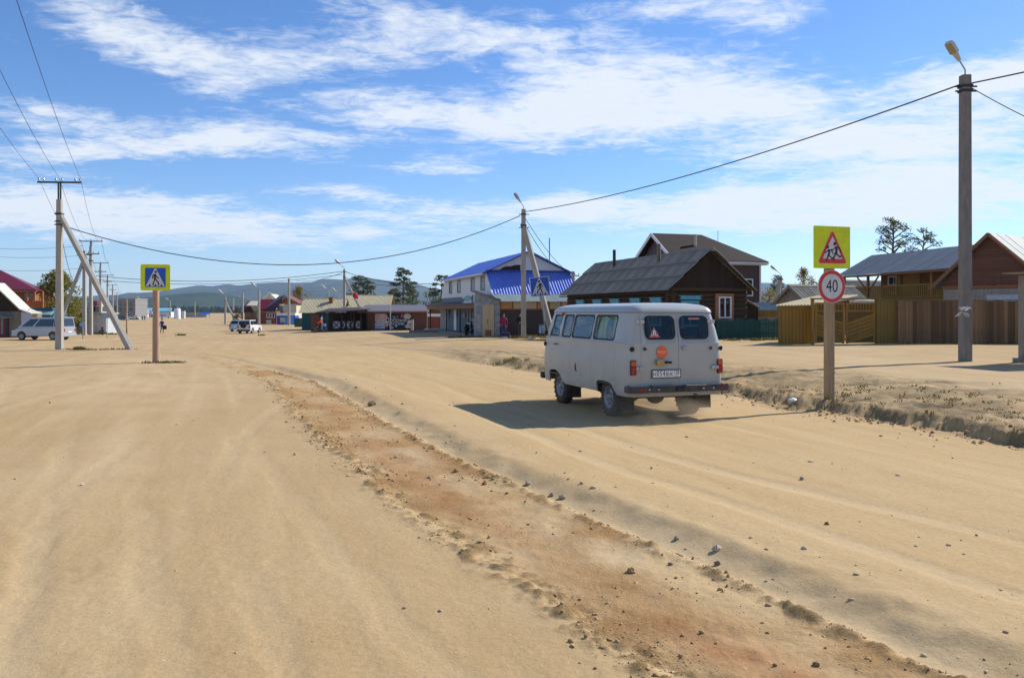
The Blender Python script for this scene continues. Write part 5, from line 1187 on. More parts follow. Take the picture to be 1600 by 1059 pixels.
# timber shelter at the right edge of the frame
gx, gy = atx(1600, 26.3), 26.3; g = gz(gx, gy)
sh = empty('timber_shelter', (gx, gy, g), .3226, 'weathered timber shelter post and beams cut off by right edge', 'shelter')
for x, y in ((0,0),(2.6,0),(0,-1.5),(2.6,-1.5)): MB().b2(x-.11,x+.11,y-.11,y+.11,-.2,2.75).build('post', M_GREYW, sh)
for z in (1.05, 2.45): MB().b2(-.16,2.8,-.16,-.115,z,z+.16).build('beam', M_POST, sh); MB().b2(-.155,-.115,-1.7,-.17,z,z+.16).build('beam', M_POST, sh)
for k in range(6): MB().b2(-.5+k*.65,.12+k*.65,-1.9,.35,2.80+.012*(k % 2),2.83+.012*(k % 2)).build('roof_board', M_GREYW, sh)
MB().b2(-.25,2.9,-.35,.2,.0,.14).build('footing', M_CONCD, sh)
# ------------------------------------------------------------------ cafe, terrace and houses left of centre
def cafe():
    Y = 100.0; g = gz(-13, Y); x0 = atx(575, Y); h = empty('cafe', (x0, Y, g), 0, 'low brown cafe with grey roof and large black food poster', 'cafe'); T = lambda px: atx(px, Y)-x0; Zp = lambda py: at(0, py, Y).z-g
    mw = mat('cafe_boards', (.14,.055,.028), .75, var=.25, vs=4, stretch=(4,4,.5), stripe=(0,.25,.015,.35))
    MB().b2(0, T(690), 0, 5, -.2, Zp(486)).build('wall', mw, h)
    MB().prism([(T(560),-.7,Zp(487)),(T(672),-.7,Zp(487)),(T(660),2.5,Zp(477)),(T(566),2.5,Zp(477))], (0,0,.08)).build('roof', mat('mauve_grey_roof', (.155,.14,.16), .6, var=.1), h)
    MB().b2(T(560),T(672),-.74,-.68,Zp(488.5),Zp(486.6)).build('fascia', M_TIMBER, h)
    pb = MB().b2(T(586),T(643),-.10,-.03,Zp(514.3),Zp(489.5)).build('food_poster', mat('poster_black', (.014,.014,.02), .6, var=.2), h)
    def pc(name, pts, c, d=.012, vs=5, c2=None): 
        mb = MB(); mb.prism([(T(a),-.103,Zp(b)) for a, b in pts], (0,-d,0)); return mb.build(name, mat('print_'+name, c, .6, var=.3, vs=vs, col2=c2), pb)
    C = lambda cx, cy, rx, ry, n=14: circ(cx, cy, rx, ry, n)
    pc('kebab_print', [(586.2,490),(604,490),(606,496),(603,500),(601,504),(597,505),(589,504),(586.2,502)], (.50,.16,.16), vs=3, c2=(.55,.52,.42))
    for k in range(4): pc('stripe_print', [(586.2,504.6+k*2.3),(601.5,504.6+k*2.3),(601.5,505.8+k*2.3),(586.2,505.8+k*2.3)], (.55,.62,.72), .016)
    pc('stripe_ground', [(586.2,503.6),(602,503.6),(602,514),(586.2,514)], (.10,.20,.50), .010)
    pc('bun_print', C(594,510.5,4,3), (.50,.36,.24), .02); pc('beer_print', [(601.5,504),(606.5,504),(606,511),(602,511)], (.62,.26,.06), .02); pc('foam_print', C(604,503,2.4,1.6), (.66,.66,.66), .024)
    pc('plate_print', C(636.5,494,6,4.8), (.62,.62,.62), .012, c2=(.3,.3,.28)); pc('bowl_print', C(639.5,503,3,3), (.60,.56,.52), .012); pc('shrimp_print', [(632,510),(637,505),(642.5,509),(642.5,512.5),(636,513)], (.50,.33,.34), .012, c2=(.6,.55,.55)); pc('pink_print', [(626,495.5),(628,490.2),(629.5,490.2),(629,496.5)], (.6,.05,.18)); pc('plate_low_print', C(612,512,3.4,2), (.5,.5,.52)); pc('dish_print', C(619,509.5,2,1.8), (.4,.4,.42))
    for txt, px, py, s in (('Добрый', 619, 500.3, .66), ('дворик', 618.5, 505.6, .62), ('кафе', 618, 495, .3)):
        me = text_mesh(txt, s, .004); me.transform(Matrix.Translation((T(px),-.125,Zp(py))) @ Matrix.Rotation(R(90),4,'X')); o = link('lettering', me, pb); me.materials.clear(); me.materials.append(mat('poster_white', (.6,.62,.64), .6))
    for z0, z1 in ((518,516),): MB().b2(T(580),T(690),-.3,.1,-.25,.03).build('plinth', M_CONC, h)
    return h
cafe()
def terrace():
    Y = 99.0; g = gz(-20, Y); x0 = atx(497, Y); h = empty('open_terrace', (x0, Y, g), 0, 'open cafe terrace with dark roof, white banners and crossed rails', 'terrace'); T = lambda px: atx(px, Y)-x0; Zp = lambda py: at(0, py, Y).z-g
    MB().b2(T(500),T(576),4.6,4.8,-.2,Zp(488)).build('back_wall', M_PLANKD, h)
    MB().b2(T(498),T(576),-.2,4.8,-.3,.12).build('deck', M_PLANKD, h)
    MB().prism([(T(494),-.5,Zp(489.5)),(T(575),-.5,Zp(485)),(T(575),4.8,Zp(480)),(T(500),4.8,Zp(483))], (0,0,.12)).build('roof', mat('terrace_roof', (.05,.03,.03), .7), h)
    for px in (500.5,507,519,534,548,553,564,574): MB().b2(T(px)-.07,T(px)+.07,-.12,.02,-.2,Zp(487.5)).build('post', M_PLANKD, h)
    MB().b2(T(485),T(499),.3,.5,-.2,Zp(492)).build('side_boards', M_BROWNK, h)
    for a, b in ((519.5,531),(533,539),(542,552),(556,564)):
        p_ = MB().b2(T(a),T(b),.06,.10,Zp(513),Zp(501.5)).build('banner', mat('banner_grey', (.38,.40,.45), .6, var=.08), h)
        MB().bar((T(a),.03,Zp(513)),(T(b),.03,Zp(502)),.04,.10).build('brace', M_DARK, p_); MB().bar((T(a),.02,Zp(502)),(T(b),.02,Zp(513)),.04,.10).build('brace', M_DARK, p_)
    MB().b2(T(502.5),T(505),-.2,-.12,.2,Zp(494)).build('white_panel', mat('panel_white', (.4,.4,.43), .7), h)
    MB().b2(T(500),T(575),-.13,-.06,Zp(502),Zp(501)).build('rail', M_PLANKD, h)
terrace()
p = at(474, 466.6, 112); gg = gz(p.x, 112)
hA = small_house('beige_roofed_house', 'teal-walled house with beige slate roof and brick chimney', (p.x, 113, gg), .06, 7.0, 5.6, 1.75-gg, p.z-gg, mat('teal_wall', (.012,.075,.08), .7, var=.15), M_SLATEB, 8, 4, 'house', chimney=(3.6, -.9))
win(hA, 'x', .10, -1.9, .8, .9, 1.1, mat('blue_trim', (.12,.25,.40), .6), nx=2, ny=2, fw=.14)
p = at(538, 461, 116); gg = gz(p.x, 116)
small_house('beige_roofed_house', 'long dark house with plain beige slate roof behind the terrace', (p.x, 118, gg), .04, 8.0, 6.4, 2.3-gg, p.z-gg, M_PLANKD, M_SLATEB, 8, 5, 'house')
def board_row(label, px0, px1, Y, zt, m, n, name='plank_fence', cat='fence', strip=None):
    x0, x1 = atx(px0, Y), atx(px1, Y); g = gz((x0+x1)/2, Y); h = empty(name, (x0, Y, g), 0, label, cat)
    planks(h, 'plank', m, 0, x1-x0, -.2, zt-g, 0, n, jit=.02); MB().b2(0, x1-x0, .03, .10, (zt-g)*.7, (zt-g)*.7+.1).build('rail', m, h)
    if strip: MB().b2(0, x1-x0, -.06, -.02, *strip).build('white_strip', M_WHITE, h)
board_row('red-brown plank fence with white strip left of the shop', 668, 692, 88, at(0,490,88).z, M_BROWNK, 10, strip=(1.55,1.85))
board_row('dark green plank fence between blue kiosk and teal house', 460, 477, 140, at(0,497,140).z, mat('dark_green_boards', (.01,.07,.05), .6, var=.15, rnd=.1), 9)
# kerb block and post near the cafe
q = gp(644, 88); tag(MB().b2(q.x-.14,q.x+.14,q.y-.14,q.y+.14,q.z-.1,q.z+1.25).build('concrete_post', M_CONC, None, .02), 'stout concrete post standing alone right of the cafe', 'post')
q = gp(695, 70); kb = empty('concrete_edging', (q.x-3.5, 74, gz(q.x-2, 74)), -.05, 'long low concrete edging strip before the cafe and shop', 'kerb')
for i in range(6): MB().b2(i*1.5,i*1.5+1.46,0,.25,-.1,.22).build('kerb_block', M_CONCD, kb, .02)

# ------------------------------------------------------------------ far street, left of centre
def kiosk_row():
    Y = 165.0
    def base(px): return gz(atx(px, Y), Y)
    g = base(445); x0 = atx(432, Y); T = lambda px: atx(px, Y)-x0; Zp = lambda py: at(0, py, Y).z-g
    h = empty('blue_kiosk', (x0, Y, g), 0, 'blue kiosk with white top band and pale poster', 'kiosk')
    MB().b2(T(432.5),T(461),0,3,-.3,Zp(493)).build('wall', mat('kiosk_blue', (.015,.06,.42), .5, var=.1), h); MB().b2(T(432),T(461.5),-.1,3.1,Zp(493),Zp(489)).build('top_band', M_FASCIA, h)
    MB().b2(T(445),T(459),-.08,-.02,Zp(507.5),Zp(494.5)).build('poster', mat('kiosk_poster', (.08,.25,.55), .5, var=.3, vs=1), h); MB().b2(T(438),T(445),-.09,-.02,Zp(504),Zp(496)).build('yellow_poster', mat('kiosk_poster2', (.5,.45,.2), .5, var=.3, vs=1), h)
    Y2 = 175.0; g2 = gz(atx(445,Y2),Y2); x0 = atx(414, Y2); T = lambda px: atx(px, Y2)-x0; Zp = lambda py: at(0, py, Y2).z-g2
    h = empty('maroon_roofed_house', (x0, Y2, g2), 0, 'cream house with dark maroon roof and brown gable above blue kiosk', 'house')
    MB().b2(T(434),T(463),0,6,-.3,Zp(476)).build('wall', M_CREAM, h); MB().b2(T(417),T(434),.6,6,-.3,Zp(487)).build('side_wall', M_BROWNK, h)
    MB().prism([(T(433),-.1,Zp(476)),(T(461),-.1,Zp(474)),(T(445.5),-.1,Zp(464.5))], (0,.2,0)).build('gable', M_TIMBER, h)
    MB().prism([(T(413.5),-.6,Zp(485.5)),(T(431),-.6,Zp(486)),(T(445.5),-.6,Zp(463.2)),(T(427),3.5,Zp(464.5))], (0,.2,.25)).build('roof_plane', M_DMAROON, h)
    MB().prism([(T(445.5),-.6,Zp(463.2)),(T(466),-.6,Zp(474.5)),(T(466),6,Zp(474.5)),(T(445.5),6,Zp(463.2))], (0,0,.25)).build('roof_plane', mat('rust_roof', (.17,.06,.05), .6), h)
    win(h, 'y', 0, T(437.5), Zp(487.5), .9, 1.0, M_SKYBLUE, fw=.15)
    Y3 = 170.0; g3 = gz(atx(398,Y3),Y3); x0 = atx(381, Y3); T = lambda px: atx(px, Y3)-x0; Zp = lambda py: at(0, py, Y3).z-g3
    h = empty('wooden_shop_row', (x0, Y3, g3), 0, 'row of low red-brown wooden shops behind the white cars', 'shop')
    MB().b2(T(382),T(432),0,5,-.3,Zp(486)).build('wall', M_BROWNK, h)
    MB().prism([(T(381),-.3,Zp(487)),(T(398),-.3,Zp(487)),(T(392),-.3,Zp(478)),(T(387),-.3,Zp(478))], (0,5,0)).build('dark_gable', M_PLANKD, h)
    MB().b2(T(398),T(432),-.6,.1,Zp(488.5),Zp(486.5)).build('canopy', M_TIMBER, h)
    for px in (386,390,398,404,419,423,427): win(h, 'y', 0, T(px), Zp(496), .42*1.2, .9, M_WHITE if px > 400 else M_TIMBER, nx=1, fw=.08)
    MB().b2(T(416),T(424),-.1,-.02,Zp(507),Zp(500)).build('panel', M_CREAM, h)
    Y4 = 182.0; g4 = gz(atx(412,Y4),Y4); x0 = atx(401, Y4); T = lambda px: atx(px, Y4)-x0; Zp = lambda py: at(0, py, Y4).z-g4
    h = empty('magenta_roofed_house', (x0, Y4, g4), 0, 'small house with bright magenta-red roof behind wooden shops', 'house')
    MB().b2(T(403),T(423),1,5,-.3,Zp(483)).build('wall', M_TIMBER, h)
    MB().prism([(T(404),0,Zp(484)),(T(426),0,Zp(484)),(T(424),3,Zp(468.5)),(T(401.5),3,Zp(468.5))], (0,0,.2)).build('roof_plane', M_MAROON, h)
    MB().prism([(T(400.6),3,Zp(468)),(T(404),-.1,Zp(485)),(T(399.5),4,Zp(485))], (-.3,.1,0)).build('gable', M_TIMBER, h)
    Y5 = 205.0; g5 = -1.0; x0 = atx(408, Y5); T = lambda px: atx(px, Y5)-x0; Zp = lambda py: at(0, py, Y5).z-g5
    h = empty('cream_gable_house', (x0, Y5, g5), 0, 'tall house with cream gable rising behind the magenta roof', 'house')
    MB().prism([(T(409),0,0),(T(432),0,0),(T(432),0,Zp(469)),(T(421),0,Zp(459)),(T(410),0,Zp(469))], (0,7,0)).build('wall', M_CREAM, h)
    MB().bar((T(408.5),-.3,Zp(470)),(T(421),-.3,Zp(458.6)),.5,.2,(0,-1,0)).build('barge_board', M_FASCIA, h); MB().bar((T(433.5),-.3,Zp(470)),(T(421),-.3,Zp(458.6)),.5,.2,(0,-1,0)).build('barge_board', M_FASCIA, h)
    Y6 = 210.0; x0 = atx(384, Y6); T = lambda px: atx(px, Y6)-x0; Zp = lambda py: at(0, py, Y6).z+1
    h = empty('pale_roofed_house', (x0, Y6, -1.0), 0, 'distant house with pale stepped roof beside the maroon roof', 'house')
    MB().b2(T(382),T(402),0,6,-.3,Zp(482)).build('wall', M_BROWNK, h); MB().prism([(T(381),-.5,Zp(483)),(T(392),-.5,Zp(483)),(T(390),3,Zp(473)),(T(381),3,Zp(473))], (0,0,.3)).build('red_roof', M_MAROON, h); MB().prism([(T(386),-.6,Zp(479)),(T(402),-.6,Zp(479)),(T(399),2,Zp(472)),(T(388),2,Zp(472))], (0,0,.3)).build('pale_roof', M_CREAM, h)
kiosk_row()

# ------------------------------------------------------------------ left edge: sheds, red-roofed house, kiosk, block
def left_shed():
    Y = 76.0; g = gz(-46, Y); x0 = atx(-40, Y); T = lambda px: atx(px, Y)-x0; Zp = lambda py: at(0, py, Y).z-g
    D = lambda px, d: atx(px, Y+d)-x0; Zd = lambda py, d: at(0, py, Y+d).z-g
    h = empty('brick_shed', (x0, Y, g), 0, 'grey brick shed with dark gable, broad white verge and blue poster', 'shed')
    MB().b2(T(-40),T(50),0,1.6,-.3,Zp(486)).build('wall', mat('grey_brick', (.20,.175,.145), .9, var=.25, vs=3, stripe=(2,.18,.01,.2)), h)
    MB().prism([(T(-60),-.1,Zp(486)),(T(35),-.1,Zp(486)),(T(-4),-.1,Zp(449))], (0,.3,0)).build('gable', M_PLANKD, h)
    mat('white_roof_sheet', (.60,.58,.48), .6, var=.06)
    MB().prism([(T(-4),-.8,Zp(443.5)),(T(38),-.8,Zp(484)),(T(38),1.0,Zp(484)),(T(-4),1.0,Zp(443.5))], (.06,0,.08)).build('roof', MATS['white_roof_sheet'], h)
    MB().prism([(T(38)+.05,-.8,Zp(484)-.02),(T(56),-.8,Zp(490.5)),(T(56),1.0,Zp(490.5)),(T(38)+.05,1.0,Zp(484)-.02)], (.06,0,.08)).build('roof_flare', MATS['white_roof_sheet'], h)
    MB().prism([(T(-4),-.8,Zp(443.5)),(T(-60),-.8,Zp(486)),(T(-60),1.0,Zp(486)),(T(-4),1.0,Zp(443.5))], (0,0,.1)).build('roof', MATS['white_roof_sheet'], h)
    MB().b2(T(34),T(51.5),-.08,-.02,Zp(510),Zp(488)).build('poster', mat('blue_poster', (.25,.38,.62), .5, var=.3, vs=.8, col2=(.55,.50,.58)), h)
    d = MB().b2(T(0),T(9.5),-.08,-.02,-.1,Zp(495)).build('door', mat('red_door', (.22,.035,.025), .6), h); MB().b2(T(2.5),T(6),-.11,-.08,.3,Zp(497)).build('door_pane', mat('door_grey', (.22,.22,.25), .3), d)
    MB().b2(T(9.5),T(14),-.1,-.02,-.1,Zp(496)).build('shutter', M_DARK, h)
    MB().prism([(T(-30),-1.3,Zp(489)),(T(22),-1.3,Zp(496)),(T(22),-1.3,Zp(497)),(T(-30),-1.3,Zp(490))], (0,1.3,.05)).build('awning', M_ZINC, h)
    MB().b2(T(49),T(57),-.02,.0,Zp(497),Zp(489)).build('yellow_board', mat('mustard', (.4,.28,.06), .7), h)
left_shed()
def red_house():
    Y = 88.0; g = gz(-50, Y); x0 = atx(-60, Y); T = lambda px: atx(px, Y)-x0; Zp = lambda py: at(0, py, Y).z-g
    D = lambda px, d: atx(px, Y+d)-x0; Zd = lambda py, d: at(0, py, Y+d).z-g
    h = empty('red_roofed_house', (x0, Y, g), 0, 'timber house with crimson hipped roof and bright orange balcony', 'house')
    MB().b2(T(-60),T(42),1,5,-.3,Zp(454)).build('wall', M_TIMBER, h)
    MB().prism([(T(-66),-.6,Zp(454)),(T(62),-.6,Zp(454)),(D(-4,4.5),4.5,Zd(421.5,4.5))], (0,0,.12)).build('roof_plane', M_MAROON, h)
    MB().prism([(T(62),-.6,Zp(454)),(D(73,4.5),4.5,Zd(456,4.5)),(D(-4,4.5),4.5,Zd(421.5,4.5))], (0,0,.12)).build('roof_plane', M_MAROON, h)
    MB().b2(T(-66),T(62),-.65,-.55,Zp(456.5),Zp(454)).build('eave_board', M_TIMBER, h)
    mo_ = mat('orange_varnish', (.50,.13,.02), .55, var=.2, vs=3, rnd=.1)
    MB().b2(T(45),T(70),-.4,3,Zp(489),Zp(487)).build('balcony_deck', mo_, h)
    n = 16
    for i in range(n): MB().b2(T(45)+(T(70)-T(45))*i/n+.01,T(45)+(T(70)-T(45))*(i+1)/n-.01,-.42,-.36,Zp(487),Zp(471)).build('balcony_board', mo_, h)
    MB().b2(T(44.5),T(70.5),-.46,-.32,Zp(471),Zp(470)).build('handrail', mo_, h)
    for px in (45.5,57,69.5): MB().b2(T(px)-.07,T(px)+.07,-.40,-.26,Zp(500) if px > 46 else -.3,Zp(455)).build('balcony_post', mo_, h)
    win(h, 'y', 1, T(36), Zp(468), 1.0, 1.1, M_TIMBER, nx=2)
red_house()
p = gp(80, 84); h = empty('teal_pavilion', (p.x-1.6, 84, p.z), 0, 'teal painted pavilion with pale roof behind silver minivan', 'shed')
MB().b2(-.3,1.6,0,3,-.2,2.75).build('wall', mat('teal_boards', (.01,.10,.115), .6, var=.15, stripe=(0,.3,.02,.3)), h); MB().prism([(-1.2,-.8,2.0),(2.0,-.8,2.0),(1.8,.6,2.6),(-.9,.6,2.6)], (0,0,.1)).build('roof', mat('pale_teal_roof', (.25,.38,.38), .5), h)
MB().b2(-1.2,2.0,-.85,-.75,1.5,2.0).build('fascia', MATS['teal_boards'], h)
def metal_kiosk():
    Y = 95.0; x0 = atx(119, Y); g = gz(atx(150,Y), Y); T = lambda px: atx(px, Y)-x0; Zp = lambda py: at(0, py, Y).z-g
    h = empty('metal_kiosk', (x0, Y, g), 0, 'grey metal container kiosk with beige roof edge', 'kiosk')
    n = 6
    MB().b2(.03,T(166)-.03,.04,2.6,-.05,Zp(490.5)).build('shell', mat('kiosk_grey', (.50,.52,.54), .55, .2, var=.1), h)
    for i in range(n): MB().b2(T(166)*i/n+.015,T(166)*(i+1)/n-.015,0,.06,0,Zp(491)).build('panel', MATS['kiosk_grey'], h)
    MB().b2(-.15,T(166)+.15,-.2,2.8,Zp(490.5),Zp(488.5)).build('roof', M_SLATEB, h)
    MB().b2(.1,T(166)-.1,.1,2.5,-.5,-.05).build('skid', M_DARK, h)
metal_kiosk()
def far_left():
    Y = 150.0; g = -1.0
    h = empty('pale_shop', (atx(143,Y), Y, g), 0, 'pale shop with crimson awning behind the metal kiosk', 'shop'); x0 = atx(143, Y); T = lambda px: atx(px, Y)-x0; Zp = lambda py: at(0, py, Y).z-g
    MB().b2(T(140),T(156),0,2.5,-.3,Zp(474)).build('wall', M_CREAM, h); MB().b2(T(146),T(154),-.6,0,Zp(477),Zp(470)).build('awning', M_MAROON, h); win(h, 'y', 0, T(151), Zp(490), 1.0, 1.2, M_GREYB); win(h, 'y', 0, T(144), Zp(486), 1.2, 1.5, M_GREYB)
    Y = 300.0; x0 = atx(184, Y); T = lambda px: atx(px, Y)-x0; g = -1.2; Zp = lambda py: at(0, py, Y).z-g
    h = empty('grey_block', (x0, Y, g), 0, 'large flat-roofed grey block at the end of the power line', 'building')
    MB().b2(T(183),T(211.5),0,10,-.5,Zp(467)).build('wall', mat('block_grey', (.22,.215,.21), .8, var=.08), h); MB().b2(T(182.5),T(212),-.15,10.1,Zp(474.6),Zp(473.8)).build('cornice', M_CONC, h); MB().b2(T(182.5),T(212),-.15,10.1,Zp(467.2),Zp(466.3)).build('parapet', M_CONC, h)
    for i in range(3):
        for j in range(2): win(h, 'y', 0, T(189+i*8), Zp(482.5-j*8.5+3), 1.0, 1.0, M_GREYB, nx=1)
    Y = 420.0; x0 = atx(208, Y); T = lambda px: atx(px, Y)-x0; g = -1.2; Zp = lambda py: at(0, py, Y).z-g
    mt = mat('turquoise_roof', (.20,.50,.62), .5, var=.08)
    for a, b, lab in ((208,236,'long white hall with turquoise roof left of the crossing sign'), (240,267,'long white hall with turquoise roof right of the crossing sign')):
        h = empty('white_hall', (x0, Y, g), 0, lab, 'building')
        MB().b2(T(a),T(b),0,8,-.5,Zp(487)).build('wall', M_FASCIA, h); MB().prism([(T(a)-.5,-.8,Zp(486.5)),(T(b)+.5,-.8,Zp(486.5)),(T(b)-.5,3,Zp(481.5)),(T(a)+1,3,Zp(481.5))], (0,0,.2)).build('roof', mt, h)
    h = empty('pink_kiosk', (atx(223,410), 410, -1.2), 0, 'tiny pink-roofed kiosk before the turquoise halls', 'kiosk'); MB().b2(-1.6,1.6,0,3,-.3,2.6).build('wall', M_FASCIA, h); MB().prism([(-2.3,-.5,2.5),(2.3,-.5,2.5),(1.2,-.5,4.2),(-1.2,-.5,4.2)], (0,3.5,0)).build('roof', mat('pink_roof', (.45,.16,.30), .6), h)
    p = at(277, 491, 330); mb = MB(); zt = at(277, 481.5, 330).z; mb.lathe((p.x,330,-1.3), (0,0,1), [(0,1.25),(zt+.9,1.25),(zt+1.2,.9),(zt+1.3,0)], 20); tag(mb.build('water_tank', M_WHITE), 'white cylindrical water tank standing by the far road', 'tank')
    p = at(286, 488, 340); tag(MB().b2(p.x-.6,p.x+.6,340,341,-1.3,2.2).build('white_booth', M_FASCIA), 'tiny white booth right of the water tank', 'booth')
    p = at(319, 489, 380); h = empty('blue_canopy', (p.x, 380, -1.2), 0, 'low blue tarpaulin canopy on the far road edge', 'canopy'); MB().prism([(-2.6,0,1.9),(2.6,0,1.9),(1.6,2,2.7),(-1.8,2,2.7)], (0,0,.1)).build('roof', mat('tarp_blue', (.02,.09,.50), .5), h)
    for x in (-2.4, 2.4): MB().b2(x-.05,x+.05,.1,.2,-.2,1.95).build('post', M_DARK, h)
    p = at(295, 490, 420); tag(MB().b2(p.x-7,p.x+9,420,420.4,-1.5,1.5).build('far_wall', M_CONC), 'long low beige wall beyond the water tank', 'wall')
far_left()
# small posts and sign backs on the left
q = gp(198, 46.5); tag(MB().cyl((q.x,q.y,q.z-.2), (q.x,q.y,at(198,468,46.5).z), .045, .04, 8).build('wooden_stake', mat('stake_wood', (.42,.28,.16), .85, var=.2)), 'thin wooden stake behind the leaning left brace', 'post')
q = gp(167, 74); h = empty('sign_back', (q.x, q.y, q.z), 0, 'grey back of a road sign on thin post beside kiosk', 'road sign')
MB().cyl((0,.04,-.2), (0,.04,at(0,480,74).z-q.z), .035, n=8).build('post', M_ZINC, h); MB().b2(-.40,.40,-.01,.02,at(0,487,74).z-q.z,at(0,479,74).z-q.z).build('panel', mat('blue_grey_back', (.28,.34,.42), .5, .2), h); MB().b2(-.36,.36,-.01,.02,at(0,497,74).z-q.z,at(0,490.5,74).z-q.z).build('lower_panel', MATS['blue_grey_back'], h)
q = at(129, 505, 72); h = empty('round_sign', (q.x, q.y, gz(q.x, q.y)), 0, 'small round pale-blue sign low on a post by kiosk', 'road sign'); zc = q.z-gz(q.x, q.y)
flat('disc', [circ(0,zc-.1,.26,.22,20)], 0, .03, mat('pale_blue_disc', (.30,.42,.58), .5), h); MB().cyl((0,.05,-.2),(0,.05,zc),.04,n=8).build('post', M_ZINC, h)
# ------------------------------------------------------------------ trees and bushes
M_BARK = mat('pine_bark', (.14,.085,.055), .95, var=.35, vs=6, bump=.01, bs=15); M_BARKG = mat('grey_bark', (.11,.095,.075), .95, var=.3, vs=6)
def leaf_mat(name, c, c2):
    m = mat(name, c, .8, var=.3, vs=1.2, col2=c2, isl=.35, spec=.15); N = m.node_tree.nodes; L = m.node_tree.links; b = N['Principled BSDF']
    t = N.new('ShaderNodeBsdfTranslucent'); x = N.new('ShaderNodeMixShader'); x.inputs[0].default_value = .42; L.new(b.inputs['Base Color'].links[0].from_socket, t.inputs[0]); L.new(b.outputs[0], x.inputs[1]); L.new(t.outputs[0], x.inputs[2]); L.new(x.outputs[0], N['Material Output'].inputs[0])
    return m
M_LPINE = leaf_mat('pine_needles', (.062,.085,.036), (.11,.13,.06)); M_LGREEN = leaf_mat('olive_leaves', (.17,.17,.035), (.29,.26,.075)); M_LYEL = leaf_mat('autumn_leaves', (.19,.15,.025), (.30,.21,.05)); M_LBUSH = leaf_mat('dry_bush', (.09,.07,.035), (.13,.10,.05))
def leaves(mb, c, r, n, s, flat_=1.0):
    for _ in range(n):
        d = Vector((random.gauss(0,1), random.gauss(0,1), random.gauss(0,1))); d = d.normalized()*(random.random()**.45)
        p = Vector(c)+Vector((d.x*r[0], d.y*r[1], d.z*r[2]))
        a = Vector((random.gauss(0,1), random.gauss(0,1), random.gauss(0,.7)*flat_)).normalized(); b = a.cross(Vector((random.gauss(0,1), random.gauss(0,1), random.gauss(0,1)))).normalized()
        k = s*random.uniform(.6,1.3); mb.add([p-a*k*.6, p+b*k*.28, p+a*k*.6, p-b*k*.28], [(0,1,2,3)])
def broad_tree(name, label, x, y, H, rx, lm, n=2600, leaf=.17, clumps=46, cat='tree', base=None, low=.22):
    g = gz(x, y) if base is None else base; h = empty(name, (x, y, g), 0, label, cat)
    tr = MB(); tr.tube([(0,0,-.3),(.05,0,H*.2),(-.04,.03,H*.45),(.03,0,H*.75)], [H*.028,H*.022,H*.016,H*.006], 8); cs = []
    for _ in range(clumps):
        t = random.uniform(low, 1.0); rr = rx*math.sin(math.pi*min(1,max(.08,(t-low)/(1-low)*.8+.2)))**.8; a = random.uniform(0, 6.283); q = random.random()**.4
        cs.append(Vector((math.cos(a)*rr*q, math.sin(a)*rr*q, H*t*.93)))
    for c in random.sample(cs, 14): tr.tube([(0,0,min(c.z*.6,H*.6)), c*.55+Vector((0,0,c.z*.3)), c], [H*.010,H*.007,H*.002], 5)
    tr.build('trunk', M_BARKG, h); cr = MB()
    for c in cs: leaves(cr, c, (rx*.34,rx*.34,H*.075), n//clumps, leaf)
    cr.build('crown', lm, h); return h
def pine(name, label, x, y, H, rx, n=1900, leaf=.22, bare=.45, base=None, tufts=26, lean=0.):
    g = gz(x, y) if base is None else base; h = empty(name, (x, y, g), 0, label, 'pine tree')
    tr = MB(); tr.tube([(0,0,-.3),(lean*.3,0,H*.3),(lean*.6,.05,H*.65),(lean,0,H*.97)], [H*.022,H*.018,H*.012,H*.003], 8); cr = MB()
    for i in range(tufts):
        t = bare+(1-bare)*(i+.5)/tufts; a = i*2.4+random.uniform(-.5,.5); w = rx*(1.0-.62*((t-bare)/(1-bare))**1.6)*random.uniform(.45,1.1); x0 = lean*t
        e = Vector((x0+math.cos(a)*w, math.sin(a)*w, H*t+random.uniform(-.02,.05)*H)); tr.tube([(x0,0,H*t-.04*H), (x0+math.cos(a)*w*.55, math.sin(a)*w*.55, H*t), e], [H*.007,H*.005,H*.002], 5)
        leaves(cr, e, (rx*.30,rx*.30,H*.035), n//tufts, leaf, .5); leaves(cr, e.lerp(Vector((x0,0,H*t)), .35)+Vector((0,0,.01*H)), (rx*.2,rx*.2,H*.025), n//tufts//3, leaf, .5)
    tr.build('trunk', M_BARK, h); cr.build('crown', M_LPINE, h); return h
def H_of(px, top, Y, base=None): g = gz(atx(px,Y),Y) if base is None else base; return at(px, top, Y).z-g
pine('pine_tree', 'tall spreading pine behind the cafe roof', atx(630,170), 170, H_of(630,421,170), 2.9, 2600, .32, .38)
pine('pine_tree', 'spreading pine directly behind the flagged pole', atx(560,190), 190, H_of(560,433,190), 3.0, 1800, .32, .40); pine('pine_tree', 'lower pine right of the flagged pole', atx(574,185), 185, H_of(574,438,185), 2.5, 1500, .32, .5)
broad_tree('pine_tree', 'dense dark pine left of the tall spreading pine', atx(613,180), 180, H_of(613,450,180), 2.2, M_LPINE, 1500, .32, cat='pine tree'); broad_tree('pine_tree', 'dense dark pine right of the tall spreading pine', atx(645,178), 178, H_of(645,447,178), 2.0, M_LPINE, 1500, .32, cat='pine tree')
pine('pine_tree', 'pine crowded against the left end of the blue-roofed shop', atx(690,130), 130, H_of(690,431,130), 2.2, 1700, .26, .25); broad_tree('pine_tree', 'bushy pine low behind the shop porch', atx(676,135), 135, H_of(676,447,135), 2.2, M_LPINE, 1500, .26, cat='pine tree')
pine('pine_tree', 'flat-crowned pine rising above the grey balcony house roof', atx(1392,80), 80, H_of(1392,344,80), 2.1, 1300, .18, .68, tufts=18, lean=.3); pine('pine_tree', 'smaller pine top right of the flat-crowned pine', atx(1432,84), 84, H_of(1432,364,84), 2.0, 900, .18, .74, tufts=12, lean=.8)
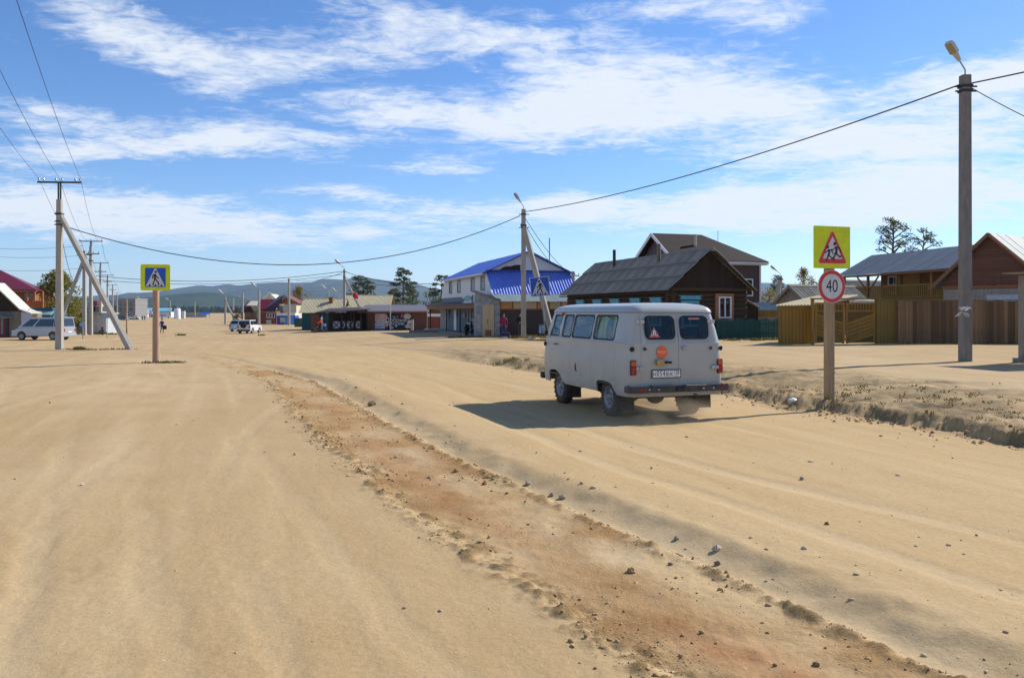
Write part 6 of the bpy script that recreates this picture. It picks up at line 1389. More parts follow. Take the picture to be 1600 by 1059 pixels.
pine('pine_tree', 'thin pine beside the far lamp pole beyond green fence', atx(1214,120), 120, H_of(1214,432,120), 1.5, 700, .25, .5); broad_tree('autumn_tree', 'yellow-green tree low beyond the green picket fence', atx(1202,115), 115, H_of(1202,448,115), 2.0, M_LYEL, 1300, .24)
broad_tree('autumn_tree', 'tall yellowing tree behind the warning sign post', atx(1256,85), 85, H_of(1256,416,85), 1.35, M_LYEL, 1500, .18); broad_tree('autumn_tree', 'shorter orange-tinged tree right behind the warning sign', atx(1270,84), 84, H_of(1270,428,84), 1.0, M_LYEL, 900, .18)
broad_tree('willow_tree', 'large olive-green tree behind the left power pole', atx(90,93), 93, H_of(90,420,93), 2.75, M_LGREEN, 11000, .24, 130, low=.10)
broad_tree('autumn_tree', 'yellow-green tree rising behind the blue kiosk', atx(467,190), 190, H_of(467,446,190), 2.7, M_LYEL, 2400, .34)
broad_tree('bush', 'dry brown bush beside the bend of the road', atx(370,178), 178, H_of(370,481,178), 1.3, M_LBUSH, 900, .25, cat='bush', low=.05)
q = gp(160, 84); broad_tree('bush', 'small dark bush on the sand left of the walker', q.x, q.y, .85, .42, M_LBUSH, 500, .10, 16, cat='bush', low=.05)
# far belt of forest at the foot of the hills: one mass
ft = MB()
for _ in range(2600):
    x = random.uniform(-1500, 1900); y = random.uniform(1500, 2100); hgt = random.uniform(7, 15); w = hgt*random.uniform(.28,.45)
    ft.add([(x-w,y,-2),(x+w,y,-2),(x+w*.8,y,hgt*.55),(x+w*.2,y,hgt),(x-w*.3,y,hgt*.95),(x-w*.9,y,hgt*.5),(x,y-w,-2),(x,y+w,-2),(x,y+w*.7,hgt*.6),(x,y,hgt*.98),(x,y-w*.8,hgt*.55)], [(0,1,2,3,4,5),(6,7,8,9,10)])
tag(ft.build('far_forest', leaf_mat('far_leaves', (.022,.040,.022), (.05,.06,.025))), 'dark far forest belt at the foot of the hills', 'forest', kind='stuff')

# ------------------------------------------------------------------ people
M_SKIN = mat('skin', (.46,.27,.19), .6, var=.08)
def person(label, loc, rz, J, cols, hair=(.03,.022,.015), H=1.7, cap=None, name='person', detail=True):
    """one continuous body grown over a skeleton; J overrides joint positions (metres, 1.75 m figure, facing -y)"""
    P = dict(pel=(0,0,.93), wst=(0,0,1.08), che=(0,-.01,1.32), nck=(0,0,1.47), jaw=(0,-.02,1.56), hed=(0,-.015,1.65), top=(0,0,1.73), sl=(-.18,0,1.41), el=(-.25,.03,1.13), wl=(-.27,-.05,.89), hl=(-.27,-.07,.80), sr=(.18,0,1.41), er=(.25,.03,1.13), wr=(.27,-.05,.89), hr=(.27,-.07,.80),
             pl=(-.09,0,.90), kl=(-.10,-.03,.50), al=(-.10,.02,.09), tl=(-.11,-.15,.035), pr=(.09,0,.90), kr=(.10,-.03,.50), ar=(.10,.02,.09), tr=(.11,-.15,.035), nos=(0,-.105,1.635))
    P.update(J)
    Rr = dict(pel=.135, wst=.125, che=.15, nck=.055, jaw=.068, hed=.085, top=.055, sl=.065, el=.045, wl=.030, hl=.030, sr=.065, er=.045, wr=.030, hr=.030, pl=.095, kl=.062, al=.042, tl=.035, pr=.095, kr=.062, ar=.042, tr=.035, nos=.014)
    E = [('pel','wst','t'),('wst','che','t'),('che','nck','t'),('nck','jaw','s'),('jaw','hed','s'),('hed','top','s'),('hed','nos','s'),('che','sl','t'),('sl','el','t'),('el','wl','t'),('wl','hl','s'),('che','sr','t'),('sr','er','t'),('er','wr','t'),('wr','hr','s'),('pel','pl','p'),('pl','kl','p'),('kl','al','p'),('al','tl','b'),('pel','pr','p'),('pr','kr','p'),('kr','ar','p'),('ar','tr','b')]
    if detail:
        for s in 'lr':
            w, hnd = Vector(P['w'+s]), Vector(P['h'+s]); d = (hnd-w).normalized(); side = d.cross(Vector((0,0,1))); side = side.normalized() if side.length > .1 else Vector((0,1,0)); n2 = side.cross(d)
            for i, (o, l) in enumerate(((-.026,.055),(-.009,.068),(.009,.064),(.026,.050))):
                a, b = 'f%s%da' % (s,i), 'f%s%db' % (s,i); P[a] = tuple(hnd+side*o+d*l*.5+n2*.004); P[b] = tuple(hnd+side*o+d*l+n2*.018); Rr[a] = Rr[b] = .009; E += [('h'+s,a,'s'),(a,b,'s')]
            a, b = 'th%sa' % s, 'th%sb' % s; m_ = w.lerp(hnd,.5); P[a] = tuple(m_-side*.035+d*.02); P[b] = tuple(m_-side*.045+d*.05); Rr[a] = Rr[b] = .010; E += [('w'+s,a,'s'),(a,b,'s')]
    ks = list(P); ix = {k: i for i, k in enumerate(ks)}
    me = bpy.data.meshes.new('body'); me.from_pydata([P[k] for k in ks], [(ix[a], ix[b]) for a, b, _ in E], []); o = link(name, me)
    md = o.modifiers.new('skin', 'SKIN'); sv = me.skin_vertices[0].data
    for k in ks: sv[ix[k]].radius = (Rr[k], Rr[k]); sv[ix[k]].use_root = (k == 'pel')
    sb = o.modifiers.new('sub', 'SUBSURF'); sb.levels = 1; sb.render_levels = 1
    bpy.context.view_layer.update(); nm = evaluated(o); o.modifiers.clear(); o.data = nm; nm.materials.clear()
    for c in ('t','p','s','b'): nm.materials.append(cols[c])
    seg = [(Vector(P[a]), Vector(P[b]), 'tpsb'.index(c)) for a, b, c in E]
    for f in nm.polygons:
        c = f.center; best = min(seg, key=lambda s_: (c-s_[0].lerp(s_[1], max(0,min(1,(c-s_[0]).dot(s_[1]-s_[0])/max(1e-6,(s_[1]-s_[0]).length_squared))))).length); f.material_index = best[2]; f.use_smooth = True
    hd, tp = Vector(P['hed']), Vector(P['top'])
    hr_ = MB(); hr_.ell(hd.lerp(tp,.45)+Vector((0,.022,.012)), (.098,.105,.098), 12, 8); hr_.build('hair' if not cap else 'helmet', cap or mat('hair_%d' % int(hair[0]*1000), hair, .8), o)
    if detail:
        ey = MB()
        for s in (-1, 1): ey.ell(hd+Vector((s*.033,-.080,.005)), (.011,.008,.008), 6, 4)
        ey.build('eyes', M_INK, o)
    o.location = loc; o.rotation_euler = (0,0,rz); k = H/1.75; o.scale = (k,k,k)
    return tag(o, label, 'person')
def cloth(n, c): return mat('cloth_'+n, c, .85, var=.15, vs=8)
M_SHOE = cloth('shoe', (.02,.02,.02))
g = gp(787, 57.6)
person('person in magenta jacket and jeans walking with a wheeled bag', g, R(8), dict(el=(-.29,.06,1.14), wl=(-.25,-.14,.98), hl=(-.22,-.22,.95), al=(-.09,-.10,.09), tl=(-.10,-.27,.04), kl=(-.09,-.12,.50), ar=(.09,.16,.11), tr=(.10,.02,.035), kr=(.10,.02,.50), er=(.27,.10,1.14), wr=(.25,.16,.90), hr=(.24,.18,.81)), dict(t=cloth('magenta',(.30,.012,.075)), p=cloth('jeans',(.035,.055,.12)), s=M_SKIN, b=M_SHOE), (.10,.05,.03), 1.66)
q = g+Vector((.10,-.75,0)); q.z = gz(q.x,q.y); bg = empty('travel_bag', q, 0, 'dark blue travel bag on the ground before the magenta jacket', 'bag')
MB().b2(-.30,.30,-.16,.16,.05,.40).build('bag_body', cloth('navy',(.015,.02,.09)), bg, .07); MB().b2(-.22,.18,-.175,-.155,.08,.16).build('pocket', cloth('lightpocket',(.35,.38,.42)), bg, .01); MB().tube([(-.12,0,.38),(-.10,0,.50),(.10,0,.50),(.12,0,.38)], .012, 6).build('bag_handle', M_DARK, bg)
g = gp(812.5, 58.6); person('person in dark clothes half hidden by centre lamp pole', g, R(20), dict(el=(-.30,-.02,1.16), wl=(-.14,-.22,1.08), hl=(-.06,-.24,1.09)), dict(t=cloth('black',(.012,.012,.016)), p=cloth('grey',(.06,.055,.05)), s=M_SKIN, b=M_SHOE), H=1.72)
g = gp(253, 99); person('person in blue shirt walking away with dark bag', g, R(178), dict(al=(-.09,-.16,.09), tl=(-.09,-.32,.04), kl=(-.09,-.10,.5), ar=(.09,.20,.13), tr=(.09,.06,.04)), dict(t=cloth('royal',(.02,.05,.32)), p=cloth('dark',(.02,.02,.025)), s=M_SKIN, b=M_SHOE), H=1.74)
bgm = cloth('bagblack', (.02,.018,.03)); b_ = MB().b2(g.x+.16,g.x+.56,g.y-.12,g.y+.12,g.z+.48,g.z+.95).build('shoulder_bag', bgm, None, .08); tag(b_, 'dark shoulder bag at the hip of blue-shirted walker', 'bag')
for px, lab, c in ((208.5,'far walker in tan clothes near the parked white car', (.40,.26,.10)), (213,'far walker in pale clothes beside the tan-clothed walker', (.30,.22,.18)), (222.5,'far walker in dark clothes, left of a pair', (.05,.05,.07)), (226,'far walker in brown clothes, right of a pair', (.09,.06,.05))):
    g = gp(px, 270); person(lab, g, R(170), {}, dict(t=cloth('far%d' % px, c), p=cloth('farp%d' % px, tuple(v*.6 for v in c)), s=M_SKIN, b=M_SHOE), detail=False)

# ------------------------------------------------------------------ bicycle and rider
def bicycle(x, y, rz):
    h = empty('bicycle', (x, y, gz(x, y)), rz, 'loaded touring bicycle under the orange-jacketed rider', 'bicycle')
    for cx in (-.53, .53):
        w = MB().lathe((cx,0,.345), (0,1,0), [(-.02,.335),(0,.35),(.02,.335),(0,.318),(-.02,.335)], 28).build('wheel', M_BLACK, h); sp = MB()
        for k in range(10): t = math.pi*k/10; sp.cyl((cx-math.cos(t)*.33,0,.345-math.sin(t)*.33), (cx+math.cos(t)*.33,0,.345+math.sin(t)*.33), .004, n=4)
        tag(sp.build('spokes', M_CHROME, w), kind='stuff')
    f = MB()
    for a, b in (((-.53,.345),(-.05,.30)),((-.05,.30),(.36,.72)),((-.22,.80),(.34,.80)),((-.05,.30),(-.22,.86)),((-.53,.345),(-.21,.74)),((.53,.345),(.34,.80)),((.34,.80),(.31,.96))): f.cyl((a[0],0,a[1]), (b[0],0,b[1]), .02, n=6)
    f.build('frame', mat('bike_frame', (.25,.25,.28), .4, .4), h); MB().tube([(.44,-.26,.98),(.36,-.16,.98),(.31,0,.97),(.36,.16,.98),(.44,.26,.98)], .016, 6).build('handlebar', M_DARK, h)
    MB().ell((-.25,0,.90), (.14,.08,.04)).build('saddle', M_BLACK, h); MB().cyl((-.05,-.12,.30), (-.05,.12,.30), .09, n=12).build('crank', M_DARK, h)
    for sx, lab in ((.58,'front'),(-.62,'rear')):
        for sy in (-.16,.16): MB().b2(sx-.17,sx+.17,sy-.08,sy+.08,.30,.62).build('pannier', cloth('pannier',(.05,.055,.07)), h, .04)
    MB().b2(.40,.72,-.17,.17,.72,1.02).build('handlebar_bag', cloth('skybag',(.10,.36,.55)), h, .05)
    return h
bx, by = atx(499, 93), 93.0; bicycle(bx, by, R(8))
person('person in orange jacket and pale helmet riding a bicycle', (bx, by, gz(bx, by)), R(98), dict(pel=(0,.22,.95), wst=(0,.14,1.08), che=(0,-.06,1.28), nck=(0,-.17,1.38), jaw=(0,-.25,1.46), hed=(0,-.26,1.54), top=(0,-.24,1.63), nos=(0,-.345,1.51), sl=(-.18,-.12,1.32), sr=(.18,-.12,1.32), el=(-.26,-.28,1.14), er=(.26,-.28,1.14), wl=(-.25,-.38,1.01), wr=(.25,-.38,1.01), hl=(-.25,-.45,1.0), hr=(.25,-.45,1.0),
    pl=(-.09,.20,.93), kl=(-.11,-.16,.78), al=(-.12,.04,.44), tl=(-.12,-.12,.38), pr=(.09,.20,.93), kr=(.11,-.12,.58), ar=(.12,.02,.22), tr=(.12,-.14,.17)), dict(t=cloth('orange',(.72,.09,.015)), p=cloth('darkleg',(.02,.018,.022)), s=M_SKIN, b=M_SHOE), H=1.75, cap=mat('pale_helmet', (.6,.58,.5), .5))

# ------------------------------------------------------------------ cars
def car(name, label, x, y, rz, L, Wd, prof, gh, zb, zt, m, wheels, wr=.31, spare=False, roof_rack=False, group=None, sides=((.03,.30),(.33,.62),(.65,.97))):
    """prof: side outline (x,z) of the lower body, front at +x; gh: x of greenhouse (rear bottom, rear top, front top, front bottom)"""
    h = empty(name, (x, y, gz(x, y)), rz, label, 'car', group); hw = Wd/2; pts = []
    out = list(prof); base = []
    xs = sorted(wheels); zf = .26
    low = [(xs[0]-L*.5*0-wr-.08 if False else xs[0]-wr-.07, zf)]
    bot = []
    for wx in sorted(wheels, reverse=True):
        bot += [(wx+(wr+.06)*math.cos(t), max(zf, wr+(wr+.06)*math.sin(t))) for t in np.linspace(0, math.pi, 9)]
    poly = [(prof[-1][0], zf)]+[]  # front lower corner -> along bottom (towards the rear)
    poly = list(prof)+[(prof[-1][0], zf)]+bot+[(prof[0][0], zf)]
    mb = MB(); mb.prism([(a,-hw,b) for a, b in poly], (0,Wd,0)); mb.build('body', m, h, .045)
    rb, rt, ft, fb = gh; ti = .13
    B = [(rb,-hw+.03,zb),(fb,-hw+.03,zb),(fb,hw-.03,zb),(rb,hw-.03,zb)]; T = [(rt,-hw+ti,zt),(ft,-hw+ti,zt),(ft,hw-ti,zt),(rt,hw-ti,zt)]
    mb = MB(); mb.add(B+T, [(0,1,5,4),(1,2,6,5),(2,3,7,6),(3,0,4,7),(4,5,6,7),(3,2,1,0)]); mb.build('cabin', m, h, .05)
    gm = mat('car_glass', (.015,.018,.02), .05, var=.1, spec=.8)
    def quad(b0, b1, t0, t1, u0, u1, v0, v1, off):
        b0, b1, t0, t1 = map(Vector, (b0, b1, t0, t1)); f = lambda u, v: (b0.lerp(b1,u)).lerp(t0.lerp(t1,u), v)
        p = [f(u0,v0), f(u1,v0), f(u1,v1), f(u0,v1)]; n = (p[1]-p[0]).cross(p[3]-p[0]).normalized()*off; mb = MB(); mb.prism([q+n*.3 for q in p], n); mb.build('window', gm, h)
    for u0, u1 in sides: quad(B[0],B[1],T[0],T[1],u0,u1,.12,.86,.014); quad(B[2],B[3],T[2],T[3],1-u1,1-u0,.12,.86,.014)
    quad(B[1],B[2],T[1],T[2],.06,.94,.10,.88,.014); quad(B[3],B[0],T[3],T[0],.08,.92,.14,.84,.014)
    for wx in wheels:
        for s in (-1, 1):
            w = MB().lathe((wx,s*(hw-.09),wr), (0,s,0), [(-.1,.2),(-.1,wr*.9),(-.05,wr),(.05,wr),(.1,wr*.9),(.1,wr*.66)], 22).build('wheel', M_TYRE, h); MB().lathe((wx,s*(hw-.09),wr), (0,s,0), [(.09,wr*.66),(.06,wr*.5),(.08,wr*.2),(.09,0)], 18).build('rim', M_RIM, w)
    rx, rz_ = prof[0][0], zb
    for s in (-1, 1):
        MB().b2(rx-.03,rx+.05,s*(hw-.14)-.09,s*(hw-.14)+.09,zb-.32,zb-.06).build('tail_lamp', MATS['red_lens'], h, .015)
        MB().b2(prof[-1][0]-.06,prof[-1][0]+.03,s*(hw-.25)-.16,s*(hw-.25)+.16,zb-.42,zb-.24).build('headlamp', M_CHROME, h, .02)
    MB().b2(rx-.08,rx+.1,-hw+.02,hw-.02,.30,.48).build('rear_bumper', M_DARK if spare else m, h, .03)
    MB().b2(rx-.035,rx+.01,-.26,.26,zb-.42,zb-.30).build('licence_plate', M_WHITE, h)
    if spare:
        MB().lathe((rx-.02,.0,zb+.02), (-1,0,0), [(0,.2),(0,.33),(.04,.36),(.14,.36),(.18,.33),(.18,.15),(.15,0)], 24).build('spare_wheel', M_BLACK, h)
    return h
MC_S = mat('silver_car_paint', (.42,.44,.48), .28, .35, var=.03); MC_W = mat('white_car_paint', (.68,.69,.70), .3, var=.03); MC_B = mat('pale_blue_car_paint', (.42,.50,.58), .3, .2, var=.03)
x, y = atx(69, 70), 70.0
mv = car('minivan', 'silver minivan parked beside the grey brick shed', x, y, R(174), 4.65, 1.75, [(-2.30,.45),(-2.30,1.02),(-1.6,1.06),(1.55,1.04),(1.95,.92),(2.25,.74),(2.32,.55)], (-2.25,-2.12,.70,1.85), 1.03, 1.88, MC_S, (-1.35,1.42), .33, sides=((.04,.20),(.22,.64),(.68,.93)))
MB().prism([(-2.32,-.7,1.84),(-2.32,.7,1.84),(-2.02,.7,1.90),(-2.02,-.7,1.90)], (0,0,.04)).build('spoiler', MC_S, mv)
x, y = atx(390, 101), 101.0
suv = car('offroad_car', 'white off-road car with black spare wheel on its tailgate', x, y, R(86), 3.75, 1.68, [(-1.85,.45),(-1.85,1.0),(-1.2,1.02),(.75,1.0),(1.65,.92),(1.85,.75),(1.88,.5)], (-1.80,-1.62,.15,.72), 1.0, 1.62, MC_W, (-1.1,1.1), .34, spare=True, sides=((.04,.40),(.44,.70),(.73,.95)))
x, y = atx(377, 112), 112.0
car('hatchback', 'pale blue hatchback standing behind the white off-road car', x, y, R(84), 3.9, 1.65, [(-1.95,.45),(-1.95,.95),(-1.2,.98),(.8,.95),(1.75,.82),(1.95,.6)], (-1.90,-1.45,.2,.95), .96, 1.46, MC_B, (-1.2,1.25), .30)
car('hatchback', 'far white car near the tan-clothed walkers', atx(209,300), 300, R(10), 4.2, 1.7, [(-2.0,.45),(-2.0,.95),(.9,.95),(1.9,.8),(2.05,.6)], (-1.95,-1.5,.3,1.0), .96, 1.5, MC_W, (-1.25,1.3), .31)
car('hatchback', 'tiny far white car right of the crossing sign', atx(258,360), 360, R(20), 4.2, 1.7, [(-2.0,.45),(-2.0,.95),(.9,.95),(1.9,.8),(2.05,.6)], (-1.95,-1.5,.3,1.0), .96, 1.5, MC_W, (-1.25,1.3), .31)
car('hatchback', 'dark blue car parked by the grey block', atx(192,270), 270, R(160), 4.2, 1.7, [(-2.0,.45),(-2.0,.95),(.9,.95),(1.9,.8),(2.05,.6)], (-1.95,-1.5,.3,1.0), .96, 1.5, mat('blue_car_paint', (.05,.12,.2), .3), (-1.25,1.3), .31)
# black scooter by the porch
g = gp(733, 63); h = empty('scooter', (g.x, g.y, g.z), R(70), 'black motor scooter parked before the shop porch', 'scooter')
for cx in (-.55, .6): MB().lathe((cx,0,.25), (0,1,0), [(-.05,.12),(-.05,.22),(0,.25),(.05,.22),(.05,.12)], 18).build('wheel', M_TYRE, h)
MB().ell((-.4,0,.55), (.42,.17,.22)).build('body', M_BLACK, h); MB().ell((-.35,0,.80), (.38,.14,.08)).build('seat', M_DARK, h)
MB().tube([(.6,0,.25),(.48,0,.7),(.40,0,1.02)], [.05,.09,.06], 8).build('front_shield', M_BLACK, h); MB().cyl((.40,-.33,1.04),(.40,.33,1.04),.02,n=6).build('handlebar', M_DARK, h); MB().b2(-.05,.4,-.15,.15,.26,.34).build('footboard', M_DARK, h); MB().ell((.50,0,.95),(.09,.08,.08)).build('headlamp', M_CHROME, h)
for s in (-1, 1): MB().ell((.38,s*.30,1.18),(.02,.07,.05)).build('mirror', M_DARK, h)
# ------------------------------------------------------------------ loose earth, stones, grass, litter
def scatter(name, label, cat, pts, m, ang=True):
    """many small stones or clods in one mesh: pts = (x, y, size, flatness)"""
    ico = bmesh.new(); bmesh.ops.create_icosphere(ico, subdivisions=1, radius=1); V0 = np.array([v.co[:] for v in ico.verts]); F0 = np.array([[v.index for v in f.verts] for f in ico.faces]); ico.free()
    P = np.array(pts, float); n = len(P); Z = ground_z(P[:,0], P[:,1])
    rs = np.random.RandomState(5); nv = len(V0)
    S = rs.uniform(.55, 1.45, (n, nv, 1)) if ang else rs.uniform(.8, 1.2, (n, nv, 1))
    ax = rs.uniform(.6, 1.4, (n, 1, 3)); ax[:,:,2] *= P[:,3][:,None]
    th = rs.uniform(0, 6.28, n); c, s = np.cos(th), np.sin(th)
    V = V0[None]*S*ax*P[:,2][:,None,None]
    X = V[:,:,0]*c[:,None]-V[:,:,1]*s[:,None]+P[:,0][:,None]; Y = V[:,:,0]*s[:,None]+V[:,:,1]*c[:,None]+P[:,1][:,None]; ZZ = V[:,:,2]+Z[:,None]+(P[:,2]*P[:,3]*.25)[:,None]
    co = np.stack([X,Y,ZZ], -1).reshape(-1,3); F = (F0[None]+(np.arange(n)*nv)[:,None,None]).reshape(-1,3)
    me = bpy.data.meshes.new(name); me.vertices.add(len(co)); me.vertices.foreach_set('co', co.ravel()); me.loops.add(F.size); me.loops.foreach_set('vertex_index', F.ravel().astype(np.int32)); me.polygons.add(len(F)); me.polygons.foreach_set('loop_start', np.arange(0,F.size,3,dtype=np.int32)); me.polygons.foreach_set('loop_total', np.full(len(F),3,np.int32)); me.update(); me.validate()
    o = link(name, me, None, m); return tag(o, label, cat, kind='stuff')
rg = np.random.RandomState(11); cl = []; gr = []
def ry(lo=3.6, hi=26): return lo*(hi/lo)**rg.rand()
for _ in range(15000):
    y = ry(); xl, xr = fi(RL, y), fi(RR, y); u = rg.rand()
    if u < .46: x = xl+rg.normal(0,.17); dn = vnoise(x*1.3, y*1.3)+.28
    elif u < .66: x = xr+rg.normal(0,.10); dn = vnoise(x*1.7+9, y*1.7)+.2
    else: x = rg.uniform(xl, xr+.1); dn = vnoise(x*2.1+4, y*2.1)+.12
    if rg.rand() > dn*1.35: continue
    sz = .0034*(1+4.6*rg.rand()**8)*(1 if y < 9 else 1.45); cl.append((x, y, sz, rg.uniform(.5,.9)))
for _ in range(900):
    y = ry(6, 24); x = bank_x(y)+rg.normal(-.15,.35); cl.append((x, y, .012*(1+2.5*rg.rand()**3), .7))
scatter('clods', 'crumbled earth clods strewn along the ruts and bank', 'earth', cl, mat('clod_earth', (.39,.25,.125), .95, var=.25, vs=30, isl=.35, spec=.1))
for _ in range(2600):
    y = ry(3.4, 30); x = rg.uniform(-.62*y-1, .62*y+1); rel = x-fi(RB, y)
    if rg.rand() > (.85 if abs(rel) < .7 else (.22 if rel > 0 else .06)): continue
    gr.append((x, y, .004*(1+4*rg.rand()**4)*(1 if y < 8 else 1.6), rg.uniform(.5,.9)))
for _ in range(420):
    y = ry(7, 22); x = bank_x(y)+rg.uniform(.1,4.5); gr.append((x, y, .009*(1+2*rg.rand()**3), .6))
scatter('gravel', 'fine pale gravel scattered over the dirt road', 'gravel', gr, mat('gravel_stone', (.33,.25,.16), .9, var=.3, vs=30, isl=.45, col2=(.40,.33,.24), spec=.2))
# larger stones one can pick out
def stone(label, px, py, r, c, group=None):
    Y = 1.9*FPX/(py-HORY)
    for _ in range(3): x = atx(px, Y); Y = (CAMH-gz(x, Y))*FPX/(py-HORY)
    x = atx(px, Y); mb = MB(); mb.ell((0,0,0), (r*.8, r*.62, r*.5), 7, 5, Matrix.Rotation(random.uniform(0,3),3,'Z'), .24); mb.sm = [False]*len(mb.sm); o = mb.build('stone', mat('stone_%d' % (px*10000+py), (c[0]*.85, c[1]*.78, c[2]*.66), .9, var=.25, vs=25, bump=.004, bs=40), None); o.location = (x, Y, gz(x, Y)+r*.3); tag(o, label, 'stone', group)
stone('ochre clod-like stone on the ridge left of the van shadow tip', 581, 633, .11, (.30,.22,.13)); stone('round ochre stone in the middle of the rutted strip', 713, 737, .055, (.36,.25,.13)); stone('reddish stone beside the round ochre stone', 757, 756, .04, (.35,.12,.06))
stone('pale grey stone at the foot of the berm', 825, 757, .05, (.42,.40,.36)); stone('pair of grey stones farther along the berm, left one', 862, 775, .04, (.30,.29,.27)); stone('pair of grey stones farther along the berm, right one', 878, 779, .055, (.40,.39,.36))
stone('whitish stone lodged on the crest of the berm', 1120, 857, .05, (.50,.47,.42)); stone('grey stone left of the whitish crest stone', 1057, 842, .035, (.28,.26,.24)); stone('dark stone below the whitish crest stone', 1121, 882, .035, (.22,.18,.13)); stone('lone whitish pebble in the right wheel lane', 1256, 858, .03, (.52,.47,.40)); stone('dark pebble at the far right wheel lane', 1292, 819, .03, (.20,.16,.12)); stone('ochre stone half sunk in the orange strip', 986, 894, .045, (.40,.28,.15)); stone('brown pebble in the bottom right corner', 1275, 1040, .028, (.25,.16,.09)); stone('white chip on the left sand', 128, 758, .03, (.6,.56,.5))
# grass tufts
M_GRASS = leaf_mat('dry_grass', (.15,.125,.045), (.22,.175,.075)); M_GRASSG = leaf_mat('green_grass', (.085,.105,.028), (.14,.13,.04))
def grass(name, label, spots, m):
    mb = MB()
    for x, y, r, n, hh in spots:
        for _ in range(n):
            a = random.uniform(0,6.283); q = r*random.random()**.6; bx_, by_ = x+math.cos(a)*q, y+math.sin(a)*q*.8; z = gz(bx_, by_); h = hh*random.uniform(.4,1.2); lx, ly = random.gauss(0,.4)*h, random.gauss(0,.4)*h; w = .006+.0006*y
            mb.add([(bx_-w,by_,z-.01),(bx_+w,by_,z-.01),(bx_+lx,by_+ly,z+h)], [(0,1,2)])
    tag(mb.build(name, m), label, 'grass', kind='stuff')
sp = []
for _ in range(110): y = random.uniform(11.0, 18.5); x = float(bank_x(y))+random.uniform(.3,3.2); sp.append((x, y, .12, 9, .05))
for _ in range(15): y = random.uniform(24.5, 31); x = float(bank_x(y))+random.uniform(-.2,.9); sp.append((x, y, .25, 16, .09))
sp += [(s3.location.x, 16.3, .25, 26, .08)]
for _ in range(22): sp.append((random.uniform(-.6,5.0), random.uniform(56.2,59.0), .5, 22, .22))
for _ in range(16): sp.append((random.uniform(-4.2,-1), 57.8+random.uniform(-.2,3), .5, 10, .15))
grass('dry_grass', 'sparse dry grass on the verge and along the bank', sp, M_GRASS)
sp = [(s1.location.x+random.uniform(-.5,.9), 27.9+random.uniform(-.2,.3), .25, 26, .09) for _ in range(6)]+[(atx(128,45.8)+random.uniform(-.3,.3), 45.8, .3, 50, .2) for _ in range(3)]+[(pl.x+random.uniform(-.3,4), 45.9, .4, 12, .09) for _ in range(14)]
x0_ = atx(1121,42.7)
for _ in range(26): sp.append((x0_+random.uniform(0,9.5), 41.9-random.uniform(0,.7), .4, 18, .16))
for _ in range(12): sp.append((atx(random.uniform(1395,1600),36.7), 36.7, .35, 8, .10))
for _ in range(20): sp.append((atx(random.uniform(108,200),90), 90+random.uniform(-3,0), .6, 16, .22))
sp += [(atx(282,86), 86, .5, 50, .25), (atx(409,87), 87, .4, 40, .18)]
grass('green_grass', 'green grass tufts at the feet of posts and fences', sp, M_GRASSG)
# litter
q = Vector((float(bank_x(16.9))+.05, 16.9, 0)); q.x = atx(1238, 16.9); q.z = gz(q.x, q.y); mb = MB(); mb.ell((0,0,.04), (.10,.06,.05), 9, 6, None, .35); o = mb.build('plastic_bag', mat('white_plastic', (.7,.72,.76), .35, var=.1)); o.location = q; tag(o, 'crumpled white plastic bag lying at the bank', 'litter')
q = gp(829, 54); mb = MB(); mb.ell((0,0,.06), (.16,.1,.08), 9, 6, None, .3); o = mb.build('plastic_bag', MATS['white_plastic']); o.location = q; tag(o, 'white litter on the grass by the centre lamp pole', 'litter')
# rubble pieces at the foot of the leaning strut
q = gp(582, 107.5); mb = MB(); mb.ell((0,0,.25), (.42,.3,.42), 8, 6, None, .25); o = mb.build('strut_footing', M_CONCD); o.location = q; tag(o, 'dark rubble lump at the foot of the flagged strut', 'rubble')
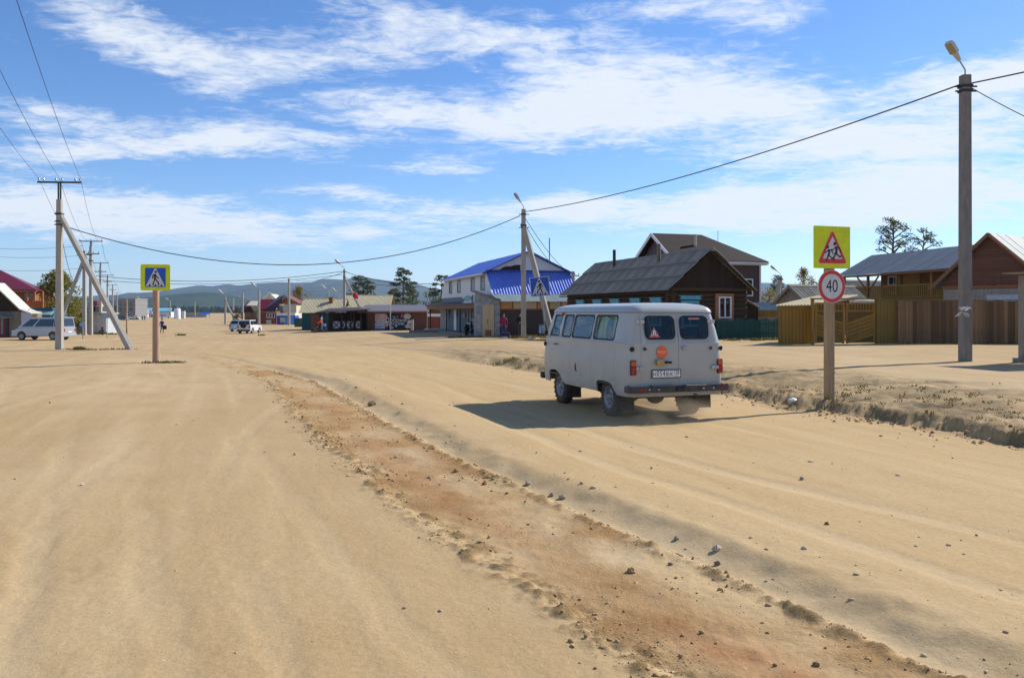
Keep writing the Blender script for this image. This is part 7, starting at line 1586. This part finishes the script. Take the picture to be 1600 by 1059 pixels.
# ------------------------------------------------------------------ dust thrown up by the van's rear wheels
def dust():
    m = bpy.data.materials.new('dust_air'); m.use_nodes = True; nt = m.node_tree; N = nt.nodes; L = nt.links; N.remove(N['Principled BSDF'])
    pv = N.new('ShaderNodeVolumePrincipled'); pv.inputs['Color'].default_value = (.80, .68, .50, 1); pv.inputs['Anisotropy'].default_value = .3
    tc = N.new('ShaderNodeTexCoord'); gt = N.new('ShaderNodeTexGradient'); gt.gradient_type = 'SPHERICAL'; L.new(tc.outputs['Object'], gt.inputs[0])
    nz = N.new('ShaderNodeTexNoise'); nz.inputs['Scale'].default_value = 2.2; nz.inputs['Detail'].default_value = 4; L.new(tc.outputs['Object'], nz.inputs[0])
    mr = N.new('ShaderNodeMapRange'); L.new(nz.outputs[0], mr.inputs[0]); mr.inputs[1].default_value = .38; mr.inputs[2].default_value = .7
    mu = N.new('ShaderNodeMath'); mu.operation = 'MULTIPLY'; L.new(gt.outputs[1], mu.inputs[0]); L.new(mr.outputs[0], mu.inputs[1])
    m2 = N.new('ShaderNodeMath'); m2.operation = 'MULTIPLY'; L.new(mu.outputs[0], m2.inputs[0]); m2.inputs[1].default_value = 1.9; L.new(m2.outputs[0], pv.inputs['Density'])
    L.new(pv.outputs[0], N['Material Output'].inputs['Volume'])
    mb = MB(); mb.ell((0,0,0), (1,1,1), 16, 10); o = mb.build('dust', m); o.scale = (1.15, 1.3, .42)
    q = Matrix.Rotation(.324, 3, 'Z') @ Vector((-.35, -2.0, 0)); o.location = (2.231+q.x, 16.589+q.y, gz(2.231+q.x, 16.589+q.y)+.16); o.rotation_euler = (0,0,.324)
    tag(o, 'faint dust kicked up behind the rear wheels of the van', 'dust', kind='stuff')
dust()
# ------------------------------------------------------------------ haze: the air between here and the hills
hz = MB().b2(-9500, 9500, -9200, 9300, -8, 330).build('haze'); tag(hz, kind='stuff')
hm = bpy.data.materials.new('air'); hm.use_nodes = True; nt = hm.node_tree
nt.nodes.remove(nt.nodes['Principled BSDF']); pv = nt.nodes.new('ShaderNodeVolumePrincipled')
pv.inputs['Color'].default_value = (.42, .64, 1.0, 1); pv.inputs['Density'].default_value = 5.5e-5; pv.inputs['Anisotropy'].default_value = .25
nt.links.new(pv.outputs[0], nt.nodes['Material Output'].inputs['Volume'])
hz.data.materials.append(hm)
